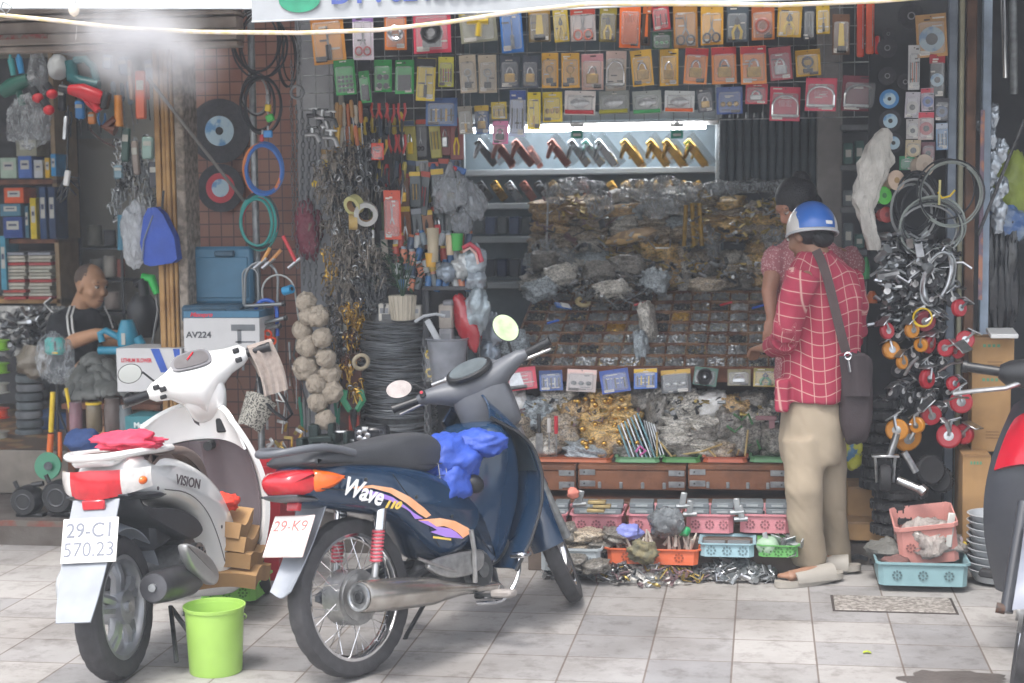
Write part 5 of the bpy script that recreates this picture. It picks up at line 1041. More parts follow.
PKB=[(534,567,'partly hidden pink basket behind the blue motorbike front wheel'),(569,623,'pink basket of grey cartons right of the front wheel'),(626,681,'pink basket behind the grey plastic sack'),(684,735,'pink pierced basket in full view in the middle'),(738,792,'pink pierced basket beside the man trousers')]
for bi,(x0,x1,lb)in enumerate(PKB):
 t=basket(x0,514,x1,534,7.16,.28,'c8848c',lb);c,w_,h_=pxb(x0,514,x1,533,7.16)
 for col in range(2):
  for ly in range(3):
   b=MB();ww=w_*.44;b.box((0,0,0),(ww,.11,.024),GBOX,bev=.003);b.box((0,-.0555,.0),(ww*.5,.001,.010),mat('pale_label','9aa2a4',.6));o=b.build('grey_carton')
   o.location=(c.x+(col-.5)*w_*.48+rnd.uniform(-.004,.004),7.27+ly*.012+.0,c.z+h_/2-.026+ly*.0255);o.rotation_euler=(0,0,rnd.uniform(-.06,.06))
   tag(o,'flat grey carton in the %s pink basket, %s column, %s from the bottom'%(ordn(bi),['left','right'][col],ordn(ly)),'carton','grey cartons in the pink baskets')
for i,(x,y)in enumerate(((597,502),(602,506),(596,510))):
 b=MB();b.box(at(x,y,7.10),(.08,.05,.014),mat('tan_hinge','9c8a60',.5,.4),bev=.003);tag(b.build('tan_packet'),'tan packet lying on the second pink basket, %s of three'%['top','middle','lowest'][i],'packet')
def fitting(kind,m):
 b=MB()
 if kind==0:b.box((0,0,0),(.05,.016,.004),m,bev=.001);b.box((.024,0,.014),(.004,.016,.03),m)
 elif kind==1:b.cyl((-.02,0,0),(.02,0,0),.009,m,8);b.cyl((.012,0,0),(.026,0,0),.012,m,6)
 elif kind==2:b.tube([(-.03,0,0),(0,0,.008),(.02,.004,0),(.026,.014,.004),(.014,.02,0)],.004,m,5)
 elif kind==3:b.box((-.018,0,0),(.032,.03,.003),m,bev=.001);b.box((.018,0,.004),(.032,.03,.003),m,rot=(0,-.4,0),bev=.001);b.cyl((0,-.016,0),(0,.016,0),.004,m,6)
 elif kind==4:b.torus((0,0,0),.014,.004,m,n=10,k=5);b.box((.022,0,0),(.02,.008,.005),m)
 else:b.cyl((-.04,0,0),(.04,0,0),.0032,m,5)
 return b
FN=['angle bracket','short pipe nipple','bent hook','folded hinge','ring bolt','long nail'];FO=['angle_bracket','pipe_nipple','bent_hook','hinged_plate','ring_bolt','long_nail']
FM=[(STEEL,'shiny'),(GALV,'dull grey'),(DSTEEL,'dark'),(mat('zinc_yellow','b09a5a',.35,.8),'yellowish'),(mat('pinkish_bolt','8c7478',.4,.6),'reddish')]
fproto={}
def scatter(n,fx,where,grp,mats=(0,1,2,3),kinds=(0,1,2,3,4),sc=1.):
 for i in range(n):
  k=rnd.choice(kinds);mi=rnd.choice(mats);key=(k,mi)
  x,y,z=fx(i)
  if key not in fproto:fproto[key]=fitting(k,FM[mi][0]).build(FO[k]);o=fproto[key]
  else:o=fproto[key].copy();COL.objects.link(o)
  o.location=(x,y,z);o.rotation_euler=(rnd.uniform(-.7,.7),rnd.uniform(-.7,.7),rnd.uniform(0,6.3));q=sc*rnd.uniform(.8,1.25);o.scale=(q,q,q)
  tag(o,'%s %s in the %s'%(FM[mi][1].replace('dull ',''),FN[k],where),'fitting',grp+', '+FM[mi][1]+' '+FN[k]+'s')
def heap(cx,cy,rx,ry,hh):
 def f(i):
  a=rnd.uniform(0,2*PI);q=math.sqrt(rnd.random());x=cx+rx*q*math.cos(a);y=cy+ry*q*math.sin(a);return x,y,.012+hh*(1-q*q)*rnd.uniform(.3,1)
 return f
for q_ in scatter_later:scatter(*q_)
def zone(x0,x1,y0,y1,Y,dY=.05):return lambda i:tuple(at(rnd.uniform(x0,x1),rnd.uniform(y0,y1),Y+rnd.uniform(-dY,dY)))
scatter(50,zone(540,612,196,244,8.98),'bags of the left back stack, added for glints','bits in the left back stack',(3,2,4),(0,3,5),1.0)  # metal bits added over the bag piles to give glints
scatter(70,zone(694,790,196,244,8.98),'golden bags of the back pile, added for glints','bits in the golden bags',(3,3,2,0),(0,3,4),1.0)
scatter(60,zone(600,740,236,286,8.93),'loose middle bags of the back pile, added for glints','bits in the middle back bags',(3,2,0,1),(0,3,5,1),1.1)
scatter(36,zone(530,600,245,286,8.92),'silvery bags at the lower left back, added for glints','bits in the lower left back bags',(0,1,2),(0,1,5),1.1)
scatter(90,zone(506,640,398,452,7.80,.03),'lower bin left of the teal rods, added for glints','bits in the lower left bin',(3,2,1,4),(1,4,3,0),.7)  # small metal bits added over the bins, again for glints
scatter(110,zone(655,790,398,452,7.80,.03),'lower bin right of the teal rods, added for glints','bits in the lower right bin',(2,1,2,3),(1,4,3,2),.7)
p=atz(655,580);HM=bagm('heap_of_metal','4a4a48','9a9894','b8b4a8',60,.2,nsc=18)
for(px,py,rx,ry,hh,sd,lb)in((640,578,.20,.10,.07,1,'low heap of small steel hooks and hinges spilled on the pavement'),(738,576,.17,.09,.06,2,'low heap of grey pipe joints spilled on the pavement near the sandals')):
 c=atz(px,py);b=MB();b.grid(lambda u,v:(c.x+(u-.5)*2*rx,c.y+(v-.5)*2*ry,max(.001,hh*(math.sin(PI*u)*math.sin(PI*v))**.6*(1+.5*noise.noise(Vector((u*6+sd,v*6,0)))))),26,16,HM);stuff(b.build('metal_heap'),lb,'heap')
c=atz(642,581);scatter(120,heap(c.x,c.y,.26,.13,.09),'jumbled heap on the pavement below the orange basket','heap below the orange basket',(0,1,2,3,4),(0,2,3,4,5))
c=atz(735,579);scatter(90,heap(c.x,c.y,.19,.10,.075),'jumbled heap on the pavement below the light blue basket','heap below the light blue basket',(0,1),(0,1,3,4),1.15)
c=atz(560,578);scatter(24,heap(c.x,c.y,.1,.05,.03),'small scatter beside the blue motorbike front wheel','scatter beside the front wheel',(0,1),(0,3))
t=basket(604,548,701,566,6.98,.24,'c8603a','orange basket on the pavement full of pale brush heads')
basket(698,543,756,558,6.98,.22,'8cabb4','light blue basket on the pavement holding grey cartons')
basket(757,545,800,558,6.98,.22,'5c9c54','bright green basket beside the man sandals')
tcl=basket(538,548,602,572,6.93,.24,'a8b0b4','grey translucent basket wrapped in clear film behind the front wheel')
for i in range(6):
 b=MB();p=at(714+(i%2)*25,551-(i//2)*3.6,7.09);b.box(p,(.10,.09,.016),GBOX,bev=.003);tag(b.build('grey_carton'),'flat grey carton in the light blue basket, %s stack, %s from the bottom'%(['left','right'][i%2],ordn(i//2)),'carton','grey cartons in the light blue basket')
BR=mat('pale_bristle','c4bcb0',.8,bump=.4)
for i in range(22):
 x=612+rnd.uniform(0,82);y=543+rnd.uniform(-6,4);p=at(x,y,7.08+rnd.uniform(-.04,.04));b=MB();a=rnd.uniform(-.6,.6);d=Vector((math.sin(a),rnd.uniform(-.3,.3),math.cos(a)))*.035
 b.cyl(p-d,p+d,.009,BR,7,r2=.004);tag(b.build('brush_tip'),'pale pointed brush head standing in the orange basket','brush head','pale brush heads in the orange basket')
for i,(x,y,w_,h_,kd,lb)in enumerate(((588,535,30,10,'brown','clear knotted bag of washers behind the fork of the blue motorbike'),(616,535,24,10,'dark','clear bag of screws leaning on the second pink basket'),(578,548,34,10,'brown','bag of reddish fittings in the film wrapped basket'),(600,545,24,10,'dark','small grey bag between film wrapped and orange baskets'),(566,534,22,16,'dark','dark bag right behind the motorbike fork'),(566,562,34,11,'dark','pale bag at the front of the film wrapped basket'),(596,566,26,10,'dark','grey bag at the right front of the film wrapped basket'))):
 p=at(x,y,7.08 if y<550 else 6.90);s_=1/ppm(p);bag(p,(w_*s_*1.1,.14,h_*s_*1.3),kd,lb,(0,rnd.uniform(-.2,.2),0))
b=MB();crumple(b,at(667,523,7.05),(.078,.07,.066),film('grey_sack','70767a',.75,1.,12),6,34,22,.4);tag(b.build('plastic_sack'),'full dark grey plastic sack in front of the pink baskets','sack')
b=MB();crumple(b,at(629,532,7.06),(.06,.05,.035),mat('violet_film','7c84c4',.4,bump=.6),7,28,16,.4);tag(b.build('violet_packet'),'violet blue packet lying in the orange basket','packet')
b=MB();crumple(b,at(684,531,7.06),(.03,.03,.025),mat('green_packet','2c9a60',.5,bump=.4),8,24,14,.3);tag(b.build('green_packet'),'small green packet beside the grey sack','packet')
b=MB();crumple(b,at(643,552,6.95),(.065,.05,.05),mat('camouflage_strap','5c5a48',.8,col2='7c7458',scale=40,bump=.5),12,36,22,.6);tag(b.build('folded_straps'),'olive folded webbing straps hanging over the orange basket','straps')
b=MB();crumple(b,at(768,546,7.02),(.05,.04,.045),mat('sage_plastic','8fa890',.5),13,20,12,.2);tag(b.build('sage_case'),'pale sage green plastic case in the green basket','case')
c=at(783,548,7.06);scatter(22,lambda i:(c.x+rnd.uniform(-.06,.06),7.08+rnd.uniform(-.06,.06),c.z+rnd.uniform(-.02,.03)),'green basket beside the man','fittings in the green basket',(0,1),(0,1,3),1.3)
for i,(x,y)in enumerate(((683,500),(737,506),(580,498),(690,508),(741,513))):
 b=MB();p=at(x,y,7.12);b.box(p,(.028,.02,.07),GALV,rot=(0,rnd.uniform(-.5,.5),0),bev=.003);b.cyl(p+Vector((-.03,0,-.03)),p+Vector((.03,0,-.025)),.012,GALV,8);tag(b.build('clamp'),'grey steel clamp resting on the pink baskets, %s from the left'%ordn([1,3,0,2,4][i]),'clamp')
b=MB();crumple(b,at(573,493,7.1),(.028,.02,.025),mat('salmon_packet','c87868',.6),3,20,12,.3);tag(b.build('salmon_packet'),'small salmon red packet hanging above the second pink basket','packet')
def disc(px,py,r_px,m1,r2,m2,r3,m3,Y,label,nm='grinding_disc',yaw=0.):
 c=at(px,py,Y);s_=1/ppm(c);t=thing(nm,label,'grinding disc',c,(0,0,yaw))
 b=MB();b.lathe([(r_px*s_*.12,0),(r_px*s_,0),(r_px*s_,.008),(r_px*s_*.12,.008)],m1,40,X=Matrix.Rotation(PI/2,4,'X'));b.build('abrasive_wheel',t)
 b=MB();b.lathe([(r_px*s_*.12,.008),(r2*s_,.008),(r2*s_,.010),(r_px*s_*.12,.010)],m2,32,X=Matrix.Rotation(PI/2,4,'X'))
 if m3:b.lathe([(r_px*s_*.10,.010),(r3*s_,.010),(r3*s_,.012),(r_px*s_*.10,.012)],m3,32,X=Matrix.Rotation(PI/2,4,'X'))
 b.build('paper_label',t);return t
ABR=mat('abrasive','3c3c40',.9,var=.2,scale=60,bump=.4,bscale=300)
LBL=mat('blue_disc_label','5c8cb8',.5,col2='a8c0cc',scale=14,thr=(.42,.5));RLB=mat('red_disc_label','b83844',.5,var=.1)
disc(220,131,32,ABR,15,LBL,4,BLACK,7.90,'large black grinding disc with blue and white label on the tiled wall')
disc(221,188,24,ABR,15,RLB,9,LBL,7.89,'smaller grinding disc with red ringed label on the tiled wall')
b=MB();b.cyl(at(148,78,7.35),at(248,206,7.75),.009,mat('grey_rod','7a7874',.5,.3),8);tag(b.build('slanting_rod'),'thin grey rod slanting down across the two grinding discs','rod')
def coil(px,py,rx,ry,m,n,th,Y,label,nm='hose_coil',cat='hose',sp=.012,sd=0,tilt=0):
 c=at(px,py,Y);s_=1/ppm(c);b=MB();g=random.Random(sd+int(px));
 ms=m if isinstance(m,list)else[m]
 for i in range(n):
  a0=g.uniform(0,6);ox,oz=g.uniform(-sp,sp),g.uniform(-sp,sp);k=1+g.uniform(-.12,.08);N=36
  b.tube([(ox+rx*s_*k*math.cos(2*PI*j/N),g.uniform(-.002,.002)-i*th*.8+.01*math.sin(4*PI*j/N+a0),oz+ry*s_*k*math.sin(2*PI*j/N))for j in range(N)],th,ms[i%len(ms)],6,closed=True)
 o=b.build(nm);o.location=c;o.rotation_euler=(0,tilt,0);return tag(o,label,cat)
BKC=mat('black_cable','26282c',.45,var=.15);BLH=mat('blue_hose','3468b0',.35,var=.1);ORH=mat('orange_hose','d07838',.4,var=.1);TEH=mat('teal_hose','2c8a84',.35,var=.1);RDH=mat('red_hose','b83448',.4,var=.1);GRH=mat('grey_hose','8a8c8c',.4,var=.1);CLH=mat('clear_hose','9aa29c',.2,var=.1,alpha=.75)
coil(262,44,26,34,BKC,5,.005,7.66,'bundle of thin black cables looped at the top of the steel pole',sp=.03)
coil(262,105,20,30,BKC,3,.007,7.64,'black hose loop above the blue and orange hoses',sp=.02)
coil(258,98,14,20,[GRH,BKC],3,.005,7.66,'small grey and black cable loop on the pole',sp=.02)
coil(264,168,19,25,[BLH,ORH,BLH],4,.009,7.62,'blue and orange hoses coiled together on the pole')
coil(259,222,18,26,[TEH,RDH,BKC,TEH],5,.008,7.62,'teal and red hoses coiled together on the pole')
coil(288,60,9,26,BKC,3,.004,7.68,'narrow black cable loop right of the pole top',sp=.02)
for i,(x,y,m,w_)in enumerate(((268,98,GRH,.02),(268,108,YM,.03),(270,118,pla('3cae48'),.04),(268,134,pla('3c88c8'),.045),(262,138,RM,.02))):
 b=MB();b.box((0,0,0),(w_,.02,.035),m,bev=.005);b.cyl((0,0,.017),(0,0,.04),.005,STEEL,6);o=b.build('cable_lock');o.location=at(x,y,7.6);o.rotation_euler=(0,rnd.uniform(-.4,.4),0)
 tag(o,'%s plastic cable lock hanging inside the loops on the pole'%['grey','yellow','bright green','sky blue','red'][i],'lock')
def chain(px0,py0,px1,py1,Y,r_,m,label,wob=.0):
 a=at(px0,py0,Y);c=at(px1,py1,Y);d=c-a;n=max(3,int(d.length/(r_*2.9)));b=MB();q=d.normalized()
 for i in range(n):
  p=a+d*((i+.5)/n)+Vector((wob*math.sin(i*.35),0,0));ax=Vector((0,1,0))if i%2 else Vector((1,0,0));
  side=q.cross(ax).normalized();pts=[]
  for k in range(8):an=2*PI*k/8;pts.append(p+q*(r_*1.75*math.cos(an))+side*(r_*.95*math.sin(an)))
  b.tube(pts,r_*.32,m,4,closed=True)
 return tag(b.build('chain'),label,'chain')
GC=mat('grey_chain','85888a',.4,.8,var=.2,scale=40)
for i,(x,y0,y1,r_)in enumerate(((296,105,268,.008),(302,112,285,.010),(308,118,300,.010),(314,128,312,.009),(319,122,250,.007),(291,60,240,.006),(299,20,110,.006))):
 chain(x,y0,x+2,y1,7.64,r_,GC,'grey steel chain hanging beside the hose pole, %s'%['first long one from the left','second long one from the left','third long one from the left','rightmost and lowest one','short one on the right','thin one nearest the pole','thin one up at the top'][i],.003)
b=MB();p=at(297,92,7.6);b.torus(p,.03,.008,GC,axis=(0,1,0));b.tube([p+Vector((0,0,.03)),p+Vector((.01,0,.2)),p+Vector((0,0,.42))],.004,GC,5);tag(b.build('chain_hook'),'round steel hook holding the hanging chains','hook')
STC=mat('grey_steel_tube','8c9092',.35,.8,var=.1)
def hook_u(px,py,w_,h_,m,Y,label,th=.008,nm='steel_hoop',cat='hoop',tilt=0):
 p=at(px,py,Y);s_=1/ppm(p);b=MB();W=w_*s_/2;H=h_*s_
 b.tube([(-W,0,-H)]+[(W*math.cos(PI-k*PI/10),0,-W+W*math.sin(k*PI/10))for k in range(11)]+[(W,0,-H)],th,m,8);o=b.build(nm);o.location=p;o.rotation_euler=(0,tilt,0);return tag(o,label,cat)
hook_u(262,262,34,110,STC,7.56,'tall grey steel hoop hanging below the coiled hoses',.007,tilt=.05)
hook_u(276,275,34,140,mat('pale_cable','a8aaa8',.4,.3),7.55,'long pale cable hoop beside the grey steel hoop',.005,tilt=-.12)
hook_u(266,300,22,36,pla('2c5cb8'),7.54,'blue handled frame under the coiled hoses',.010)
hook_u(250,268,16,70,STC,7.57,'narrow steel hoop close to the white carton',.005)
for i,(x0,y0,x1,y1,c,lb)in enumerate(((283,236,296,262,'c83038','red handled tool slanting beside the chains'),(270,248,262,262,'c8904c','wooden handled tool under the teal hose, left'),(281,250,270,262,'b88048','wooden handled tool under the teal hose, right'))):
 t=thing('hammer',lb,'hammer',at(x0,y0,7.5));d=at(x1,y1,7.5)-at(x0,y0,7.5);b=MB();b.cyl((0,0,0),d,.009,pla(c),8);b.build('tool_grip',t)
 b=MB();q=Vector((.9,0,.7)).normalized()*.05;b.cyl(d-q,d+q*.6,.009,STEEL,8);b.build('hammer_peen',t)
for i,(x0,y0,x1,y1)in enumerate(((246,306,282,304),(246,328,284,318),(262,330,278,326))):
 b=MB();b.cyl(at(x0,y0,7.52),at(x1,y1,7.5),.010,STC,10);b.cyl(at(x1,y1,7.5),at(x1+3,y1-.3,7.5),.013,BLACK,8);tag(b.build('steel_tube'),'short steel tube lock lying across the hoops, %s'%['uppermost','lower long one','lowest short one'][i],'tube')
for i,(x,y)in enumerate(((262,338),(272,341),(268,334))):
 b=MB();b.torus(at(x,y,7.5),.018,.006,pla('d8502c'),axis=(rnd.uniform(-.5,.5),1,.3),n=12);tag(b.build('orange_ring'),'small orange red ring below the steel tubes, %s'%['left','right','top'][i],'ring')
b=MB();b.cyl((0,0,-.025),(0,0,.025),.022,pla('2c8ab8'),14);b.cyl((0,0,-.028),(0,0,.028),.010,BLACK,10);o=b.build('blue_spool');o.location=at(288,290,7.5);o.rotation_euler=(.4,1.3,0);tag(o,'sky blue spool hanging beside the steel hoops','spool')
for i in range(16):
 x=240+rnd.uniform(0,62);y=330+rnd.uniform(0,60);b=MB();p=at(x,y,7.58+rnd.uniform(-.04,.06));b.tube([(0,0,0),(rnd.uniform(-.02,.02),0,-.08),(rnd.uniform(-.04,.04),.01,-.22)],rnd.choice([.003,.004,.006]),rnd.choice([STEEL,GALV,BKC,RUST,STC]),5);o=b.build('hanging_rod');o.location=p;tag(o,'thin metal rod or cable end hanging in the tangle below the pole','rod','rods in the tangle below the pole')
b=MB();b.grid(lambda u,v:((u-.5)*.15*(1-.3*v),-.05*math.sin(PI*u),-.17*v+.03*math.sin(u*3)),10,10,mat('white_mesh','b8b4a8',.8,col2='4a4846',scale=120,thr=(.5,.55)),thick=.01);o=b.build('mesh_glove');o.location=at(262,398,7.48);o.rotation_euler=(0,R(25),0);tag(o,'white dotted work glove hanging above the blue motorbike tail','glove')
b=MB();b.tube([at(*q,7.45)for q in((258,372),(270,385),(284,398),(292,414),(286,420),(272,410),(262,396))],.016,mat('black_strap','28282c',.6),8,closed=True,flat=.5);b.tube([at(*q,7.43)for q in((268,384),(278,392),(284,402),(276,400))],.005,pla('d0d0cc'),6);tag(b.build('strap_harness'),'black strap with white stripe hanging above the blue motorbike tail','strap')
for i in range(14):
 x=262+rnd.uniform(0,48);y=418+rnd.uniform(0,34);p=at(x,y,7.5+rnd.uniform(0,.1));b=MB();w_=rnd.uniform(.03,.06);b.box((0,0,0),(w_,.008,.016),rnd.choice([BRASS,mat('zinc_yellow',''),STEEL]),bev=.002);b.box((w_*.4,0,-.02),(.012,.008,.05),rnd.choice([BRASS,STEEL]),bev=.002);o=b.build('gate_latch');o.location=p;o.rotation_euler=(0,rnd.uniform(-1,1),rnd.uniform(-.5,.5));tag(o,'small brass coloured gate latch piled behind the blue motorbike tail','latch','brass latches behind the motorbike tail')
def vice(px,py,m,label,sc=1.):
 t=thing('bench_vice',label,'vice',at(px,py,7.45),(0,0,rnd.uniform(-.6,.6)));b=MB();b.box((0,0,-.03),(.12*sc,.1,.03),m,bev=.006);b.box((-.035*sc,0,.01),(.05*sc,.08,.06),m,bev=.008);b.build('vice_body',t)
 b=MB();b.box((.05*sc,0,.015),(.03*sc,.08,.06),m,bev=.006);b.build('vice_jaw',t);b=MB();b.cyl((.06*sc,0,0),(.12*sc,0,0),.008,STEEL,8);b.cyl((.115*sc,-.04,0),(.115*sc,.04,0),.005,STEEL,6);b.build('vice_screw',t)
GVM=mat('dark_green_cast','2c3a38',.45,.4,var=.2)
vice(322,432,GVM,'dark green bench vice behind the seat, left of the silver pump');vice(340,440,GVM,'dark green bench vice behind the seat, nearer the silver pump',.9);vice(308,446,GVM,'dark green bench vice right behind the grab rail',.8)
b=MB();p=at(372,436,7.35);b.box(p,(.16,.1,.1),mat('black_box','22242a',.25,coat=.4),bev=.015)
for k in range(5):a=2*PI*k/5;b.ell(p+Vector((-.03+.022*math.cos(a),-.052,.01+.022*math.sin(a))),(.014,.004,.014),STEEL,8,5)
b.box(p+Vector((-.02,-.052,.045)),(.03,.006,.012),WHITEP,bev=.002);tag(b.build('pump_unit'),'glossy black unit with a silver flower emblem behind the motorbike seat','unit')
TW=mat('white_twine','aca090',.9,var=.1,scale=60,bump=.8,bscale=90)
for i,(x,y,r_)in enumerate(((306,302,9),(318,316,10),(302,330,9),(308,345,11),(322,338,9),(306,368,12),(326,358,9),(330,374,10),(316,384,9),(318,402,9),(332,392,10),(325,420,9),(308,316,8))):
 c=at(x,y,7.50+rnd.uniform(-.04,.03));s_=1/ppm(c);b=MB();b.ell((0,0,0),r_*s_*1.1,TW,22,16,jit=.28,seed=i)
 for k in range(10):ax=Vector((rnd.uniform(-1,1),rnd.uniform(-1,1),rnd.uniform(-1,1)));b.torus((0,0,0),r_*s_*1.1,.0022,TW,axis=ax,n=18,k=4)
 o=b.build('twine_ball');o.location=c;tag(o,'off white ball of twine in the hanging net, %s from the top'%ordn(sorted([302,316,330,345,338,368,358,374,384,402,392,420,316.5]).index(y if i!=12 else 316.5)),'twine','twine balls in hanging nets')
def htool(k,px,py,wp,hp,Y,c,label,m2=STEEL,tilt=0.,cat=None,nm=None,grp=None):
 p=at(px,py,Y);s_=1/ppm(p);W=wp*s_;H=hp*s_;m=c if not isinstance(c,str)else pla(c)
 t=thing(nm or k,label,cat or k.replace('_',' '),p,(0,tilt,rnd.uniform(-.3,.3)),grp)
 if k=='screwdriver':
  b=MB();b.lathe([(W*.3,0),(W*.5,-H*.08),(W*.42,-H*.3),(W*.5,-H*.42),(W*.25,-H*.47)],m,8);b.build('grip',t);b=MB();b.cyl((0,0,-H*.45),(0,0,-H),max(.002,W*.13),m2,6);b.build('shaft',t)
 elif k=='pliers':
  b=MB()
  for s in(-1,1):b.tube([(s*W*.12,0,-H*.42),(s*W*.38,0,-H*.2),(s*W*.3,0,0)],[W*.12,W*.14,W*.12],m,6)
  b.build('grips',t);b=MB();b.tube([(0,0,-H*.38),(0,0,-H*.55),(0,0,-H*.8)],[W*.28,W*.3,W*.1],DSTEEL,6,flat=.5);b.build('jaws',t)
 elif k=='brush':
  b=MB();b.tube([(0,0,0),(0,0,-H*.5)],[W*.15,W*.22],m,6);b.build('grip',t);b=MB();b.box((0,0,-H*.58),(W*.9,W*.3,H*.15),m2);b.build('ferrule',t);b=MB();b.box((0,0,-H*.82),(W*.85,W*.25,H*.34),mat('pale_bristle',''),bev=.003);b.build('bristles',t)
 elif k=='pouch':
  b=MB();b.box((0,0,-H*.5),(W,.012,H),m,bev=.004);b.box((0,-.003,-H*.07),(W*.98,.012,H*.12),mat('header_'+m2 if isinstance(m2,str)else 'header_grey',m2 if isinstance(m2,str)else '8a8c8c',.5));b.build('pouch',t)
  b=MB();g=rnd.choice(['driver','pliers','scissors','bits','padlock']);item(b,g,W*.9,H*.8,rnd.choice([STEEL,BLACK,BRASS,YM,RM]),DSTEEL);b.build('packed_article',t,loc=(0,-.004,-H*.55))
 elif k=='key_bunch':
  b=MB()
  for i in range(26):
   q=Vector((rnd.gauss(0,W*.28),rnd.uniform(-.03,.03),-rnd.random()*H));r_=rnd.uniform(.008,.018);b.torus(q,r_,r_*.22,m if rnd.random()<.75 else m2,axis=(rnd.uniform(-1,1),1,rnd.uniform(-1,1)),n=8,k=4)
   e=q+Vector((rnd.uniform(-.02,.02),0,-rnd.uniform(.03,.07)));b.cyl(q,e,rnd.uniform(.002,.005),m,5)
  b.build('hooks_and_rings',t)
 elif k=='clear_sack':
  b=MB();crumple(b,(0,0,-H*.6),(W*.5,.04,H*.45),m,int(px),30,22,.45);b.tube([(0,0,0),(0,0,-H*.3)],[W*.05,W*.2],m,8);b.build('sack_film',t)
 elif k=='tap':
  b=MB();b.tube([(-W*.4,0,-H*.3),(0,0,-H*.3),(W*.2,0,-H*.35),(W*.35,0,-H*.7)],W*.12,m,8);b.cyl((0,0,-H*.3),(0,0,0),W*.1,m,8);b.box((0,0,0),(W*.6,W*.15,W*.12),m2,bev=.003);b.build('tap_body',t)
 return t
DBIT=mat('dull_bits','65605a',.45,.6,col2='8a8278',scale=30)
def hang_zone(specs):
 for(k,x0,y0,x1,y1,nx,ny,wp,hp,cols,where,Yb,cn)in specs:
  cnt=0
  for j in range(ny):
   for i in range(nx):
    x=x0+(x1-x0)*(i+.5)/nx+rnd.uniform(-1.5,1.5);y=y0+(y1-y0)*(j+.3)/max(1,ny)+rnd.uniform(-3,3);ci=rnd.randrange(len(cols));c=cols[ci]
    lb='%s %s %s, %s from left%s'%(cn[ci],k.replace('_',' '),where,ordn(i),'' if ny==1 else ', %s row'%ordn(j))
    htool(k,x,y,wp*rnd.uniform(.85,1.15),hp*rnd.uniform(.85,1.15),Yb+rnd.uniform(-.05,.05),c,lb,rnd.choice([STEEL,DSTEEL])if k!='pouch' else rnd.choice(['c8a83c','8a9098','a84838','4a5a70']),rnd.uniform(-.12,.12),grp='%ss %s'%(k.replace('_',' '),where));cnt+=1
hang_zone([('screwdriver',334,96,362,140,7,2,5,44,['a8804c','8a5c3c','c8c0b0','b0643c','c8a040'],'in the bunch under the green felt cards',7.68,['tan','brown','ivory','orange brown','yellow']),('pliers',362,96,405,190,5,3,11,40,['b83a38','a83030','2c3038','b04a3c','c8a030'],'on the red and black tool rack',7.72,['red','deep red','black','rusty red','yellow']),('screwdriver',362,100,405,195,6,2,6,44,['2c3038','b83a38','384858','c8b040'],'behind the red pliers',7.80,['black','red','slate','yellow']),('pouch',404,105,462,190,5,2,12,38,['4a5058','6a6c70','3a4454','7c3c38','a8a050'],'on the dark board by the blue box',7.78,['charcoal','grey','slate blue','brick red','olive yellow']),('pouch',398,160,455,235,5,2,12,40,['8c8c50','5c6468','6c7478','4a5058','8a5c3c'],'above the cream mug',7.74,['olive','grey','pale grey','charcoal','brown']),('screwdriver',395,150,460,230,9,2,6,40,['c8702c','2c4c78','8c8c8c','3a3c40','b0a04c','9a3840'],'between the pouches above the mug',7.80,['orange','navy','grey','black','yellow','crimson']),('brush',364,190,384,235,3,1,8,50,['8aa83c','7c9c38','4a5a38'],'of lime and olive tone by the red pack',7.66,['lime','green','olive']),('key_bunch',322,132,368,200,3,3,26,42,[DBIT,DSTEEL,DBIT],'in the silver cluster',7.62,['dull','dark','dull']),('key_bunch',330,195,372,240,3,2,22,36,[DBIT,GALV,DSTEEL],'in the lower silver cluster',7.60,['dull','grey','dark']),('key_bunch',325,240,388,320,4,3,22,38,[DBIT,BRASS,DSTEEL,RUST],'between the chains and the plant',7.62,['dull','brassy','dark','rusty']),('key_bunch',330,320,360,380,2,2,22,40,[BRASS,DSTEEL,RUST],'beside the wire roll',7.60,['brassy','dark','rusty']),('tap',308,104,336,142,3,2,20,24,[STEEL,DSTEEL],'on the grey wall strip',7.64,['silver','dark']),('screwdriver',296,380,342,440,9,1,4,60,['6a6c6c','2c8a70','8a8c8c','b09050'],'in the upright bundle below the twine',7.6,['grey','green','silver','tan']),])
card(383,190,402,240,7.60,'scissors','b8442c','c04c34','red orange pack with a scissor outline left of the pouches',0,im=pla('c8604c'))
card(320,150,336,172,7.66,'square','8a6a3c','9c7c48','small brown tape measure card on the grey wall strip',.1,im=YM)
card(371,143,384,160,7.62,None,'c0402c',None,'plain red orange tag in the middle of the tool rack',0)
b=MB();b.lathe([(.004,-.006)]+[(.03 if k%2 else.018,0)for k in range(1)]+[(.004,.006)],YM,10,X=Matrix.Rotation(PI/2,4,'X'));o=b.build('yellow_tag');o.location=at(315,184,7.64);tag(o,'little yellow star shaped tag on the grey wall strip','tag')
for i,(x,y,r_,c,lb,ax)in enumerate(((354,205,10,'b8b47c','cream yellow roll of tape in the silver cluster',(.5,1,.4)),(366,214,12,'b0b0ac','silver grey roll of tape in the silver cluster',(-.2,1,.2)),(353,222,8,'b89c5c','tan roll of tape below the cream one',(1,.3,0)))):
 c_=at(x,y,7.52);s_=1/ppm(c_);b=MB();A=align(ax);b.lathe([(r_*s_*.6,-.02),(r_*s_,-.02),(r_*s_,.02),(r_*s_*.6,.02)],pla(c),22,X=Matrix.Translation(c_)@A,cap=False);b.lathe([(r_*s_*.6,-.02),(r_*s_*.6,.02)],CARDB,22,X=Matrix.Translation(c_)@A,cap=False);tag(b.build('tape_roll'),lb,'tape')
htool('clear_sack',450,162,36,50,7.58,film('grey_film','9ca2a8',.45,.95,12),'large grey clear sack hanging below the small bolt card',nm='hanging_sack')
htool('clear_sack',466,178,24,42,7.60,mat('grey_film',''),'smaller clear sack hanging right of the large grey sack',nm='hanging_sack',tilt=-.3)
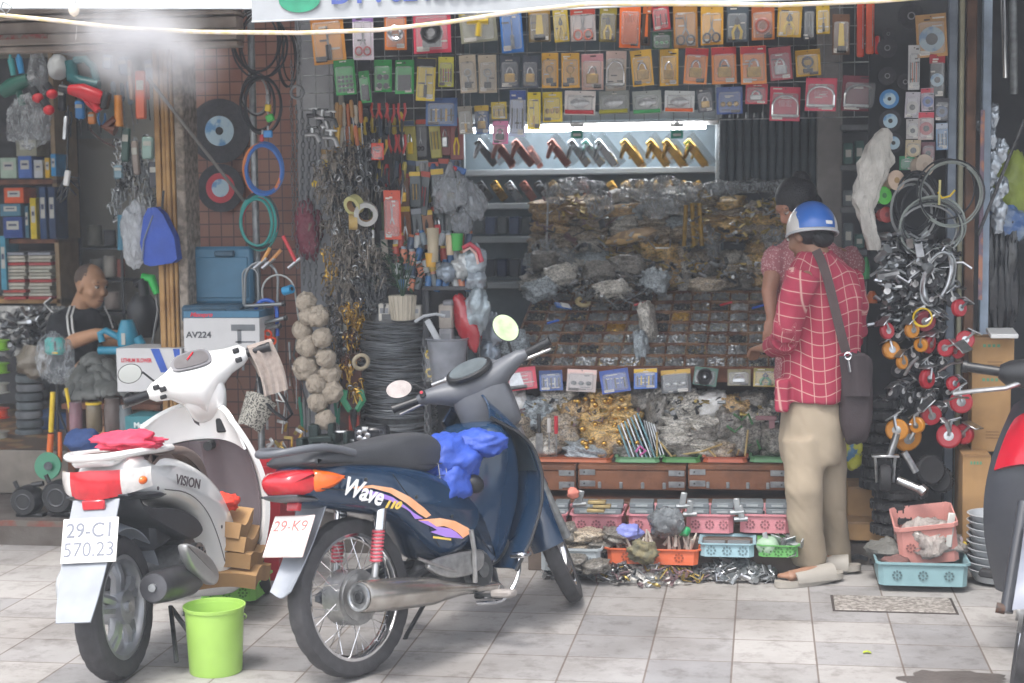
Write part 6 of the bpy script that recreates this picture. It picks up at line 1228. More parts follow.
htool('clear_sack',462,205,22,28,7.62,mat('grey_film',''),'small dark sack hanging under the two grey sacks',nm='hanging_sack')
htool('clear_sack',308,195,26,60,7.66,mat('dark_red_net','6a2c3a',.6,bump=.8,bscale=60),'dark red net sack hanging behind the chains',nm='hanging_sack')
b=MB();b.box(at(459,170,7.6),(.07,.02,.03),pla('2c5c9c'),rot=(0,.3,0),bev=.004);b.box(at(453,168,7.59),(.04,.02,.02),pla('c03038'),rot=(0,.3,0),bev=.004);tag(b.build('blue_red_tag'),'blue and red clip above the grey hanging sack','clip')
MUG=[(433,245,13,34,'a89c84','cream plastic beaker standing in the jumble'),(450,245,9,20,'b8a488','small tan beaker right of the cream one'),(457,242,13,17,'3c9a44','bright green cup in the jumble'),(431,260,12,14,'c89838','amber cup below the cream beaker')]
for(x,y,w_,h_,c,lb)in MUG:
 c_,W,H=pxb(x-w_/2,y-h_/2,x+w_/2,y+h_/2,7.58);b=MB();b.lathe([(W*.40,-H/2),(W*.5,H/2),(W*.46,H/2),(W*.37,-H/2+.005)],pla(c),18);o=b.build('plastic_cup');o.location=c_;tag(o,lb,'cup')
JC=['7c8890','b0b4b4','c87c5c','3a6a9c','a8483c','9cb0c0','5c6468','c8a848','b8bcc0','d0907c','44546c']
JN=['slate','pale grey','salmon','blue','brick red','pale blue','dark grey','yellow','silver','pinkish orange','navy']
jar_p={}
def jar(x,y,w_,h_,Y,ci,label,grp):
 c_,W,H=pxb(x-w_/2,y-h_/2,x+w_/2,y+h_/2,Y);t=thing('small_jar',label,'jar',c_,(0,rnd.uniform(-.3,.3),0),grp);b=MB();b.lathe([(W*.42,-H/2),(W*.45,H*.25),(W*.3,H*.36)],pla(JC[ci]),10);b.build('jar_body',t);b=MB();b.cyl((0,0,H*.33),(0,0,H*.5),W*.33,pla(JC[(ci+3)%11]),10);b.build('jar_lid',t)
k_=0
for j in range(4):
 for i in range(12):
  x=396+i*6.6+rnd.uniform(-2,2)+j*1.5;y=240+j*14+rnd.uniform(-3,3)
  if abs(x-433)<8 and y<258:continue
  ci=rnd.randrange(11);jar(x,y,8,15,7.68-j*.02,ci,'%s small bottle in the jumble above the narrow shelf, %s row, %s from left'%(JN[ci],ordn(j),ordn(i)),'small bottles above the narrow shelf')
for i,(x,y,w_,h_,c,lb)in enumerate(((474,262,22,30,'a8b4bc','silvery crinkled bag at the right end of the jumble'),(462,268,18,24,'b8bcbc','white crinkled bag in the jumble'),(448,272,18,18,'8c98a4','bluish crinkled bag on the narrow shelf'),(476,280,18,20,'9aa4ac','grey crinkled bag drooping off the shelf end'),(494,330,22,30,'a0aab4','shiny foil bag beside the right mirror of the blue motorbike'),(488,352,22,26,'8c98a4','foil bag above the blue motorbike handlebar'),(478,310,22,40,'9aa6ac','silvery crinkled bag behind the red sack'))):
 c_=at(x,y,7.6 if x<485 else 7.8);s_=1/ppm(c_);b=MB();crumple(b,(0,0,0),(w_*s_*.55,.05,h_*s_*.55),mat('foil_'+c,c,.25,.3,bump=1.,bscale=30,var=.2),i+20,30,20,.55);o=b.build('crinkled_bag');o.location=c_;tag(o,lb,'bag')
b=MB();b.tube([at(*q,7.54)for q in((463,248),(470,244),(478,250),(482,262))],.012,pla('b03848'),8);b.tube([at(*q,7.53)for q in((463,252),(470,248),(476,254),(478,264))],.006,pla('d0a8a0'),8);tag(b.build('banded_hose'),'curved red and pink hose end beside the green cup','hose')
sh2=MB();a=at(424,288,7.62);c=at(482,286,7.62);sh2.box(((a.x+c.x)/2,7.68,a.z),(c.x-a.x,.2,.02),DGREY,bev=.003);sh2.cyl((c.x-.015,7.6,a.z),(c.x-.015,7.6,.12),.008,DSTEEL,8);sh2.cyl((a.x+.01,7.62,a.z),(a.x+.01,7.62,.12),.02,DGREY,8);tag(sh2.build('narrow_shelf'),'narrow dark shelf above the red sack','shelf')
LEAF=mat('dark_leaf','2c4a34',.5,var=.3,scale=20)
pt=thing('potted_plant','dark green leafy plant in a white ribbed pot left of the narrow shelf','plant',at(403,320,7.56));H=.0
b=MB();b.lathe([(.05,-.0),(.065,.12),(.058,.12),(.045,.01)],pla('b8b0a0'),22)
for i in range(18):a=2*PI*i/18;b.cyl((.054*math.cos(a),.054*math.sin(a),.004),(.066*math.cos(a),.066*math.sin(a),.118),.004,pla('b8b0a0'),5)
b.build('plant_pot',pt);b=MB()
for i in range(150):
 a=rnd.uniform(0,6.28);r_=rnd.uniform(.02,.13);z=.14+rnd.random()*.22;p=Vector((r_*math.cos(a)*1.1-.01,r_*math.sin(a)*.7,z));d=Vector((math.cos(a),math.sin(a),rnd.uniform(-.5,.9))).normalized()*rnd.uniform(.03,.06);n_=d.cross(Vector((0,0,1)))
 if n_.length<.001:continue
 n_=n_.normalized()*.010;b.add([p,p+d*.5+n_,p+d,p+d*.5-n_],[(0,1,2,3)],LEAF)
b.build('foliage',pt);b=MB()
for i in range(7):a=i*.9;b.tube([(0,0,.1),(.03*math.cos(a),.03*math.sin(a),.2),(.08*math.cos(a),.06*math.sin(a),.32)],.003,LEAF,4)
b.build('stems',pt)
for(x,y,w_,h_,c,lb)in((386,312,12,18,'b8b4ac','small off white pot left of the ribbed pot'),(416,312,12,14,'a8a49c','small pale box right of the ribbed pot'),(447,316,14,24,'9c948c','pale carton on the left of the red sack'),(447,338,13,20,'8c8c90','greyer carton under the pale one'),(449,303,10,6,'6c6c70','flat dark box on top of the pale carton')):
 c_,W,H=pxb(x-w_/2,y-h_/2,x+w_/2,y+h_/2,7.6);b=MB();b.box((0,0,0),(W,.08,H),matte(c),bev=.006);b.box((0,-.041,H*.1),(W*.7,.001,H*.3),mat('dull_label','7a7c80',.6));o=b.build('small_carton');o.location=c_;tag(o,lb,'carton')
wr=thing('wire_drum','tall stack of galvanised wire coils behind the blue motorbike handlebar','wire coil',at(398,378,7.72));WIRE=mat('galvanised_wire','84888c',.4,.75,var=.25,scale=10)
b=MB();Hh=.36
for i in range(150):
 z=-Hh+2*Hh*rnd.random();r_=.185+.02*noise.noise(Vector((z*6,3,0)))+rnd.uniform(-.012,.008)-(.04*max(0,z-.24)/.12);ti=rnd.uniform(-.09,.09);a0=rnd.uniform(0,6.28);N=30
 b.tube([(r_*math.cos(2*PI*k/N),r_*math.sin(2*PI*k/N),z+ti*r_*math.cos(2*PI*k/N+a0)+.006*math.sin(6*PI*k/N+a0))for k in range(N)],.0035,WIRE,4,closed=True)
b.cyl((0,0,-Hh),(0,0,Hh-.03),.165,DSTEEL,24);b.build('wound_wire',wr)
b=MB();b.torus(at(361,362,7.46),.035,.010,mat('beige_coil','a89c84',.5),axis=(-.5,1,.3),n=18);b.torus(at(361,362,7.44),.033,.006,mat('beige_coil',''),axis=(-.5,1,.3),n=18);tag(b.build('small_wire_coil'),'small beige coil hanging left of the wire stack','wire coil')
chain(423,340,428,452,7.48,.011,GC,'heavy steel chain hanging in front of the wire stack')
b=MB();b.cyl(at(432,385,7.45),at(450,378,7.45),.010,STEEL,8);b.cyl(at(446,380,7.44),at(450,378,7.44),.018,STEEL,8);tag(b.build('threaded_coupler'),'silver pipe coupler sticking out right of the wire stack','coupler')
b=MB();b.tube([at(*q,7.5)for q in((415,322),(424,316),(436,314),(445,316))],.008,mat('pale_bar','a8acb0',.4),6);b.box(at(433,331,7.48),(.03,.01,.12),mat('pale_bar',''),rot=(0,-.5,0),bev=.003);tag(b.build('pale_bracket'),'pale angled bracket between the plant and the cartons','bracket')
g1=card(424,345,436,384,7.56,None,'2c2e30','c8a828','black and yellow narrow carton between wire stack and clear tub',0,hdr=.0);b=MB()
for z in(.05,-.04):b.torus((0,-.006,z),.018,.006,YM,axis=(0,1,0),n=14)
b.build('yellow_print',g1)
b=MB();crumple(b,(0,0,0),(.055,.06,.14),mat('glossy_red_sack','a82c34',.25,coat=.6,bump=.6,bscale=20,var=.15),4,30,22,.3);o=b.build('red_sack');o.location=at(467,322,7.62);o.rotation_euler=(0,R(-18),0);tag(o,'glossy dark red plastic sack standing under the narrow shelf','sack')
tb=thing('clear_tub','tapered clear plastic tub with odds and ends behind the speedometer','tub',at(448,385,7.56));b=MB();b.lathe([(.075,0),(.10,.22),(.108,.225),(.10,.23),(.072,.006)],mat('frosted_plastic','9ca0a8',.3,alpha=.55),24);b.build('tub_wall',tb);b=MB();crumple(b,(0,0,.07),(.06,.06,.06),mat('mixed_contents','8a5c58',.6,col2='7c8488',scale=30),3,20,14,.4);b.build('tub_contents',tb)
b=MB();b.box(at(441,392,7.5),(.11,.08,.04),mat('dark_red_case','7a2c3c',.4),rot=(0,-.2,0),bev=.015);tag(b.build('red_case'),'dark red flat case under the clear tub','case')
b=MB();a=at(338,358,7.62);b.box(at(351,400,7.62),(.10,.02,.34),mat('rust_panel','6c4034',.8,col2='4c3c38'),rot=(0,.06,0));tag(b.build('rusty_panel'),'rusty red upright plate left of the wire stack','plate')
b=MB();b.box(at(354,425,7.55),(.05,.02,.10),pla('a84030'),bev=.006);tag(b.build('red_clamp_pad'),'small red block below the green pliers','block')
htool('pliers',353,390,26,50,7.52,'2c7c58','green handled large pliers hanging on the rusty plate')
CASEB=mat('blue_case','3c6c88',.45,var=.08);CASED=mat('blue_case_dark','2c4c60',.5)
t=thing('tool_case','slate blue plastic tool case standing open against the tiled wall','tool case',at(222,304,7.62));c_,W,H=pxb(192,246,254,303,7.62)
b=MB();b.box((0,.04,H/2),(W,.05,H),CASEB,bev=.015);b.box((0,.012,H*.46),(W*.86,.01,H*.72),CASEB,bev=.006);b.build('case_lid',t);b=MB();b.box((.02,-.0,H*.88),(.10,.03,.03),CASED,bev=.006);b.build('case_latch',t)
b=MB();b.box((-.01,-.05,-.04),(W*.95,.2,.085),CASED,bev=.012);b.build('case_base',t)
b=MB();b.box((.01,-.155,-.035),(.13,.02,.04),mat('case_recess','24404c',.5),bev=.005);b.build('case_handle',t)
t=thing('power_tool_carton','large white carton with blue lid printed AV224 under the tool case','carton',at(222,352,7.42));c_,W,H=pxb(185,318,262,352,7.42)
WC=mat('white_carton','c0c0c0',.6,var=.04);b=MB();b.box((0,.12,H/2),(W,.24,H),WC,bev=.003);b.box((0,.12,H+.018),(W,.24,.034),CASEB,bev=.003);b.build('carton_body',t)
text('AV224',.042,mat('dark_print','4a4c50',.6),t,T((-.115,-.0015,H*.5),(PI/2,0,0)),'printed_code',sx=1.1,bold=.001)
text('Maxxpro',.028,mat('red_print','c83848',.6),t,T((-.10,-.0015,H+.016),(PI/2,0,0)),'printed_brand',shear=.3,sx=1.1,bold=.001)
b=MB();b.box((.11,-.001,H*.72),(.12,.002,.03),mat('print_grey','6c7074',.6),bev=.0);b.box((.09,-.001,H*.45),(.02,.002,.07),mat('print_grey',''));b.box((.12,-.001,H*.3),(.10,.002,.008),mat('print_grey',''));b.build('printed_picture',t)
t=thing('blower_carton','white and blue carton printed LITHIUM BLOWER below the seated man','carton',at(150,392,7.45));c_,W,H=pxb(115,348,182,392,7.45)
b=MB();b.box((0,.12,H/2),(W,.24,H),WC,bev=.003);b.build('carton_body',t)
text('LITHIUM BLOWER',.027,mat('red_print',''),t,T((-.065,-.0015,H*.72),(PI/2,0,0)),'printed_name',sx=.72,bold=.0008)
b=MB();BP=mat('blue_print2','2c52a8',.6)
for x in(.04,.155):b.add([(x-.03,-.0012,H-.002),(x+.015,-.0012,H-.002),(x+.06,-.0012,H*.45),(x+.02,-.0012,H*.45)]if x<.1 else[(x-.03,-.0012,H-.002),(.16,-.0012,H-.002),(.16,-.0012,H*.6),(.14,-.0012,H*.6)],[(0,1,2,3)],BP)
b.build('blue_stripes',t)
t=thing('teal_carton','teal green carton behind the white scooter saddle','carton',at(160,446,7.40));c_,W,H=pxb(126,416,196,446,7.4);b=MB();b.box((0,.1,H/2),(W,.2,H),mat('teal_card','2c7078',.55),bev=.003);b.build('carton_body',t)
text('Makita',.035,mat('pale_print2','c8d0d0',.6),t,T((-.08,-.0015,H*.7),(PI/2,0,0)),'printed_brand',sx=1.1,bold=.0015);b=MB();b.box((.045,-.001,H*.62),(.03,.002,.05),WC);b.build('pale_label',t)
b=MB();b.tube([at(*q,7.32)for q in((149,442),(149,428),(153,424),(158,428),(159,442))],.012,pla('a82c3c'),8);tag(b.build('red_handled_tool'),'dark red looped grip in front of the teal carton','tool')
t=thing('red_bin','red plastic bin standing behind the blue motorbike plate','bin',at(266,575,6.9));b=MB();Hb=.52;b.loft([[(sx*.09,sy*.10,0)for sx,sy in((-1,-1),(1,-1),(1,1),(-1,1))],[(sx*.125,sy*.13,Hb)for sx,sy in((-1,-1),(1,-1),(1,1),(-1,1))],[(sx*.115,sy*.12,Hb)for sx,sy in((-1,-1),(1,-1),(1,1),(-1,1))],[(sx*.08,sy*.09,.01)for sx,sy in((-1,-1),(1,-1),(1,1),(-1,1))]],mat('red_bin','a8202c',.4,var=.1));b.build('bin_wall',t)
bk=thing('bucket','bright lime green plastic bucket between the two parked motorbikes','bucket',atz(216,671));LM=mat('lime_plastic','a0c860',.4,var=.07,scale=9);hB=.245
b=MB();b.lathe([(.001,.002),(.092,.0),(.095,.006),(.106,hB-.014),(.111,hB-.012),(.113,hB),(.108,hB),(.106,hB-.02),(.092,.012),(.001,.01)],LM,40);b.build('bucket_body',bk)
b=MB();b.tube([(-.114*math.cos(k*PI/12),.118*math.sin(k*PI/12),hB-.03-.06*math.sin(k*PI/12))for k in range(13)],.003,LM,6);b.build('bucket_handle',bk)
b=MB();b.cyl((-.113,0,hB-.035),(-.119,0,hB-.035),.010,GALV,8);b.build('handle_pivot',bk)
basket(196,582,256,602,6.35,.26,'7cc04c','flat green basket on the pavement behind the lime bucket')
DK=[(887,48,10,'grey',0),(887,76,9,'grey',0),(889,99,9.5,'blue',1),(890,121,11,'dark with blue label',1),(893,143,10,'navy',1),(911,16,13,'large dark',0),(888,34,6,'tiny dark',0),(905,82,8,'black',0)]
for i,(x,y,r_,cn,bl)in enumerate(DK):disc(x,y,r_,ABR if 'blue' not in cn or bl and cn!='blue' else mat('blue_disc','3c7cb4',.5),r_*.65 if bl else r_*.3,LBL if bl else mat('grey_label','7c7c80',.6),r_*.2,BLACK,7.58,'%s cutting disc hanging by the right posts, %s'%(cn,['second from the top','third from the top','just above the navy ones','over the navy one','lowest one over the plastic roll','at the very top','topmost small one','beside the white and orange card'][i]),'cutting_disc',.1)
for r_ in((916,14,947,57,'disc','b08858','b89060','tan card with a large ringed blue disc at the upper right',LBL),(908,45,920,90,'bits','b0b0b0','c8c8c8','narrow white and orange card left of the red blade card',OM),(929,54,945,98,'disc','24262a','a82c38','black and red card with a pale blue disc',LBL),(905,92,920,118,'disc','a8a4ac','b8b4bc','pale card with a white grinding ring, upper',pla('b0aca8')),(906,119,919,139,'disc','a09c9c','b0acac','pale card with a white grinding ring, lower',pla('b8b4ac')),(921,88,934,111,'disc','a89ca8','c04858','small card with a many coloured disc',pla('3c5ca8')),(918,112,934,140,'disc','a89898','c84858','clear pack with a dull red disc',pla('a84c50')),(935,98,949,121,'disc','3a3c44','44464e','dark pack with a navy disc near the steel upright',pla('4c5c80')),(936,123,948,150,'bits','6c88a8','a8b0bc','blue clear pack near the steel upright',STEEL),(905,140,921,158,'disc','a8987c','b8a88c','cream pack with a beige disc',pla('c0a878')),(921,142,935,161,'disc','5c3c44','6c4850','dark red pack with a maroon disc',pla('7c3c44')),(899,156,915,170,None,'2c7c54','348a5c','small green card behind the cream spool',None)):
 card(*r_[:4],7.56,r_[4],r_[5],r_[6],r_[7],rnd.uniform(-.05,.05),im=r_[8])
def spool(px,py,r_,L,c,c2,Y,label,ax=(.6,-1,.1)):
 p=at(px,py,Y);s_=1/ppm(p);A=Matrix.Translation(p)@align(ax);t=thing('tape_spool',label,'spool',(0,0,0));t.matrix_local=A;b=MB();rr_=r_*s_
 b.lathe([(rr_*.25,L),(rr_*.3,L+.002),(rr_,L),(rr_,L-.004),(rr_*.8,L-.006),(rr_*.8,-L),(rr_*.25,-L)],pla(c),24);b.build('spool_reel',t);b=MB();b.cyl((0,0,L-.004),(0,0,L+.004),rr_*.3,pla(c2),12);b.build('spool_hub',t)
spool(892,181,10,.035,'c4ac98','9c7c4c',7.50,'cream spool with a brown core beside the white roll');spool(881,196,9,.025,'4ca83c','2c6c2c',7.48,'bright green spool below the cream one');spool(921,166,11,.03,'b8a898','a89888',7.54,'flat cream spool above the cable coils');spool(884,215,8,.02,'a84c48','7c3c3c',7.52,'small dull red spool under the green one')
PW=film('white_film_roll','d4d0c8',.85,1.,12)
rb=MB();rg=[]
for i in range(22):
 v=i/21;c=at(885-22*min(1,v*1.6)+14*max(0,v-.6)*2.0,128+122*v,7.42);s_=1/ppm(c);w_=(3+12*math.sin(PI*min(1,v*1.35))**.6 if v<.66 else 8-5*(v-.66))*s_;ring=[]
 for k in range(20):a=2*PI*k/20;d=1+.45*noise.noise(Vector((math.cos(a)*2,math.sin(a)*2,v*9)))+.3*abs(noise.noise(Vector((math.cos(a)*5,math.sin(a)*5,v*4))));ring.append((c.x+w_*d*math.cos(a),c.y+w_*.5*d*math.sin(a),c.z))
 rg.append(ring)
rb.loft(rg,PW);tag(rb.build('plastic_roll_bag'),'long crinkled white plastic roll hanging beside the woman','plastic bag')
coil(930,226,31,27,[CLH,BKC,GRH,CLH],10,.005,7.46,'large coil of clear and grey hoses hanging on the right column',sp=.018)
coil(948,190,29,31,[CLH,BKC],4,.0045,7.44,'wide loose loop of clear hose above the coil',sp=.02)
coil(915,205,22,30,[BKC,BKC,GRH],6,.006,7.50,'black cable loops left of the clear hose loop',sp=.03)
coil(938,278,12,26,[STEEL,GALV,STEEL],5,.007,7.42,'bright metal hose loops among the castors',sp=.012,tilt=.3)
coil(925,262,16,20,[BKC,DSTEEL],5,.005,7.48,'dark cable loops under the big coil',sp=.02)
b=MB();b.tube([at(*q,7.40)for q in((938,192),(942,198),(950,196),(955,190))],.005,YM,6);b.tube([at(*q,7.40)for q in((940,180),(939,205))],.006,mat('pale_yellow','b8b078',.5),6);tag(b.build('yellow_tie'),'yellow tie on the clear hose loop','tie')
scat=lambda x0,y0,x1,y1,Y:(lambda i:tuple(at(rnd.uniform(x0,x1),rnd.uniform(y0,y1),Y+rnd.uniform(-.06,.05))))
scatter(120,scat(878,236,926,335,7.48),'silver hanging cluster left of the castors','silver cluster left of the castors',(0,1,0,2),(0,1,2,4),1.7)
scatter(30,scat(920,245,962,300,7.50),'hanging cluster just under the hose coil','cluster under the hose coil',(0,2),(1,2,4),1.6)
CWM={'red':pla('a82834'),'orange':pla('c88428'),'black':mat('black_tread','26272b',.45),'maroon':pla('7c2430')}
def castor(px,py,r_,cn,Y,label,yaw,tilt):
 r_*=1.03
 p=at(px,py,Y);s_=1/ppm(p);r=r_*s_;t=thing('trolley_castor',label,'castor',p,(tilt,rnd.uniform(-.8,.8),yaw),cn+' castors on the right column')
 b=MB();b.lathe([(r*.35,-r*.32),(r*.85,-r*.34),(r,-r*.22),(r,r*.22),(r*.85,r*.34),(r*.35,r*.32)],CWM[cn],22,X=Matrix.Rotation(PI/2,4,'X'));w=b.build('castor_wheel',t)
 b=MB();b.lathe([(r*.05,-r*.38),(r*.4,-r*.36),(r*.4,r*.36),(r*.05,r*.38)],STEEL if cn!='black' else pla('c8c8c8'),14,X=Matrix.Rotation(PI/2,4,'X'));b.build('wheel_hub',w)
 b=MB()
 for s in(-1,1):b.tube([(0,s*r*.45,0),(r*.3,s*r*.45,r*.7),(r*.5,s*r*.4,r*1.15)],r*.14,STEEL,6)
 b.box((r*.5,0,r*1.2),(r*1.7,r*1.5,r*.14),STEEL,bev=r*.05);b.cyl((r*.5,0,r*1.2),(r*.5,0,r*1.05),r*.5,STEEL,14);b.build('castor_fork',t)
CL=[(959,308,8.5,'red'),(925,321,10,'maroon'),(887,331,8,'red'),(929,344,9,'red'),(946,348,8.5,'red'),(957,350,8.5,'red'),(965,340,9,'red'),(927,379,9.5,'red'),(953,384,7.5,'red'),(961,402,11,'red'),(931,415,10,'red'),(949,436,12,'red'),(964,434,10,'red'),(891,350,9,'orange'),(907,437,14,'orange'),(897,430,11,'orange'),(917,425,8,'orange'),(912,330,8,'orange'),(921,345,7,'orange'),(902,362,7,'orange')]
for i,(x,y,r_,cn)in enumerate(CL):
 near=['at the top right of the castors','large one under the cable loops','beside the man shoulder bag, upper','left of the trio of castors','first of the tight pair','second of the tight pair','above the tight pair, at the edge','halfway down, beside the lever','small one under the silver lever','flattened one near the grip','just above the orange pair','big silver hubbed one at the bottom','bottom one at the right edge','beside the man shoulder bag','biggest one at the bottom','behind the biggest bottom one','small one above the bottom pair','small one under the cable loops','small one left of the trio','half hidden under the shoulder bag one'][i]
 castor(x,y,r_,cn,7.36+rnd.uniform(-.03,.04),'%s trolley castor, %s'%(cn,near),rnd.uniform(-.9,.9),rnd.uniform(-.4,.4))
for i in range(74):
 x=880+rnd.uniform(0,78)*(1 if i<30 else.8);y=(250+rnd.uniform(0,150))if i>6 else 390+rnd.uniform(0,60)
 if x<912 and y<330:x+=30
 castor(x,y,rnd.uniform(5.5,8.5),'black',7.44+rnd.uniform(-.04,.05),'small black trolley castor with a pale hub in the hanging cluster',rnd.uniform(-1,1),rnd.uniform(-.6,.6))
coil(922,318,9,9,[YM],2,.004,7.34,'small yellow wire ring on the castors',sp=.004)
for i,(x0,y0,x1,y1)in enumerate(((938,372,962,362),(944,402,968,398),(905,375,918,358),(942,418,950,432))):
 b=MB();b.tube([at(x0,y0,7.28),at((x0+x1)/2,(y0+y1)/2-3,7.26),at(x1,y1,7.28)],.014,STEEL,8,flat=.4);tag(b.build('castor_brake'),'bright steel brake lever among the castors, %s'%['beside the motorbike grip','lower right one','upper left one','over the big bottom castor'][i],'lever')
post(868,950,7.72,.03,mat('dark_board','2e3034',.9),'dark board behind the castors and cutting discs','board',2.85,cat='board')
def tyre(px,py,r_,Y,label,h=.045,fac=None,grp=None):
 p=at(px,py,Y);s_=1/ppm(p);r=r_*s_;b=MB();n=30
 b.lathe([(r*.55,-h*.4),(r*.85,-h*.5),(r,-h*.25),(r,h*.25),(r*.85,h*.5),(r*.55,h*.4)],RUBBER,n)
 for k in range(n):a=2*PI*k/n;b.box(((r)*math.cos(a),r*math.sin(a),0),(.006,.006,h*.8),RUBBER,rot=(0,0,a))
 o=b.build('trolley_tyre_ring');o.location=p;o.rotation_euler=fac or(0,0,0);return tag(o,label,'tyre',grp)
for i in range(8):tyre(880+(i%3)*1.5,483-i*11.5,20,7.52,'small black tyre in the tall stack behind the shoulder bag, %s from the bottom'%ordn(i),grp='tyres stacked behind the man')
for i in range(4):tyre(898+(i%2)*2,528-i*12,27,7.34,'black trolley tyre in the low stack behind the salmon basket, %s from bottom'%ordn(i),grp='tyres stacked low')
tyre(930,470,15,7.38,'black tyre standing upright beside the cardboard carton',.04,(R(80),0,R(20)));tyre(940,480,13,7.42,'dark tyre half hidden next to the carton',.04,(R(80),0,R(-20)))
t=thing('wheel_fork','steel forked trolley wheel resting on the low tyre stack','trolley wheel',at(885,478,7.2));b=MB();b.lathe([(.02,-.02),(.055,-.022),(.062,0),(.055,.022),(.02,.02)],RUBBER,22,X=Matrix.Rotation(PI/2,4,'Y'));b.build('wheel_tyre',t)
b=MB()
for s in(-1,1):b.tube([(s*.035,0,-.02),(s*.04,0,.06),(s*.045,0,.10)],.007,STEEL,6)
b.box((0,0,.10),(.12,.05,.01),STEEL,bev=.002);b.cyl((.02,0,.10),(.05,0,.20),.016,STEEL,10);b.build('fork_bracket',t)
b=MB();b.cyl(at(898,480,7.2),at(922,490,7.15),.018,STEEL,10);b.cyl(at(920,488,7.15),at(925,492,7.14),.024,STEEL,10);tag(b.build('steel_stub'),'shiny steel axle stub lying on the low tyres','axle')
b=MB();b.cyl(at(904,452,7.2),at(916,472,7.2),.016,STEEL,10);tag(b.build('steel_stub'),'short steel tube leaning above the trolley wheel','axle')
def carton(x0,y0,x1,y1,Y,dep,m,label,nm='carton',marks=None):
 c_,W,H=pxb(x0,y0,x1,y1,Y);t=thing(nm,label,'carton',(c_.x,Y,c_.z-H/2));b=MB();b.box((0,dep/2,H/2),(W,dep,H),m,bev=.003);b.build('carton_body',t)
 b=MB();b.box((0,-.0008,H-.004),(W*.97,.0016,.012),mat('carton_tape','8c6c48',.4));b.build('packing_tape',t)
 if marks:
  b=MB();gm=mat('green_print2','5c8c6c',.7)
  for k in range(4):b.box((-W*.2+k*W*.11,-.001,H-.035),(W*.07,.0016,.014),gm)
  for k in range(3):b.box((W*.05,-.001,H*.25-k*.014),(W*.35,.0016,.004),mat('dull_print','7c5c3c',.7))
  b.build('carton_print',t)
 return t
carton(848,487,876,520,7.55,.25,CARDB,'low brown carton behind the man trousers');carton(848,522,890,545,7.40,.2,CARDB,'lower brown carton on the step behind the man trousers')
carton(963,455,990,542,7.28,.3,CARDB,'tall brown carton with green lettering beside the castors',marks=1);carton(972,372,1010,452,7.45,.35,CARDB,'brown carton above the one with green lettering',marks=1);carton(972,338,1014,370,7.46,.35,CARDB,'topmost brown carton behind the black handlebar',marks=1)
b=MB();b.box(at(1002,333,7.45),(.12,.16,.02),WHITEP,rot=(.1,0,0),bev=.003);tag(b.build('paper_pad'),'white paper pad on the topmost brown carton','paper')
for i in range(9):
 p=atz(1000,590);b=MB();z=i*.02;b.lathe([(.09,0),(.12,.05),(.128,.055),(.12,.056),(.088,.006)],mat('enamel','a4a8ac',.35,var=.06),26);o=b.build('basin');o.location=(p.x,p.y+.12,.015+z*1.5);tag(o,'pale grey basin in the nested stack beside the red motorbike, %s from the bottom'%ordn(i),'basin','nested grey basins')
basket(876,562,971,588,6.88,.34,'7c9ca2','pale blue pierced basket on the pavement at the right',rot=.0)
t=basket(898,518,962,560,7.0,.26,'c48880','salmon pink basket tilted on top of the pale blue one');t.rotation_euler=(R(10),R(-7),0)
b=MB();crumple(b,at(928,540,7.08),(.135,.11,.09),film('dusty_bags','b0a8a2',.75,1.,12),5,40,24,.5);tag(b.build('dusty_plastic_bag'),'dusty crumpled plastic bag filling the salmon basket','plastic bag')
b=MB();b.box(at(950,530,7.0),(.03,.02,.15),mat('white_strip_','b8b8b4',.5),rot=(0,.1,0),bev=.004);tag(b.build('white_strip'),'short white strip sticking up from the salmon basket','strip')
b=MB();crumple(b,at(888,552,7.1),(.09,.09,.06),mat('mesh_grey','5c5c58',.7,bump=.8,bscale=60),9,30,18,.4);tag(b.build('tangled_mesh'),'tangled grey mesh on the left of the pale blue basket','mesh')
b=MB();crumple(b,at(897,562,7.0),(.06,.05,.03),mat('brown_rag','6a4c48',.7,bump=.6),9,30,18,.4);tag(b.build('brown_rag'),'dull brown rag in the pale blue basket','rag')
for i,(x,y,c,lb)in enumerate(((962,545,'b8a038','yellow packet between salmon basket and basins'),(958,540,'b8a8b0','small pinkish packet next to the yellow packet'),(968,556,'3a3c40','dark packet at the right end of the pale blue basket'))):
 b=MB();b.box((0,0,0),(.04,.03,.03),matte(c),bev=.006);o=b.build('small_packet');o.location=at(x,y,7.1);tag(o,lb,'packet')
b=MB();crumple(b,at(851,452,7.5),(.05,.05,.08),mat('yellow_snack','b8b838',.4,col2='4c7ca0',scale=16,thr=(.55,.6),bump=.5),3,28,20,.35);tag(b.build('snack_bag'),'bright yellow and blue bag hanging behind the man knees','bag')
b=MB();b.tube([atz(845,560,.02),atz(858,556,.05),atz(870,560,.02),atz(880,566,.02)],.012,BKC,6);tag(b.build('black_cable_end'),'loose black cable on the pavement behind the sandals','cable')
b=MB();b.cyl(at(1003,0,8.4),at(1005,78,8.4),.014,CHROME,10);tag(b.build('bright_tube'),'bright vertical chrome tube in the right doorway','tube')
b=MB();b.cyl(at(1013,0,8.5),at(1014,94,8.5),.02,GALV,10);tag(b.build('pale_tube'),'dull vertical tube right of the chrome one','tube')
b=MB();crumple(b,at(1011,186,7.9),(.10,.07,.16),mat('lime_film','8c9c3c',.3,bump=.8,bscale=25,alpha=.9),3,28,20,.3);tag(b.build('lime_sack'),'yellow green plastic sack hanging in the right doorway','sack')
b=MB();crumple(b,at(1005,225,7.85),(.11,.07,.09),mat('clear_blue_film','8c9cac',.25,bump=1.,bscale=25,col2='4c6ca0',scale=14),4,28,20,.4);tag(b.build('clear_sack'),'clear sack with blue contents under the yellow green one','sack')
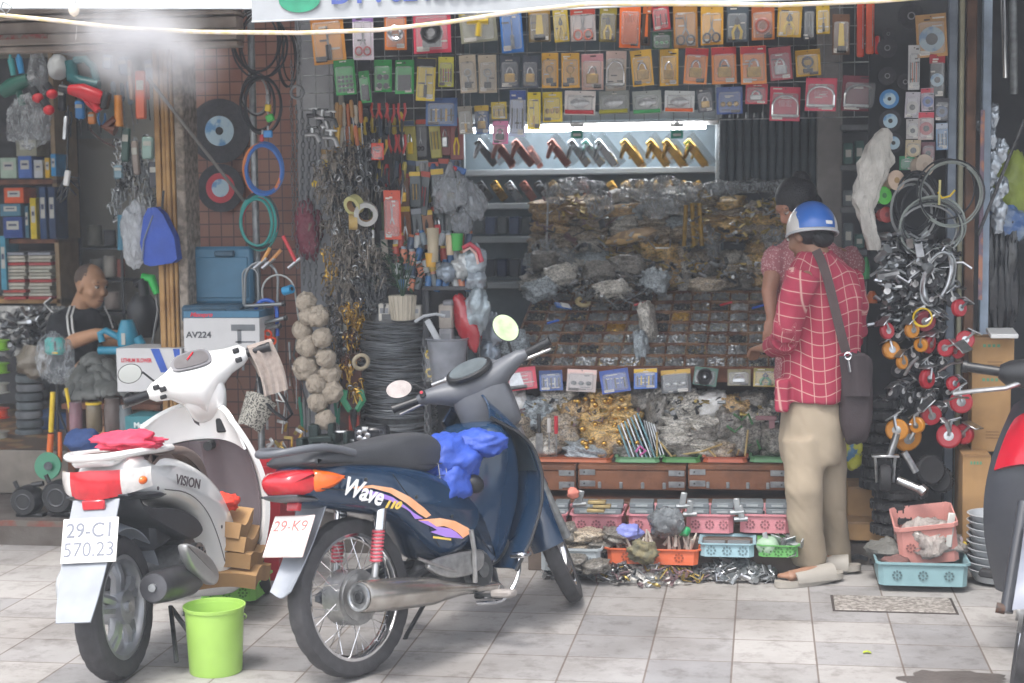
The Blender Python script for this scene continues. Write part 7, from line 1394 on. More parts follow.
for i in range(5):
 b=MB();crumple(b,(0,0,0),(.035,.04,.26),mat('black_bag_film','1e2126',.3,coat=.4,bump=.6,bscale=25),i+2,20,26,.35);o=b.build('black_bag');o.location=at(988+i*6,278+(i%2)*12,7.8);tag(o,'long black plastic bag hanging in the right doorway, %s from the left'%ordn(i),'bag','black bags in the right doorway')
b=MB();b.cyl(at(1024,120,7.4),at(978,235,7.5),.008,DSTEEL,8);tag(b.build('slanting_bar'),'thin dark bar slanting across the right doorway','bar')
for i in range(10):
 b=MB();x=984+rnd.uniform(0,20);y=115+i*12;crumple(b,(0,0,0),(.03,.02,.05),mat('silver_film','b0b8c0',.2,.6,bump=1.,bscale=30),i,18,12,.6);o=b.build('shiny_wrapper');o.location=at(x,y,7.75);tag(o,'shiny silver wrapper hanging along the right door frame, %s from the top'%ordn(i),'wrapper','shiny wrappers on the right frame')
def fuse(b,name,m,vox=.009,sm=4,parent=None,disp=None,attr=None):
 me=bpy.data.meshes.new(name);me.from_pydata(b.v,[],b.f);me.update();o=bpy.data.objects.new(name,me);COL.objects.link(o)
 r=o.modifiers.new('r','REMESH');r.mode='VOXEL';r.voxel_size=vox;s=o.modifiers.new('s','SMOOTH');s.iterations=sm;s.factor=.5
 dg=bpy.context.evaluated_depsgraph_get();me2=bpy.data.meshes.new_from_object(o.evaluated_get(dg));o.modifiers.clear();o.data=me2;bpy.data.meshes.remove(me);me2.name=name
 me2.materials.clear();me2.materials.append(m)
 if disp:
  N=[v.normal.copy()for v in me2.vertices]
  for v,n_ in zip(me2.vertices,N):v.co=v.co+n_*disp(v.co)
 if attr:
  a=me2.attributes.new('pat','FLOAT_VECTOR','POINT')
  for i,v in enumerate(me2.vertices):a.data[i].vector=attr(v.co)
 me2.polygons.foreach_set('use_smooth',[True]*len(me2.polygons));me2.update()
 if parent is not None:o.parent=parent
 return o
def skinm(name,c):
 m=mat(name,c,.5,var=.1,scale=18,bump=.08,bscale=120);return m
SK1=skinm('tan_skin','8c6853');SK2=skinm('warm_skin','a87862');SK3=skinm('brown_skin','b48868')
HAIR=mat('black_hair','17161a',.45,var=.3,scale=60,bump=.6,bscale=160)
def head_geo(b,X,s=1.):
 E=lambda c,r,n=14,k=10,rot=(0,0,0):b.ell(tuple(q*s for q in c),tuple(q*s for q in r),SK1,n,k,X=X,rot=rot)
 E((-.012,0,.035),(.098,.078,.095));E((.02,0,-.01),(.078,.068,.085));E((.045,0,-.07),(.045,.045,.045));E((.03,0,-.06),(.055,.058,.04));E((.075,0,.045),(.025,.055,.02))
 b.tube([X@Vector((.088*s,0,.03*s)),X@Vector((.108*s,0,-.012*s)),X@Vector((.098*s,0,-.026*s))],[.009*s,.015*s,.012*s],SK1,8)
 for q in(-1,1):E((-.005,q*.080,-.005),(.020,.010,.032),10,8,(0,.2,0));E((.088,q*.012,-.022),(.012,.010,.009),8,6);E((.058,q*.045,-.02),(.03,.022,.028))
 E((.088,0,-.052),(.014,.026,.009),10,6);E((.086,0,-.066),(.014,.022,.009),10,6)
def face_parts(root,X,s=1.,lip='8a5048'):
 for q in(-1,1):
  b=MB();b.ell((.081*s,q*.032*s,.022*s),(.012*s,.013*s,.009*s),mat('eye_white','c8c4bc',.2,var=.02),10,8,X=X);b.ell((.089*s,q*.032*s,.020*s),(.006*s,.006*s,.006*s),mat('iris_dark','241a16',.1),8,6,X=X);b.ell((.083*s,q*.033*s,.029*s),(.013*s,.016*s,.006*s),SK1,10,6,X=X);b.build('eye',root)
  b=MB();b.tube([X@Vector((.090*s,q*.016*s,.044*s)),X@Vector((.088*s,q*.034*s,.050*s)),X@Vector((.074*s,q*.052*s,.044*s))],[.003*s,.004*s,.002*s],HAIR,6);b.build('eyebrow',root)
 b=MB();b.tube([X@Vector((.092*s,-.024*s,-.058*s)),X@Vector((.104*s,0,-.057*s)),X@Vector((.092*s,.024*s,-.058*s))],[.003*s,.005*s,.003*s],mat('lip_'+lip,lip,.5),6);b.build('mouth',root)
def hand_geo(b,X,s=1.,curl=.6,side=1):
 b.ell((.045*s,0,0),(.048*s,.040*s,.016*s),SK1,14,8,X=X);b.cyl(X@Vector((-.02*s,0,0)),X@Vector((.03*s,0,0)),.024*s,SK1,10)
 for i,(y,L)in enumerate(((.030,.072),(.011,.080),(-.009,.075),(-.028,.058))):
  p=Vector((.080*s,y*s*side,0));a=.15;P=[Vector((.05*s,y*s*side*.8,0)),p.copy()]
  for seg in(.42,.32,.26):a+=curl*.8;p=p+Vector((math.cos(a),0,-math.sin(a)))*L*s*seg;P.append(p.copy())
  b.tube([X@q for q in P],[.010*s,.0098*s,.0092*s,.0086*s,.0072*s],SK1,8)
 P=[Vector((.01*s,.025*s*side,0)),Vector((.035*s,.048*s*side,-.008*s)),Vector((.06*s,.056*s*side,-.020*s)),Vector((.078*s,.050*s*side,-.030*s))]
 b.tube([X@q for q in P],[.012*s,.012*s,.0105*s,.008*s],SK1,8)
def frame_x(o,xdir,up=(0,0,1)):
 x=Vector(xdir).normalized();y=Vector(up).cross(x).normalized();z=x.cross(y);M=Matrix((x,y,z)).transposed().to_4x4();M.translation=o;return M
def clothm(name,kind,c1,c2,sx,sy,line=.006):
 m=bpy.data.materials.new(name);m.use_nodes=True;nt=m.node_tree;n=nt.nodes;l=nt.links;b=n['Principled BSDF'];b.inputs['Roughness'].default_value=.9
 at_=n.new('ShaderNodeAttribute');at_.attribute_name='pat'
 if kind=='plaid':
  br=n.new('ShaderNodeTexBrick');l.new(at_.outputs['Vector'],br.inputs[0]);br.offset=0;br.inputs['Scale'].default_value=1;br.inputs['Brick Width'].default_value=sx;br.inputs['Row Height'].default_value=sy;br.inputs['Mortar Size'].default_value=line;br.inputs['Mortar Smooth'].default_value=.9
  nz=n.new('ShaderNodeTexNoise');nz.inputs['Scale'].default_value=300;l.new(at_.outputs['Vector'],nz.inputs[0])
  br.inputs['Color1'].default_value=lin(c1);br.inputs['Color2'].default_value=[q*.86 for q in lin(c1)];br.inputs['Mortar'].default_value=lin(c2);l.new(br.outputs['Color'],b.inputs['Base Color'])
 else:
  v=n.new('ShaderNodeTexVoronoi');v.inputs['Scale'].default_value=sx;l.new(at_.outputs['Vector'],v.inputs[0]);rp=n.new('ShaderNodeValToRGB');rp.color_ramp.elements[0].position=.28;rp.color_ramp.elements[1].position=.4;rp.color_ramp.elements[0].color=lin(c2);rp.color_ramp.elements[1].color=lin(c1);l.new(v.outputs['Distance'],rp.inputs[0]);l.new(rp.outputs[0],b.inputs['Base Color'])
 return m
def folds(a,f,z=2.2,seed=0):
 return lambda co:a*(noise.noise(Vector((co.x*f+seed,co.y*f,co.z*f*z*.5)))+.6*noise.noise(Vector((co.x*f*2.3,co.y*f*2.3+seed,co.z*f*1.3)))+.35*abs(noise.noise(Vector((co.x*f*1.5,co.y*f*1.5,co.z*f*3.1+seed)))))
def rings_geo(b,lst,m=None,n=24):
 b.loft([[(c[0]+hx*math.cos(2*PI*k/n),c[1]+hy*math.sin(2*PI*k/n),c[2])for k in range(n)]for c,hx,hy in lst],m or SK1)
YP=7.12
def A(px,py,dy=0.):return at(px,py,YP+dy)
p1=thing('person','man in red plaid shirt, beige trousers and blue helmet bending over the stall','person',atz(812,578))
P1inv=Matrix.Translation(-Vector(p1.location))
def rel(b):b.v=[tuple(Vector(v)-Vector(p1.location))for v in b.v];return b
b=MB();HC=A(808,236,.10);fw1=Vector((-.75,.62,-.45));X1=frame_x(HC,fw1)
head_geo(b,X1,.98);b.tube([A(822,268,.06),A(815,250,.08),HC],[.062,.056,.055],SK1,14)
b.tube([A(803,280,-.08),A(820,276,.05),A(844,280,.18)],[.035,.055,.035],SK1,12);b.tube([A(822,270,.06),A(822,330,.06),A(816,405,.06)],[.07,.09,.08],SK1,14)
b.tube([A(800,282,-.08),A(787,335,-.10),A(768,348,.16)],[.035,.033,.030],SK1,12);hand_geo(b,frame_x(A(766,348,.18),(-.5,.8,-.1)),1.,.5,-1)
b.tube([A(846,284,.18),A(852,330,.30),A(815,345,.42)],[.035,.033,.030],SK1,12);hand_geo(b,frame_x(A(812,346,.44),(-.9,.4,-.1)),1.,.5)
b.tube([A(806,410,.03),A(806,490,-.05),A(811,560,.02),A(815,571,.03)],[.06,.055,.042,.036],SK1,12)
b.tube([A(826,410,.10),A(830,490,.12),A(837,560,.24),A(840,568,.25)],[.06,.055,.042,.036],SK1,12)
def foot(b,heel,toe,s=1.):
 h=Vector(heel);t=Vector(toe);d=(t-h);d.z=0;L=d.length;d.normalize();n_=Vector((-d.y,d.x,0))
 b.tube([h+Vector((0,0,.026)),h+d*L*.5+Vector((0,0,.024)),h+d*L*.82+Vector((0,0,.016))],[.026,.028,.026],SK1,12)
 for i,o in enumerate((-.026,-.013,.0,.012,.023)):b.tube([h+d*L*.75+n_*o+Vector((0,0,.022)),h+d*(L*(.97-.035*abs(i-.3)))+n_*o*1.1+Vector((0,0,.016))],[.012,.0095 if i else.013],SK1,8)
SOLE=.028
f1h,f1t=A(834,576,.0),A(777,580,.0);f1h.z=SOLE;f1t.z=SOLE;f1h=atz(831,571,SOLE+.02);f1t=atz(779,578,SOLE+.015)
f1h.z=SOLE;f1t.z=SOLE;f2h=atz(848,567,SOLE);f2t=atz(800,566,SOLE)
foot(b,f1h,f1t);foot(b,f2h,f2t)
fuse(rel(b),'body',SK1,.0085,3,p1)
def loc(*q):return A(*q)-Vector(p1.location)
def sandal(h,t,nm='sandal'):
 h=Vector(h);t=Vector(t);d=(t-h);d.z=0;L=d.length;d.normalize();ya=math.atan2(d.y,d.x);sm_=mat('beige_sandal','97928a',.6,var=.06)
 X=Matrix.Translation(Vector((h.x,h.y,0))-Vector(p1.location)+Vector((0,0,.0)))@rotz(ya);b=MB();pr=chaikin([(-.045,-.034),(.04,-.036),(.15,-.048),(L+.005,-.035),(L+.02,0),(L,.036),(.15,.046),(.04,.036),(-.045,.034),(-.06,0)],2)
 b.loft([[(x,y,z+.010*max(0,(.1-x)/.1)+.0)for x,y in pr]for z in(.002,.006,.024,.028)],sm_,X=X);s_=b.build('sandal_sole',p1)
 b=MB();b.grid(lambda u,v:(.0+.195*v,.050*math.cos(PI*u),.020+.066*math.sin(PI*u)**.8*(1-.3*v)),16,8,sm_,X=X,thick=.008);b.build('sandal_strap',p1)
sandal(f1h,f1t);sandal(f2h,f2t)
b=MB();rings_geo(b,[(A(814,398,.06),.135,.115),(A(813,420,.05),.142,.125),(A(812,450,.04),.140,.125),(A(812,462,.04),.13,.12)])
b.tube([A(803,440,-.01),A(804,490,-.05),A(807,530,-.02),A(810,561,.02)],[.094,.083,.074,.080],SK1,18)
b.tube([A(828,440,.10),A(829,490,.12),A(834,530,.18),A(836,566,.24)],[.088,.072,.063,.070],SK1,18)
KH=mat('khaki_cotton','988b78',.9,var=.06,scale=8,bump=.15,bscale=300)
fuse(rel(b),'trousers',KH,.010,5,p1,disp=lambda co:.007*noise.noise(Vector((co.x*13,co.y*13,co.z*2.5)))+.006*noise.noise(Vector((co.x*5,co.y*5,co.z*9)))+.006*abs(noise.noise(Vector((co.x*9,co.y*9,co.z*16+co.x*20)))))
b=MB();SH_=[(252,816,16,.075),(260,819,24,.10),(272,821,33,.13),(300,824,37,.145),(330,824,37.5,.145),(360,821,37,.14),(385,817,36.5,.14),(400,813,36,.14)]
rings_geo(b,[(A(x,y,.06),w_/222,d_)for y,x,w_,d_ in SH_])
b.tube([A(803,275,-.08),A(794,300,-.11),A(787,328,-.11),A(784,338,-.09)],[.075,.070,.066,.060],SK1,16);b.tube([A(784,338,-.09),A(778,345,.06),A(771,348,.12)],[.062,.055,.050],SK1,16)
b.tube([A(845,277,.18),A(852,305,.24),A(853,335,.30)],[.075,.068,.062],SK1,16);b.tube([A(853,335,.30),A(836,345,.38)],[.062,.052],SK1,16)
b.box(A(782,395,-.02),(.06,.12,.14),SK1)
P0=Vector(p1.location);armA,armB=A(803,275,-.08)-P0,A(784,338,-.09)-P0
cx_=A(820,330,.06)-P0
def pat1(co):
 t=max(0,min(1,(co-armA).dot(armB-armA)/(armB-armA).length_squared));q=armA.lerp(armB,t)
 if(co-q).length<.082 and co.x<cx_.x-.11:
  a=math.atan2(co.y-q.y,co.x-q.x);return Vector((a*.075+.02,t*(armB-armA).length,0))
 a=math.atan2(co.y-cx_.y,co.x-cx_.x);return Vector((a*.155+co.z*.06,co.z+.02*math.sin(a*3),0))
PLD=clothm('red_plaid','plaid','a0324a','be948c',.056,.056,.0036)
fuse(rel(b),'plaid_shirt',PLD,.010,3,p1,disp=lambda co:.012*noise.noise(Vector((co.x*9,co.y*9,co.z*4)))+.008*noise.noise(Vector((co.x*16+3,co.y*16,co.z*7)))+.009*abs(noise.noise(Vector((co.x*8,co.y*8,co.z*11+co.x*14)))),attr=pat1)
b=MB();b.torus(A(816,253,.07),.062,.016,SK1,axis=(0,-.3,1),n=20);fuse(rel(b),'shirt_collar',PLD,.008,2,p1,attr=lambda co:Vector((co.x,co.z,0)))
face_parts(p1,Matrix.Translation(-P0)@X1,.98)
b=MB();XH=Matrix.Translation(-P0)@X1;b.ell((-.03,0,.02),(.092,.084,.088),HAIR,18,12,X=XH);b.ell((-.07,0,-.035),(.045,.062,.05),HAIR,16,10,X=XH);b.build('hair',p1)
HX=frame_x(A(812,232,.08),(-.22,.95,-.22));h_=thing('helmet','blue and white half helmet worn by the man in plaid','helmet',M4=HX);HB=mat('helmet_blue','2c64b4',.3,coat=.4,var=.05);HW=mat('helmet_white','d0ccc8',.35,coat=.3,var=.03)
def dome(u0,u1,v0,v1,m,nm,sc=1.0,par=h_):
 b=MB()
 def f(u,v):
  a=(u0+(u1-u0)*u);t=(v0+(v1-v0)*v);st=math.sin(t);return(.125*sc*st*math.cos(a),.107*sc*st*math.sin(a),.118*sc*math.cos(t)+.01-.03*0)
 b.grid(f,30,16,m,thick=.004);return b.build(nm,par)
dome(0,2*PI,.02,R(100),HW,'helmet_shell')
b=MB()
def crest(u,v):
 a=-PI+2*PI*u;y=(v-.5)*2;hw=.103;t=PI*.5-(PI*1.07*(u-.5));yy=y*hw*(.78+.22*math.cos((u-.5)*2.2));r_=math.sqrt(max(0,1-(yy/.107)**2));return(.135*max(.35,r_)*math.cos(t),yy,.128*max(.35,r_)*math.sin(t)+.01)
b.grid(crest,30,12,HB,thick=.003);b.build('blue_band',h_)
b=MB();b.tube([(.129*math.cos(2*PI*k/40),.111*math.sin(2*PI*k/40),-.012)for k in range(40)],.006,mat('helmet_trim','b8bcc0',.4),8,closed=True);b.build('rim_trim',h_)
b=MB();b.box((-.122,-.045,.018),(.006,.035,.016),WHITEP,rot=(0,0,.35),bev=.002);b.box((-.124,-.015,.016),(.004,.022,.008),YM,rot=(0,0,.1),bev=.001);b.build('sticker',h_)
b=MB();b.tube([A(795,245,.0),A(793,262,.03),A(800,274,.05)],.005,BLACK,6);o=b.build('chin_strap');o.parent=h_;o.matrix_parent_inverse=h_.matrix_local.inverted()
BGM=mat('dark_brown_bag','33292c',.75,var=.15,bump=.25,bscale=200)
bg_=thing('shoulder_bag','dark brown canvas shoulder bag hanging at the hip of the man in plaid','bag',A(856,395,-.02));bo=Vector(bg_.location)
b=MB();b.ell((0,0,-.01),(.072,.05,.20),BGM,26,18,jit=.12,seed=2,pw=.6);b.build('bag_body',bg_)
b=MB();b.grid(lambda u,v:tuple(A(852+(u-.5)*25+5*v,356+v*40,-.075-.02*math.sin(PI*u))-bo),10,10,BGM,thick=.006);b.build('bag_flap',bg_)
sp_=[(816,250,-.02),(822,262,-.075),(828,280,-.10),(834,305,-.115),(840,330,-.12),(846,352,-.10)]
P_=[A(*q)-bo for q in sp_];b=MB();rg=[]
P2_=chaikin([tuple(p)for p in P_],2,False)
for i,p in enumerate(P2_):p=Vector(p);d=Vector(P2_[min(i+1,len(P2_)-1)])-Vector(P2_[max(0,i-1)]);sx_=Vector((-d.z,0,d.x)).normalized()*.020;rg.append([tuple(p+sx_+Vector((0,-.004,0))),tuple(p-sx_+Vector((0,-.004,0))),tuple(p-sx_+Vector((0,.004,0))),tuple(p+sx_+Vector((0,.004,0)))])
b.loft(rg,mat('strap_webbing','4a3c3c',.8,bump=.3,bscale=300));b.build('bag_strap',bg_)
b=MB();b.torus(A(848,356,-.12)-bo,.014,.004,CHROME,axis=(0,1,0),n=14);b.tube([A(848,360,-.12)-bo,A(850,372,-.115)-bo],.006,CHROME,6);b.build('strap_buckle',bg_)
YW=7.66
def B_(px,py,dy=0.):return at(px,py,YW+dy)
p2=thing('person','woman with tied black hair and pink patterned blouse reaching over the trays','person',B_(812,540));p2.location.z=.12;P0b=Vector(p2.location)
def relb(b):b.v=[tuple(Vector(v)-P0b)for v in b.v];return b
b=MB();HC2=B_(797,206,-.02);X2=frame_x(HC2,(-.72,-.42,-.62));head_geo(b,X2,.95);b.tube([B_(806,240,.02),B_(800,222,0),HC2],[.055,.05,.05],SK1,12)
b.tube([B_(782,256,0),B_(808,248,.02),B_(845,256,.06)],[.035,.05,.035],SK1,12);b.tube([B_(808,250,.03),B_(812,320,.05),B_(813,390,.06)],[.06,.085,.085],SK1,14)
b.tube([B_(776,256,-.02),B_(769,292,-.08),B_(772,318,-.12)],[.048,.038,.027],SK1,12);hand_geo(b,frame_x(B_(772,318,-.12),(-.15,-.25,-1),(0,-1,0)),.95,.45,1)
b.tube([B_(850,256,.06),B_(858,300,.04),B_(838,330,-.08)],[.048,.038,.028],SK1,12);hand_geo(b,frame_x(B_(836,331,-.1),(-.9,-.3,-.2)),.95,.5)
for s in(-1,1):b.tube([B_(812+s*14,390,.08),B_(812+s*12,480,.10),B_(812+s*11,535,.10)],[.09,.06,.04],SK1,12);hf=B_(812+s*11,540,.10);hf.z=.12;foot(b,hf,hf+Vector((-.12,-.2,0)))
fuse(relb(b),'body',SK2,.009,3,p2)
BLO=clothm('pink_print','dots','a86a70','cca4a2',95,95)
b=MB();rings_geo(b,[(B_(x,y,.04),w_/205,d_)for y,x,w_,d_ in((238,806,18,.08),(246,808,30,.11),(256,810,38,.13),(285,812,37,.14),(320,813,36,.14),(360,813,36,.14),(395,813,38,.15))])
b.tube([B_(782,250,0),B_(774,264,-.02),B_(771,275,-.05)],[.058,.062,.058],SK1,16);b.tube([B_(846,250,.05),B_(852,266,.06),B_(855,276,.06)],[.058,.062,.058],SK1,16)
fuse(relb(b),'blouse',BLO,.010,3,p2,disp=folds(.016,10,seed=8),attr=lambda co:co)
b=MB();[b.tube([B_(812+s*15,385,.08),B_(812+s*13,480,.10),B_(812+s*12,528,.10)],[.10,.075,.065],SK1,14)for s in(-1,1)];rings_geo(b,[(B_(813,372,.06),.16,.13),(B_(813,405,.07),.16,.13)]);fuse(relb(b),'dark_trousers',mat('dark_cloth','2a2c32',.9),.012,3,p2)
XW=Matrix.Translation(-P0b)@X2;b=MB();b.ell((-.022,0,.035),(.104,.090,.100),HAIR,20,14,X=XW);b.ell((-.06,0,-.03),(.055,.078,.06),HAIR,16,10,X=XW);b.ell((-.085,0,.085),(.048,.05,.045),HAIR,16,10,X=XW,jit=.15);b.build('hair',p2)
face_parts(p2,XW,.95)
YS3=8.95
def D_(px,py,dy=0.):return at(px,py,YS3+dy)
p3=thing('person','seated man with shaved head in a black shirt with white shoulder stripes','person',D_(75,420));p3.location.z=.37;P0c=Vector(p3.location)
def relc(b):b.v=[tuple(Vector(v)-P0c)for v in b.v];return b
b=MB();HC3=D_(91,287,0);X3=frame_x(HC3,(.88,-.40,-.22));head_geo(b,X3,1.04);b.tube([D_(78,318,.03),D_(83,303,.02),HC3-Vector((.02,0,.03))],[.068,.062,.06],SK1,14)
b.tube([D_(62,324,-.08),D_(78,320,.03),D_(98,320,.15)],[.04,.06,.04],SK1,12);b.tube([D_(75,320,.03),D_(70,360,.04),D_(64,400,.04)],[.07,.10,.10],SK1,14)
b.tube([D_(60,322,-.14),D_(66,345,-.20),D_(74,341,-.24),D_(96,334,-.30),D_(112,334,-.34)],[.05,.044,.046,.036,.027],SK1,12);hand_geo(b,frame_x(D_(113,334,-.34),(1,-.1,.05)),1.,.55,-1)
b.tube([D_(103,322,.18),D_(110,345,.10),D_(122,340,-.12)],[.05,.042,.028],SK1,12);hand_geo(b,frame_x(D_(123,340,-.13),(.8,-.5,0)),1.,.5)
b.tube([D_(64,398,.02),D_(86,368,-.22),D_(84,420,-.22)],[.07,.068,.045],SK1,14);b.tube([D_(70,398,.10),D_(104,372,.06),D_(102,420,.05)],[.07,.066,.045],SK1,14)
for q in((84,-.22),(102,.05)):hf=D_(q[0],425,q[1]);hf.z=.37;foot(b,hf,hf+Vector((.22,-.08,0)))
fuse(relc(b),'body',SK3,.009,3,p3)
b=MB();rings_geo(b,[(D_(x,y,.04),w_/178,d_)for y,x,w_,d_ in((306,80,13,.075),(312,79,22,.11),(322,77,27,.13),(345,72,27,.14),(370,66,27,.15),(398,62,28,.15))])
b.tube([D_(62,320,-.10),D_(60,332,-.16),D_(66,343,-.19)],[.078,.080,.072],SK1,16);b.tube([D_(98,318,.15),D_(106,330,.17),D_(108,338,.14)],[.07,.075,.068],SK1,16)
BT=mat('black_cotton','1e1f24',.9,var=.1,bump=.1,bscale=200)
sh3=fuse(relc(b),'black_shirt',BT,.010,3,p3,disp=folds(.014,9,seed=5))
for i,dx in enumerate((0,4.5)):
 b=MB();b.tube([D_(70+dx,306,-.10)-P0c,D_(67+dx,316,-.20)-P0c,D_(68+dx,328,-.255)-P0c,D_(70+dx,338,-.26)-P0c],.006,WHITEP,6,flat=.6);b.build('shoulder_stripe',sh3)
b=MB();b.tube([D_(104,306,.0)-P0c,D_(109,316,.0)-P0c,D_(113,328,.02)-P0c],.006,WHITEP,6,flat=.6);b.build('shoulder_stripe',sh3)
b=MB();b.tube([D_(62,396,.02),D_(76,380,-.14)],[.115,.100],SK1,16);b.tube([D_(68,396,.12),D_(90,380,.08)],[.11,.095],SK1,16);fuse(relc(b),'black_shorts',BT,.011,3,p3)
b=MB();XC=Matrix.Translation(-P0c)@X3;b.ell((-.020,0,.045),(.097,.080,.089),mat('shaved_hair','5c4e46',.8,var=.2,scale=120),22,16,X=XC);b.build('hair',p3)
face_parts(p3,XC,1.04,'7c4c44')
tag((lambda o:o)(MB().box(D_(66,420,.06),(.34,.32,.12),mat('plastic_stool','2c4c78',.5),bev=.02).build('low_stool')),'low dark blue stool under the seated man','stool')
YL=9.3
WP=mat('white_wall_band','9aa09c',.8,var=.08)
b=MB();c_,W,H=pxb(50,104,122,138,9.97);b.box((0,0,0),(W,.02,H),WP);o=b.build('wall_band');o.location=c_;tag(o,'paler painted band high on the plaster wall behind the hanging drill','panel')
sx=at(58,200,YL).x;s0=sx-1.0;sh=thing('wooden_shelves','dark wooden shelves of boxes and paper along the left side','shelf unit',(s0,YL,.37))
for yy in(182,241,301):z=at(30,yy,YL).z-.37;b=MB();b.box((.5,.15,z),(1.0,.32,.03),WOODB if yy!=301 else WOODY,bev=.003);b.build('shelf_board',sh)
b=MB();b.box((.985,.15,1.15),(.03,.32,2.2),mat('shelf_side','8a7458',.7,bump=.1),bev=.003);b.build('side_board',sh)
b=MB();b.box((.5,.32,1.15),(1.0,.01,2.2),mat('shelf_back','3c3c3e',.9));b.build('back_board',sh)
BXS=[(0,158,18,178,'9cb0a0','pale green and white carton at the left of the upper shelf'),(18,156,33,178,'4a68a8','blue and white carton on the upper shelf'),(34,160,44,178,'b0b4b8','whitish carton beside the yellow one on the upper shelf'),(45,158,51,178,'c8a030','small yellow carton on the upper shelf'),(51,154,57,176,'3c8cc0','sky blue bottle box at the end of the upper shelf'),(16,140,38,156,'8c8c7c','dull olive carton lying on top of the upper shelf row'),(4,188,25,203,'c8552c','orange box on the second shelf'),(0,204,22,216,'4a7488','steel blue box under the orange one'),(3,217,24,238,'2c4480','deep blue tin on the second shelf'),(25,206,30,238,'3c6478','thin teal book left of the yellow one'),(30,198,38,239,'c8b02c','bright yellow upright book on the second shelf'),(39,187,48,239,'2c4468','dark blue upright file with white label'),(48,187,57,239,'2a3c5c','darker blue upright file at the end of the second shelf'),(0,236,8,290,'4c90a8','pale blue packet standing at the very left edge')]
for(x0,y0,x1,y1,c,lb)in BXS:
 c_,W,H=pxb(x0,y0,x1,y1,YL-.05);b=MB();b.box((0,.08,0),(W*.96,.18,H),matte(c),bev=.003);b.box((0,-.0105,H*.1),(W*.6,.002,H*.4),mat('label_pale','b0b0a8',.6,var=.05));b.box((0,-.0125,H*.12),(W*.4,.001,H*.1),matte('4a5068'));o=b.build('stock_box');o.location=c_;tag(o,lb,'box')
for(x0,x1,yt,nm)in((2,27,250,'left'),(28,53,252,'right')):
 for i in range(14):
  y=298-i*3.4;c_=at((x0+x1)/2+rnd.uniform(-1,1),y,YL-.03);b=MB();w_=(x1-x0)/ppm(c_);b.box((0,.1,0),(w_*rnd.uniform(.88,1.02),.22,.017),matte(rnd.choice(['b0aca0','a8a89c','9c988c','b8b4a8','a85048','8c9098']if i%5 else['a03c3c'])),bev=.002);o=b.build('paper_stack');o.location=c_;o.rotation_euler=(0,0,rnd.uniform(-.08,.08));tag(o,'worn sheaf of booklets in the %s pile on the third shelf, %s from the bottom'%(nm,ordn(i)),'booklets','booklets piled on the third shelf')
scatter(70,(lambda i:tuple(at(rnd.uniform(0,62),rnd.uniform(308,352),9.1+rnd.uniform(-.1,.1)))),'grey scrap heap left of the seated man','scrap heap left of the seated man',(0,1,2),(0,1,2,3,4),1.7)
b=MB();b.grid(lambda u,v:tuple(at(-5+70*u,306+50*v,9.28-.1*v)+Vector((0,-.03*noise.noise(Vector((u*9,v*7,0))),0))),20,12,bagm('scrap','3a3a3a','8c8c88','9c9c98',30,.1,nsc=18));stuff(b.build('scrap_metal_heap'),'heap of grey scrap fittings under the shelves at the left edge','heap')
for i,(y,c,lb)in enumerate(((345,'8cc83c','uppermost lime cable spool at the left edge'),(368,'84b83c','second lime cable spool at the left edge'),(388,'b0b0a8','grey white cable spool at the left edge'),(413,'c8402c','bright red cable spool at the left edge'),(436,'a8a8a0','pale lowest cable spool at the left edge'))):
 p=at(-2,y,8.5);b=MB();b.lathe([(.065,-.028),(.065,-.024),(.045,-.02),(.045,.02),(.065,.024),(.065,.028)],pla(c),24);b.cyl((0,0,-.02),(0,0,.02),.052,pla(c if i!=3 else 'd8441c'),20);o=b.build('cable_spool');o.location=p;tag(o,lb,'spool','cable spools at the left edge')
for i in range(8):
 b=MB();p=at(29+(i%2),432-i*9,8.7);b.lathe([(.075,-.02),(.08,0),(.075,.02)],matte(['6c7478','5c6468','7c8084'][i%3]),20);o=b.build('round_tin');o.location=p;tag(o,'grey round tin in the stack beside the trimmer poles, %s from the bottom'%ordn(i),'tin','grey tins stacked by the trimmer poles')
b=MB();crumple(b,at(33,362,8.6),(.10,.06,.09),mat('dull_wrap','7c7468',.35,bump=.9,bscale=25),3,26,18,.4);tag(b.build('wrapped_bundle'),'clear wrapped brown bundle on top of the grey tins','bundle')
YH=7.9
def hpos(x,y,dy=0):return at(x,y,YH+dy)
t=thing('hedge_drill','dark green power tool hanging at the top left corner','power tool',hpos(18,86));GT=pla('1f5a4c');b=MB();b.tube([(-.09,0,-.03),(-.03,0,.0),(.06,0,.035)],[.035,.045,.03],GT,12);b.tube([(.0,0,-.01),(.02,0,-.1)],.018,GT,8);b.build('tool_body',t);b=MB();b.cyl((.06,0,.035),(.10,0,.05),.018,STEEL,10);b.build('tool_chuck',t)
for(x,y,c,lb)in((12,66,'3c8c8c','teal bottle hanging above the dark green power tool'),(20,64,'2c84b8','sky blue bottle hanging beside the teal one')):
 c_=hpos(x,y);b=MB();b.lathe([(.015,-.05),(.018,.03),(.008,.045),(.008,.06)],pla(c),12);o=b.build('hanging_bottle');o.location=c_;o.rotation_euler=(0,-.15,0);tag(o,lb,'bottle')
CF=film('clear_hanging_film','c0c6ca',.06,.55)
b=MB();crumple(b,(0,0,0),(.12,.06,.13),CF,3,40,28,.45);o=b.build('clear_plastic_bag');o.location=hpos(28,122);tag(o,'large clear plastic bag hanging under the dark green power tool','plastic bag')
b=MB();crumple(b,(0,0,0),(.05,.05,.12),CF,4,40,28,.4);o=b.build('clear_plastic_bag');o.location=hpos(38,74);tag(o,'narrow clear plastic bag above the large one','plastic bag')
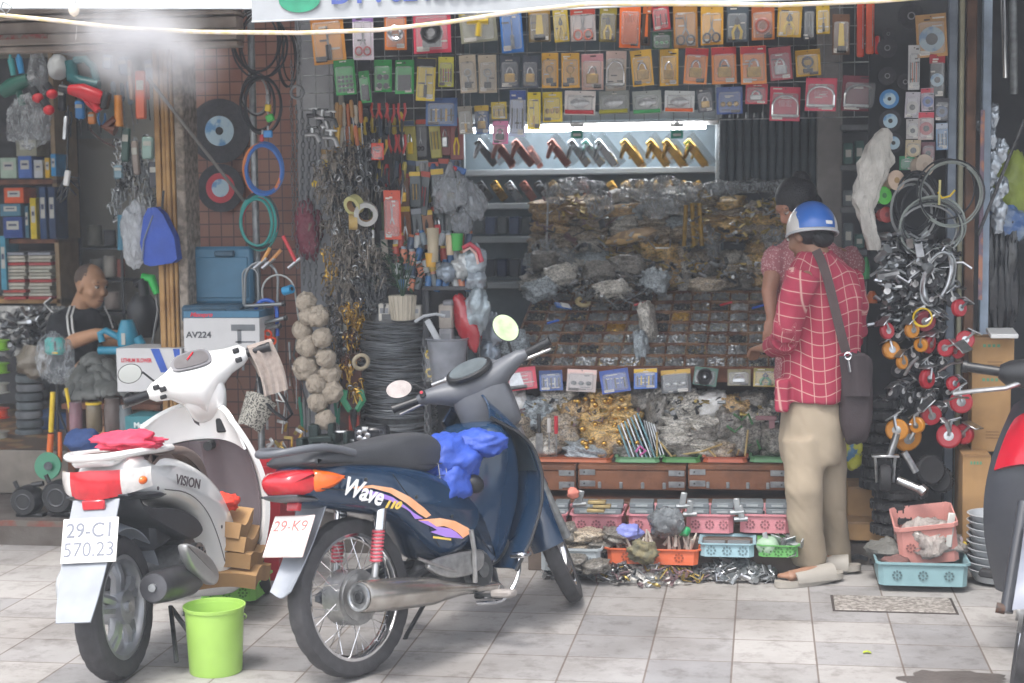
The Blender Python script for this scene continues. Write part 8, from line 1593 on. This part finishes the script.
b=MB();crumple(b,(0,0,0),(.055,.05,.065),mat('white_tub_bag','b4b8b8',.5,bump=.3),5,26,18,.2);o=b.build('white_sack');o.location=hpos(58,67);tag(o,'white sack hanging left of the teal jigsaw','sack')
t=thing('jigsaw','teal power tool hanging above the red drill','power tool',hpos(82,74));TT=pla('1f6468');b=MB();b.tube([(-.06,0,.07),(-.05,0,-.02),(0,0,-.045),(.09,0,-.06)],[.03,.035,.035,.03],TT,12);b.tube([(-.04,0,.07),(.02,0,.075),(.06,0,.04),(.08,0,-.04)],.02,TT,10);b.build('tool_body',t);b=MB();b.box((.03,0,-.085),(.14,.05,.01),STEEL,bev=.003);b.build('tool_sole',t)
t=thing('cordless_drill','bright red power drill hanging in the middle of the left shop','power tool',hpos(88,97,-.05));RT=pla('c8202c');b=MB();b.tube([(-.10,0,.04),(-.03,0,.03),(.05,0,.0),(.08,0,-.01)],[.025,.04,.04,.03],RT,12);b.tube([(.03,0,-.02),(.055,0,-.07)],[.022,.024],RT,10);b.tube([(-.02,0,-.005),(.0,0,-.03),(.05,0,-.075)],.014,RT,8);b.build('tool_body',t)
b=MB();b.box((.095,0,-.02),(.035,.05,.09),BLACK,rot=(0,.25,0),bev=.008);b.build('battery',t);b=MB();b.cyl((-.10,0,.04),(-.15,0,.05),.022,BLACK,12);b.build('drill_chuck',t)
for(x,y,lb)in((38,98,'red and black tool head half inside the clear bag'),(49,110,'red disc shaped tool below the first red head'),(52,94,'small red tool head next to the red drill')):
 b=MB();p=hpos(x,y,-.04);b.ell(p,(.030,.03,.026),RT,12,8);b.cyl(p+Vector((-.01,0,.02)),p+Vector((-.03,0,.05)),.022,BLACK,10);tag(b.build('red_tool_head'),lb,'power tool')
t=thing('sanding_tool','orange and brown tool hanging right of the red drill','power tool',hpos(114,115));b=MB();b.tube([(.025,0,.10),(.025,0,-.06)],[.02,.024],pla('c8802c'),10);b.build('tool_body',t);b=MB();b.tube([(.01,-.01,-.02),(-.04,-.01,-.06),(.01,-.01,-.08)],[.02,.03,.03],pla('6a3c2c'),10);b.build('tool_pouch',t)
for(x,y,w_,h_,c,lb)in((141,95,12,48,'c86448','tall pale orange pack hanging by the board pillar'),(131,80,6,40,'b09888','narrow beige pack left of the pale orange one'),(126,145,9,34,'2c4c44','dark green tube hanging below the sanding tool'),(136,158,8,34,'8c8078','grey brown rolled stick hanging beside the dark green tube'),(148,148,12,22,'8ca8a0','pale mint pouch hanging by the pillar'),(155,175,12,26,'3a3c44','dark pouch hanging above the blue bag'),(119,172,10,14,'6c8894','pale blue fitting hanging by the wall edge'),(80,110,10,18,'2c78b8','blue pack hanging behind the red drill'),(92,118,8,12,'c87c3c','small orange pack hanging behind the red drill'),(62,98,8,26,'24262c','black strap piece hanging left of the red drill'),(108,62,10,14,'8c9ca8','pale packet high behind the mist'),(124,66,10,18,'5c7084','slate packet high behind the mist'),(150,70,10,20,'8c98a4','grey packet high by the board pillar')):
 c_,W,H=pxb(x-w_/2,y-h_/2,x+w_/2,y+h_/2,YH+.03);b=MB();b.box((0,0,0),(W,.03,H),pla(c),bev=.008);b.box((0,-.016,H*.2),(W*.7,.003,H*.2),mat('label_pale',''));b.box((0,0,H*.55),(.004,.004,H*.15),GALV);o=b.build('hanging_pack');o.location=c_;o.rotation_euler=(0,rnd.uniform(-.12,.12),0);tag(o,lb,'pack')
hang_zone([('key_bunch',112,130,158,205,3,3,18,30,[GALV,DSTEEL,STEEL],'in the tangle by the board pillar',7.98,['grey','dark','silver']),('screwdriver',108,60,158,130,6,1,5,44,['7c8c98','c8643c','3c4c5c','a8a8a8'],'behind the mist',8.05,['grey','orange','slate','pale']),('pliers',62,108,108,118,4,1,8,30,['2c3038','3c74a8','2c3038'],'under the red drill',7.95,['black','blue','dark'])])
b=MB();b.tube([hpos(68,105),hpos(68,130),hpos(67,168),hpos(63,185),hpos(60,203),hpos(66,198),hpos(70,180),hpos(80,190),hpos(78,178),hpos(66,176),hpos(58,192),hpos(57,200),hpos(68,186),hpos(76,195)],.006,BKC,6);tag(b.build('hanging_flex'),'black power cord dangling in a loose knot over the plaster wall','cord')
b=MB();b.box(hpos(67,178,-.02),(.03,.02,.08),WHITEP,rot=(0,.2,0),bev=.005);b.box(hpos(65,128,-.02),(.02,.01,.12),mat('foil_strip','c0c4c8',.25,.6),rot=(0,.1,0),bev=.003);tag(b.build('plug_strip'),'white plug tangled in the black power cord','plug')
b=MB();b.tube([hpos(85,118,.2),hpos(92,132,.2),hpos(104,142,.2),hpos(116,147,.2)],.006,mat('brown_cord','5c4844',.6),6);tag(b.build('brown_flex'),'thin brown cord swinging right of the red drill','cord')
t=thing('blue_bag','bright blue zipped pouch hanging on the board pillar','bag',at(159,236,7.45));b=MB();b.loft([[(sx*w_,sy*.035,z)for sx,sy in((-1,-1),(-.3,-1.3),(.3,-1.3),(1,-1),(1,1),(-1,1))]for z,w_ in((-.14,.055),(-.125,.085),(-.02,.088),(.10,.05),(.14,.02))],mat('blue_nylon','2448a0',.55,bump=.3,var=.12),X=T((0,0,0),(0,R(-8),0)));b.build('bag_body',t);b=MB();b.tube([(-.01,-.046,.10),(-.06,-.048,-.02),(-.075,-.04,-.12)],.004,mat('grey_piping','6c7484',.6),6);b.tube([(.02,0,.13),(.03,0,.22)],.006,BLACK,6);b.build('bag_piping',t)
b=MB();crumple(b,(0,0,0),(.075,.05,.16),film('cloudy_white_film','c4c8cc',.6,.95),6,30,24,.25);o=b.build('cloudy_bag');o.location=at(136,235,7.5);tag(o,'cloudy white plastic bag hanging left of the blue pouch','plastic bag')
b=MB();b.cyl(at(113,222,7.95),at(135,212,7.95),.008,STEEL,8);b.cyl(at(123,215,7.95),at(123,250,7.95),.028,pla('2c6c84'),12);tag(b.build('teal_pump'),'teal hand pump hanging left of the cloudy bag','pump')
rs=thing('rear_shelf','small dark metal shelf of tins behind the head of the seated man','shelf',at(110,300,9.7));
for yy in(248,280,312):z=(at(110,yy,9.7)-at(110,300,9.7)).z;b=MB();b.box((0,0,z),(.30,.25,.015),DGREY,bev=.002);b.build('shelf_plate',rs)
for s in(-1,1):b=MB();b.box((s*.14,-.12,.0),(.015,.015,.8),DGREY);b.build('shelf_post',rs)
for i,(x,y,w_,h_,c)in enumerate(((95,235,14,20,'6c6c64'),(110,238,12,16,'4a4c50'),(96,268,12,18,'7c7c78'),(110,266,12,20,'a8a49c'),(121,268,8,18,'84483c'),(98,300,12,18,'5c6468'),(112,300,14,16,'a89c94'))):
 c_,W,H=pxb(x-w_/2,y-h_/2,x+w_/2,y+h_/2,9.6);b=MB();b.lathe([(W*.48,-H/2),(W*.5,-H/2+.005),(W*.5,H/2-.005),(W*.46,H/2)],matte(c),16);o=b.build('tin_can');o.location=c_;tag(o,'%s tin on the small rear shelf'%['large olive grey','dark squat','grey middle','pale cream','rusty red','slate lower','beige lower'][i],'tin')
t=thing('green_blower','black and bright green tool hanging beside the board pillar','power tool',at(148,284,7.9));b=MB();b.tube([(-.03,0,.035),(.02,0,.03),(.05,0,-.05)],[.022,.026,.02],pla('28b850'),10);b.build('green_housing',t);b=MB();b.tube([(-.07,0,.0),(-.03,0,.02),(-.02,0,-.06)],[.024,.03,.028],BLACK,10);b.build('black_motor',t)
b=MB();b.tube([(0,0,-.12),(0,0,-.06),(0,0,.05),(0,0,.12)],[.05,.085,.085,.04],BLACK,20);o=b.build('black_drum');o.location=at(143,315,8.2);tag(o,'black rounded drum standing behind the teal machine','drum')
b=MB();b.tube([at(156,296,7.9),at(158,310,7.9),at(152,345,7.9)],.006,ALU,6);tag(b.build('bent_steel_arm'),'thin bent steel arm leaning on the board pillar','arm')
t=thing('teal_machine','teal cutting machine on the bench in front of the seated man','power tool',at(124,340,7.9));TL=pla('2484a0');b=MB();b.lathe([(.05,-.06),(.055,0),(.04,.05),(.03,.075)],TL,18,X=T((.02,0,.03)));b.tube([(.07,0,.01),(.10,0,-.03)],[.03,.025],TL,10);b.build('motor_housing',t)
b=MB();b.tube([(-.12,0,-.01),(-.13,0,.035),(-.10,0,.05),(-.02,0,.01)],.018,TL,10);b.tube([(-.14,0,-.055),(-.05,0,-.055),(.12,0,-.06)],.022,TL,10);b.build('grip_frame',t);b=MB();b.box((.02,-.056,.01),(.02,.004,.06),mat('label_pale',''));b.build('rating_label',t)
b=MB();b.grid(lambda u,v:tuple(at(68+64*u,402-8*u-(44*math.sin(PI*min(1,.15+u*.9))**.8)*v,7.95+.22*v)+Vector((0,-.05*noise.noise(Vector((u*5,v*4,2)))-.03*abs(noise.noise(Vector((u*9,v*8,5)))),.02*noise.noise(Vector((u*8,v*6,7)))))),34,22,mat('grey_tarpaulin','6c6e6a',.45,bump=.6,bscale=25,var=.15),thick=-.02);tag(b.build('draped_tarpaulin'),'crumpled grey plastic sheet draped beside the white blower carton','sheet')
bn=thing('low_bench','low bench carrying the cartons beside the seated man','bench',at(120,400,8.0));b=MB();b.box((0,.05,-.02),(.55,.35,.03),WOODB,bev=.003);b.build('bench_top',bn)
for s in(-1,1):
 b=MB();b.box((s*.24,.05,-.22),(.04,.3,.38),WOODB);b.build('bench_leg',bn)
for i,(x,y0,y1,w_,c,lb)in enumerate(((76,402,438,14,'7c5c64','reddish brown jar below the draped sheet'),(94,402,432,16,'6c604c','brown glass jar with yellow lid below the draped sheet'),(113,398,440,18,'5c504c','tall brown jar right of the yellow lidded one'),(126,405,440,14,'70787c','greyish clear jar next to the teal carton'),(102,440,456,16,'c88c30','small orange yellow box in front of the jars'))):
 c_,W,H=pxb(x-w_/2,y0,x+w_/2,y1,7.7);b=MB();b.lathe([(W*.46,-H/2),(W*.5,-H/2+.01),(W*.5,H*.3),(W*.44,H*.4),(W*.46,H*.42),(W*.46,H*.5)],mat('jar_'+c,c,.25,var=.2,coat=.4),18)if i<4 else b.box((0,0,0),(W,.1,H),pla(c),bev=.004)
 if i==1:b.cyl((0,0,H*.42),(0,0,H*.5),W*.5,YM,16)
 o=b.build('storage_jar' if i<4 else 'yellow_box');o.location=c_;tag(o,lb,'jar' if i<4 else 'box')
b=MB();crumple(b,at(84,441,7.45),(.10,.07,.06),mat('denim_blue_cloth','2c4474',.85,bump=.4),7,30,18,.3);tag(b.build('blue_rag'),'dark blue bundled rag behind the white scooter rail','rag')
tm=thing('pole_trimmer','yellow and orange pole trimmer with its head in a clear bag','trimmer',at(55,445,7.85));tb_=Vector(tm.location)
for(x0,y0,x1,y1,m,nm,r_)in((53,392,51,432,YM,'yellow_pole',.014),(51,434,49,462,OM,'orange_sleeve',.017),(57,385,58,460,BLACK,'black_shaft',.008),(66,388,73,425,YM,'yellow_pole',.010),(58,410,72,445,BLACK,'black_strut',.006),(60,432,60,462,OM,'orange_sleeve',.012)):
 b=MB();b.cyl(at(x0,y0,7.85)-tb_,at(x1,y1,7.85)-tb_,r_,m,10);b.build(nm,tm)
b=MB();b.box(at(55,346,7.85)-tb_,(.10,.06,.09),pla('3cb0a8'),bev=.015);b.build('teal_head',tm);b=MB();b.box(at(55,346,7.815)-tb_,(.01,.004,.05),BLACK);b.box(at(55,353,7.815)-tb_,(.03,.004,.01),YM);b.build('head_marking',tm)
b=MB();crumple(b,at(55,358,7.85)-tb_,(.105,.07,.14),CF,8,34,26,.25);b.build('clear_wrapping',tm)
b=MB();dg_=pla('2f7c5c');b.lathe([(.012,-.006),(.072,-.006),(.072,.006),(.012,.006)],dg_,26,X=T(at(48,466,7.72)-tb_,(PI/2-.2,0,0)));b.cyl(at(48,466,7.72)-tb_,at(48,466,7.69)-tb_,.022,DSTEEL,12);b.build('green_blade_guard',tm)
for(x,y,r_,lb)in((28,500,15,'black electric blower on the step, left one'),(61,496,17,'larger black electric blower on the step beside the white scooter plate')):
 p=at(x,y,7.55);s_=1/ppm(p);r=r_*s_;t=thing('electric_blower',lb,'blower',p);b=MB();b.lathe([(.3*r,.06),(.85*r,.06),(r,.04),(r,-.03),(.9*r,-.05),(.55*r,-.052)],BLACK,26,X=Matrix.Rotation(PI/2,4,'X'));b.build('fan_housing',t)
 b=MB();b.torus((0,-.055,0),r*.5,r*.10,mat('rubber_ring','2c2e32',.4),axis=(0,1,0),n=22)
 for k in range(5):a=2*PI*k/5;b.box((r*.25*math.cos(a),-.05,r*.25*math.sin(a)),(r*.5,.008,r*.09),DGREY,rot=(0,-a,0))
 b.build('intake_grille',t);b=MB();b.tube([(-r*.6,0,r*.6),(-r*.9,0,r*1.25)],.012,BLACK,8);b.tube([(r*.2,.02,r*.95),(r*1.0,.02,r*1.1)],.014,BLACK,8);b.build('blower_handle',t)
 b=MB();b.box((.02,.02,-r*.95),(r*1.9,.12,.02),BLACK,bev=.005);b.build('base_plate',t)
for i,yy in enumerate((128,168,210,252,300)):
 a=at(843,yy,8.9);c=at(884,yy,8.9);b=MB();b.box(((a.x+c.x)/2,9.0,a.z),(c.x-a.x+.03,.3,.03),mat('dusty_shelf','6c6e72',.7),bev=.003);tag(b.build('shelf_plank'),'dusty grey shelf plank right of the broad plywood, %s from the top'%ordn(i),'shelf')
for i in range(12):
 x=848+(i%3)*11;r_=i//3;yb=(166,208,250,298)[r_];h_=rnd.uniform(16,30);c_,W,H=pxb(x-4.5,yb-h_,x+4.5,yb-2,8.85);b=MB();b.box((0,0,0),(W,.1,H),matte(rnd.choice(['4a5c74','5c6468','3c4454','7c5448','44605c','8a8c8c'])),bev=.006);b.box((0,-.051,0),(W*.6,.002,H*.35),mat('label_pale',''));o=b.build('shelf_packet');o.location=c_
 tag(o,'dull packet on the %s dusty shelf right of the plywood, %s from the left'%(ordn(r_),ordn(i%3)),'packet','packets on the dusty shelves')
for(x,y,w_,h_,c,lb)in((866,268,8,22,'3c9a5c','green capped bottle right of the plaid shoulder'),(872,297,12,12,'c8642c','orange piece hanging right of the plaid shirt'),(869,214,14,5,'a8442c','flat red orange piece right of the white roll')):
 c_,W,H=pxb(x-w_/2,y-h_/2,x+w_/2,y+h_/2,7.7);b=MB();b.lathe([(W*.45,-H/2),(W*.5,0),(W*.3,H*.35),(W*.2,H/2)],pla(c),12);o=b.build('small_bottle');o.location=c_;tag(o,lb,'bottle')
b=MB();p=atz(867,652,.006);b.grid(lambda u,v:(p.x+(u-.5)*.03,p.y+(v-.5)*.02,.004+.006*math.sin(PI*u)),4,4,mat('yellow_leaf','a8b82c',.6),thick=.001);tag(b.build('fallen_leaf'),'tiny yellow green leaf fallen on the pavement','leaf')
mm=bpy.data.materials.new('mist');mm.use_nodes=True;nt=mm.node_tree;n=nt.nodes;l=nt.links
for q in list(n):
 if q.type!='OUTPUT_MATERIAL':n.remove(q)
out=[q for q in n if q.type=='OUTPUT_MATERIAL'][0];pv=n.new('ShaderNodeVolumePrincipled');pv.inputs['Color'].default_value=(.95,.96,1,1);pv.inputs['Anisotropy'].default_value=.2
tc=n.new('ShaderNodeTexCoord');gr=n.new('ShaderNodeTexGradient');gr.gradient_type='SPHERICAL';l.new(tc.outputs['Object'],gr.inputs[0]);nz=n.new('ShaderNodeTexNoise');nz.inputs['Scale'].default_value=2.6;nz.inputs['Detail'].default_value=4;l.new(tc.outputs['Object'],nz.inputs[0])
m1=n.new('ShaderNodeMath');m1.operation='POWER';m1.inputs[1].default_value=1.6;l.new(gr.outputs['Fac'],m1.inputs[0]);m2=n.new('ShaderNodeMapRange');m2.inputs['From Min'].default_value=.35;m2.inputs['From Max'].default_value=.75;l.new(nz.outputs[0],m2.inputs[0]);m3=n.new('ShaderNodeMath');m3.operation='MULTIPLY';l.new(m1.outputs[0],m3.inputs[0]);l.new(m2.outputs[0],m3.inputs[1]);m4=n.new('ShaderNodeMath');m4.operation='MULTIPLY';m4.inputs[1].default_value=24;l.new(m3.outputs[0],m4.inputs[0]);l.new(m4.outputs[0],pv.inputs['Density']);l.new(pv.outputs[0],out.inputs['Volume'])
b=MB();b.ell((0,0,0),1,mm,20,14);o=b.build('mist');o.location=at(140,40,5.95);o.scale=(.40,.27,.27);o.rotation_euler=(0,R(25),0);stuff(o,'puff of white water mist drifting at the top left of the shop','mist')
hz=bpy.data.materials.new('haze_air');hz.use_nodes=True;nt=hz.node_tree;n=nt.nodes;l=nt.links
for q in list(n):
 if q.type!='OUTPUT_MATERIAL':n.remove(q)
out=[q for q in n if q.type=='OUTPUT_MATERIAL'][0];pv=n.new('ShaderNodeVolumePrincipled');pv.inputs['Color'].default_value=(.86,.92,1,1);pv.inputs['Density'].default_value=.0048;l.new(pv.outputs[0],out.inputs['Volume'])
b=MB();b.box((-1,4.5,3.4),(26,25,9.2),hz)
stuff(b.build('haze'),'faint mist hanging in the air of the whole street front','haze')
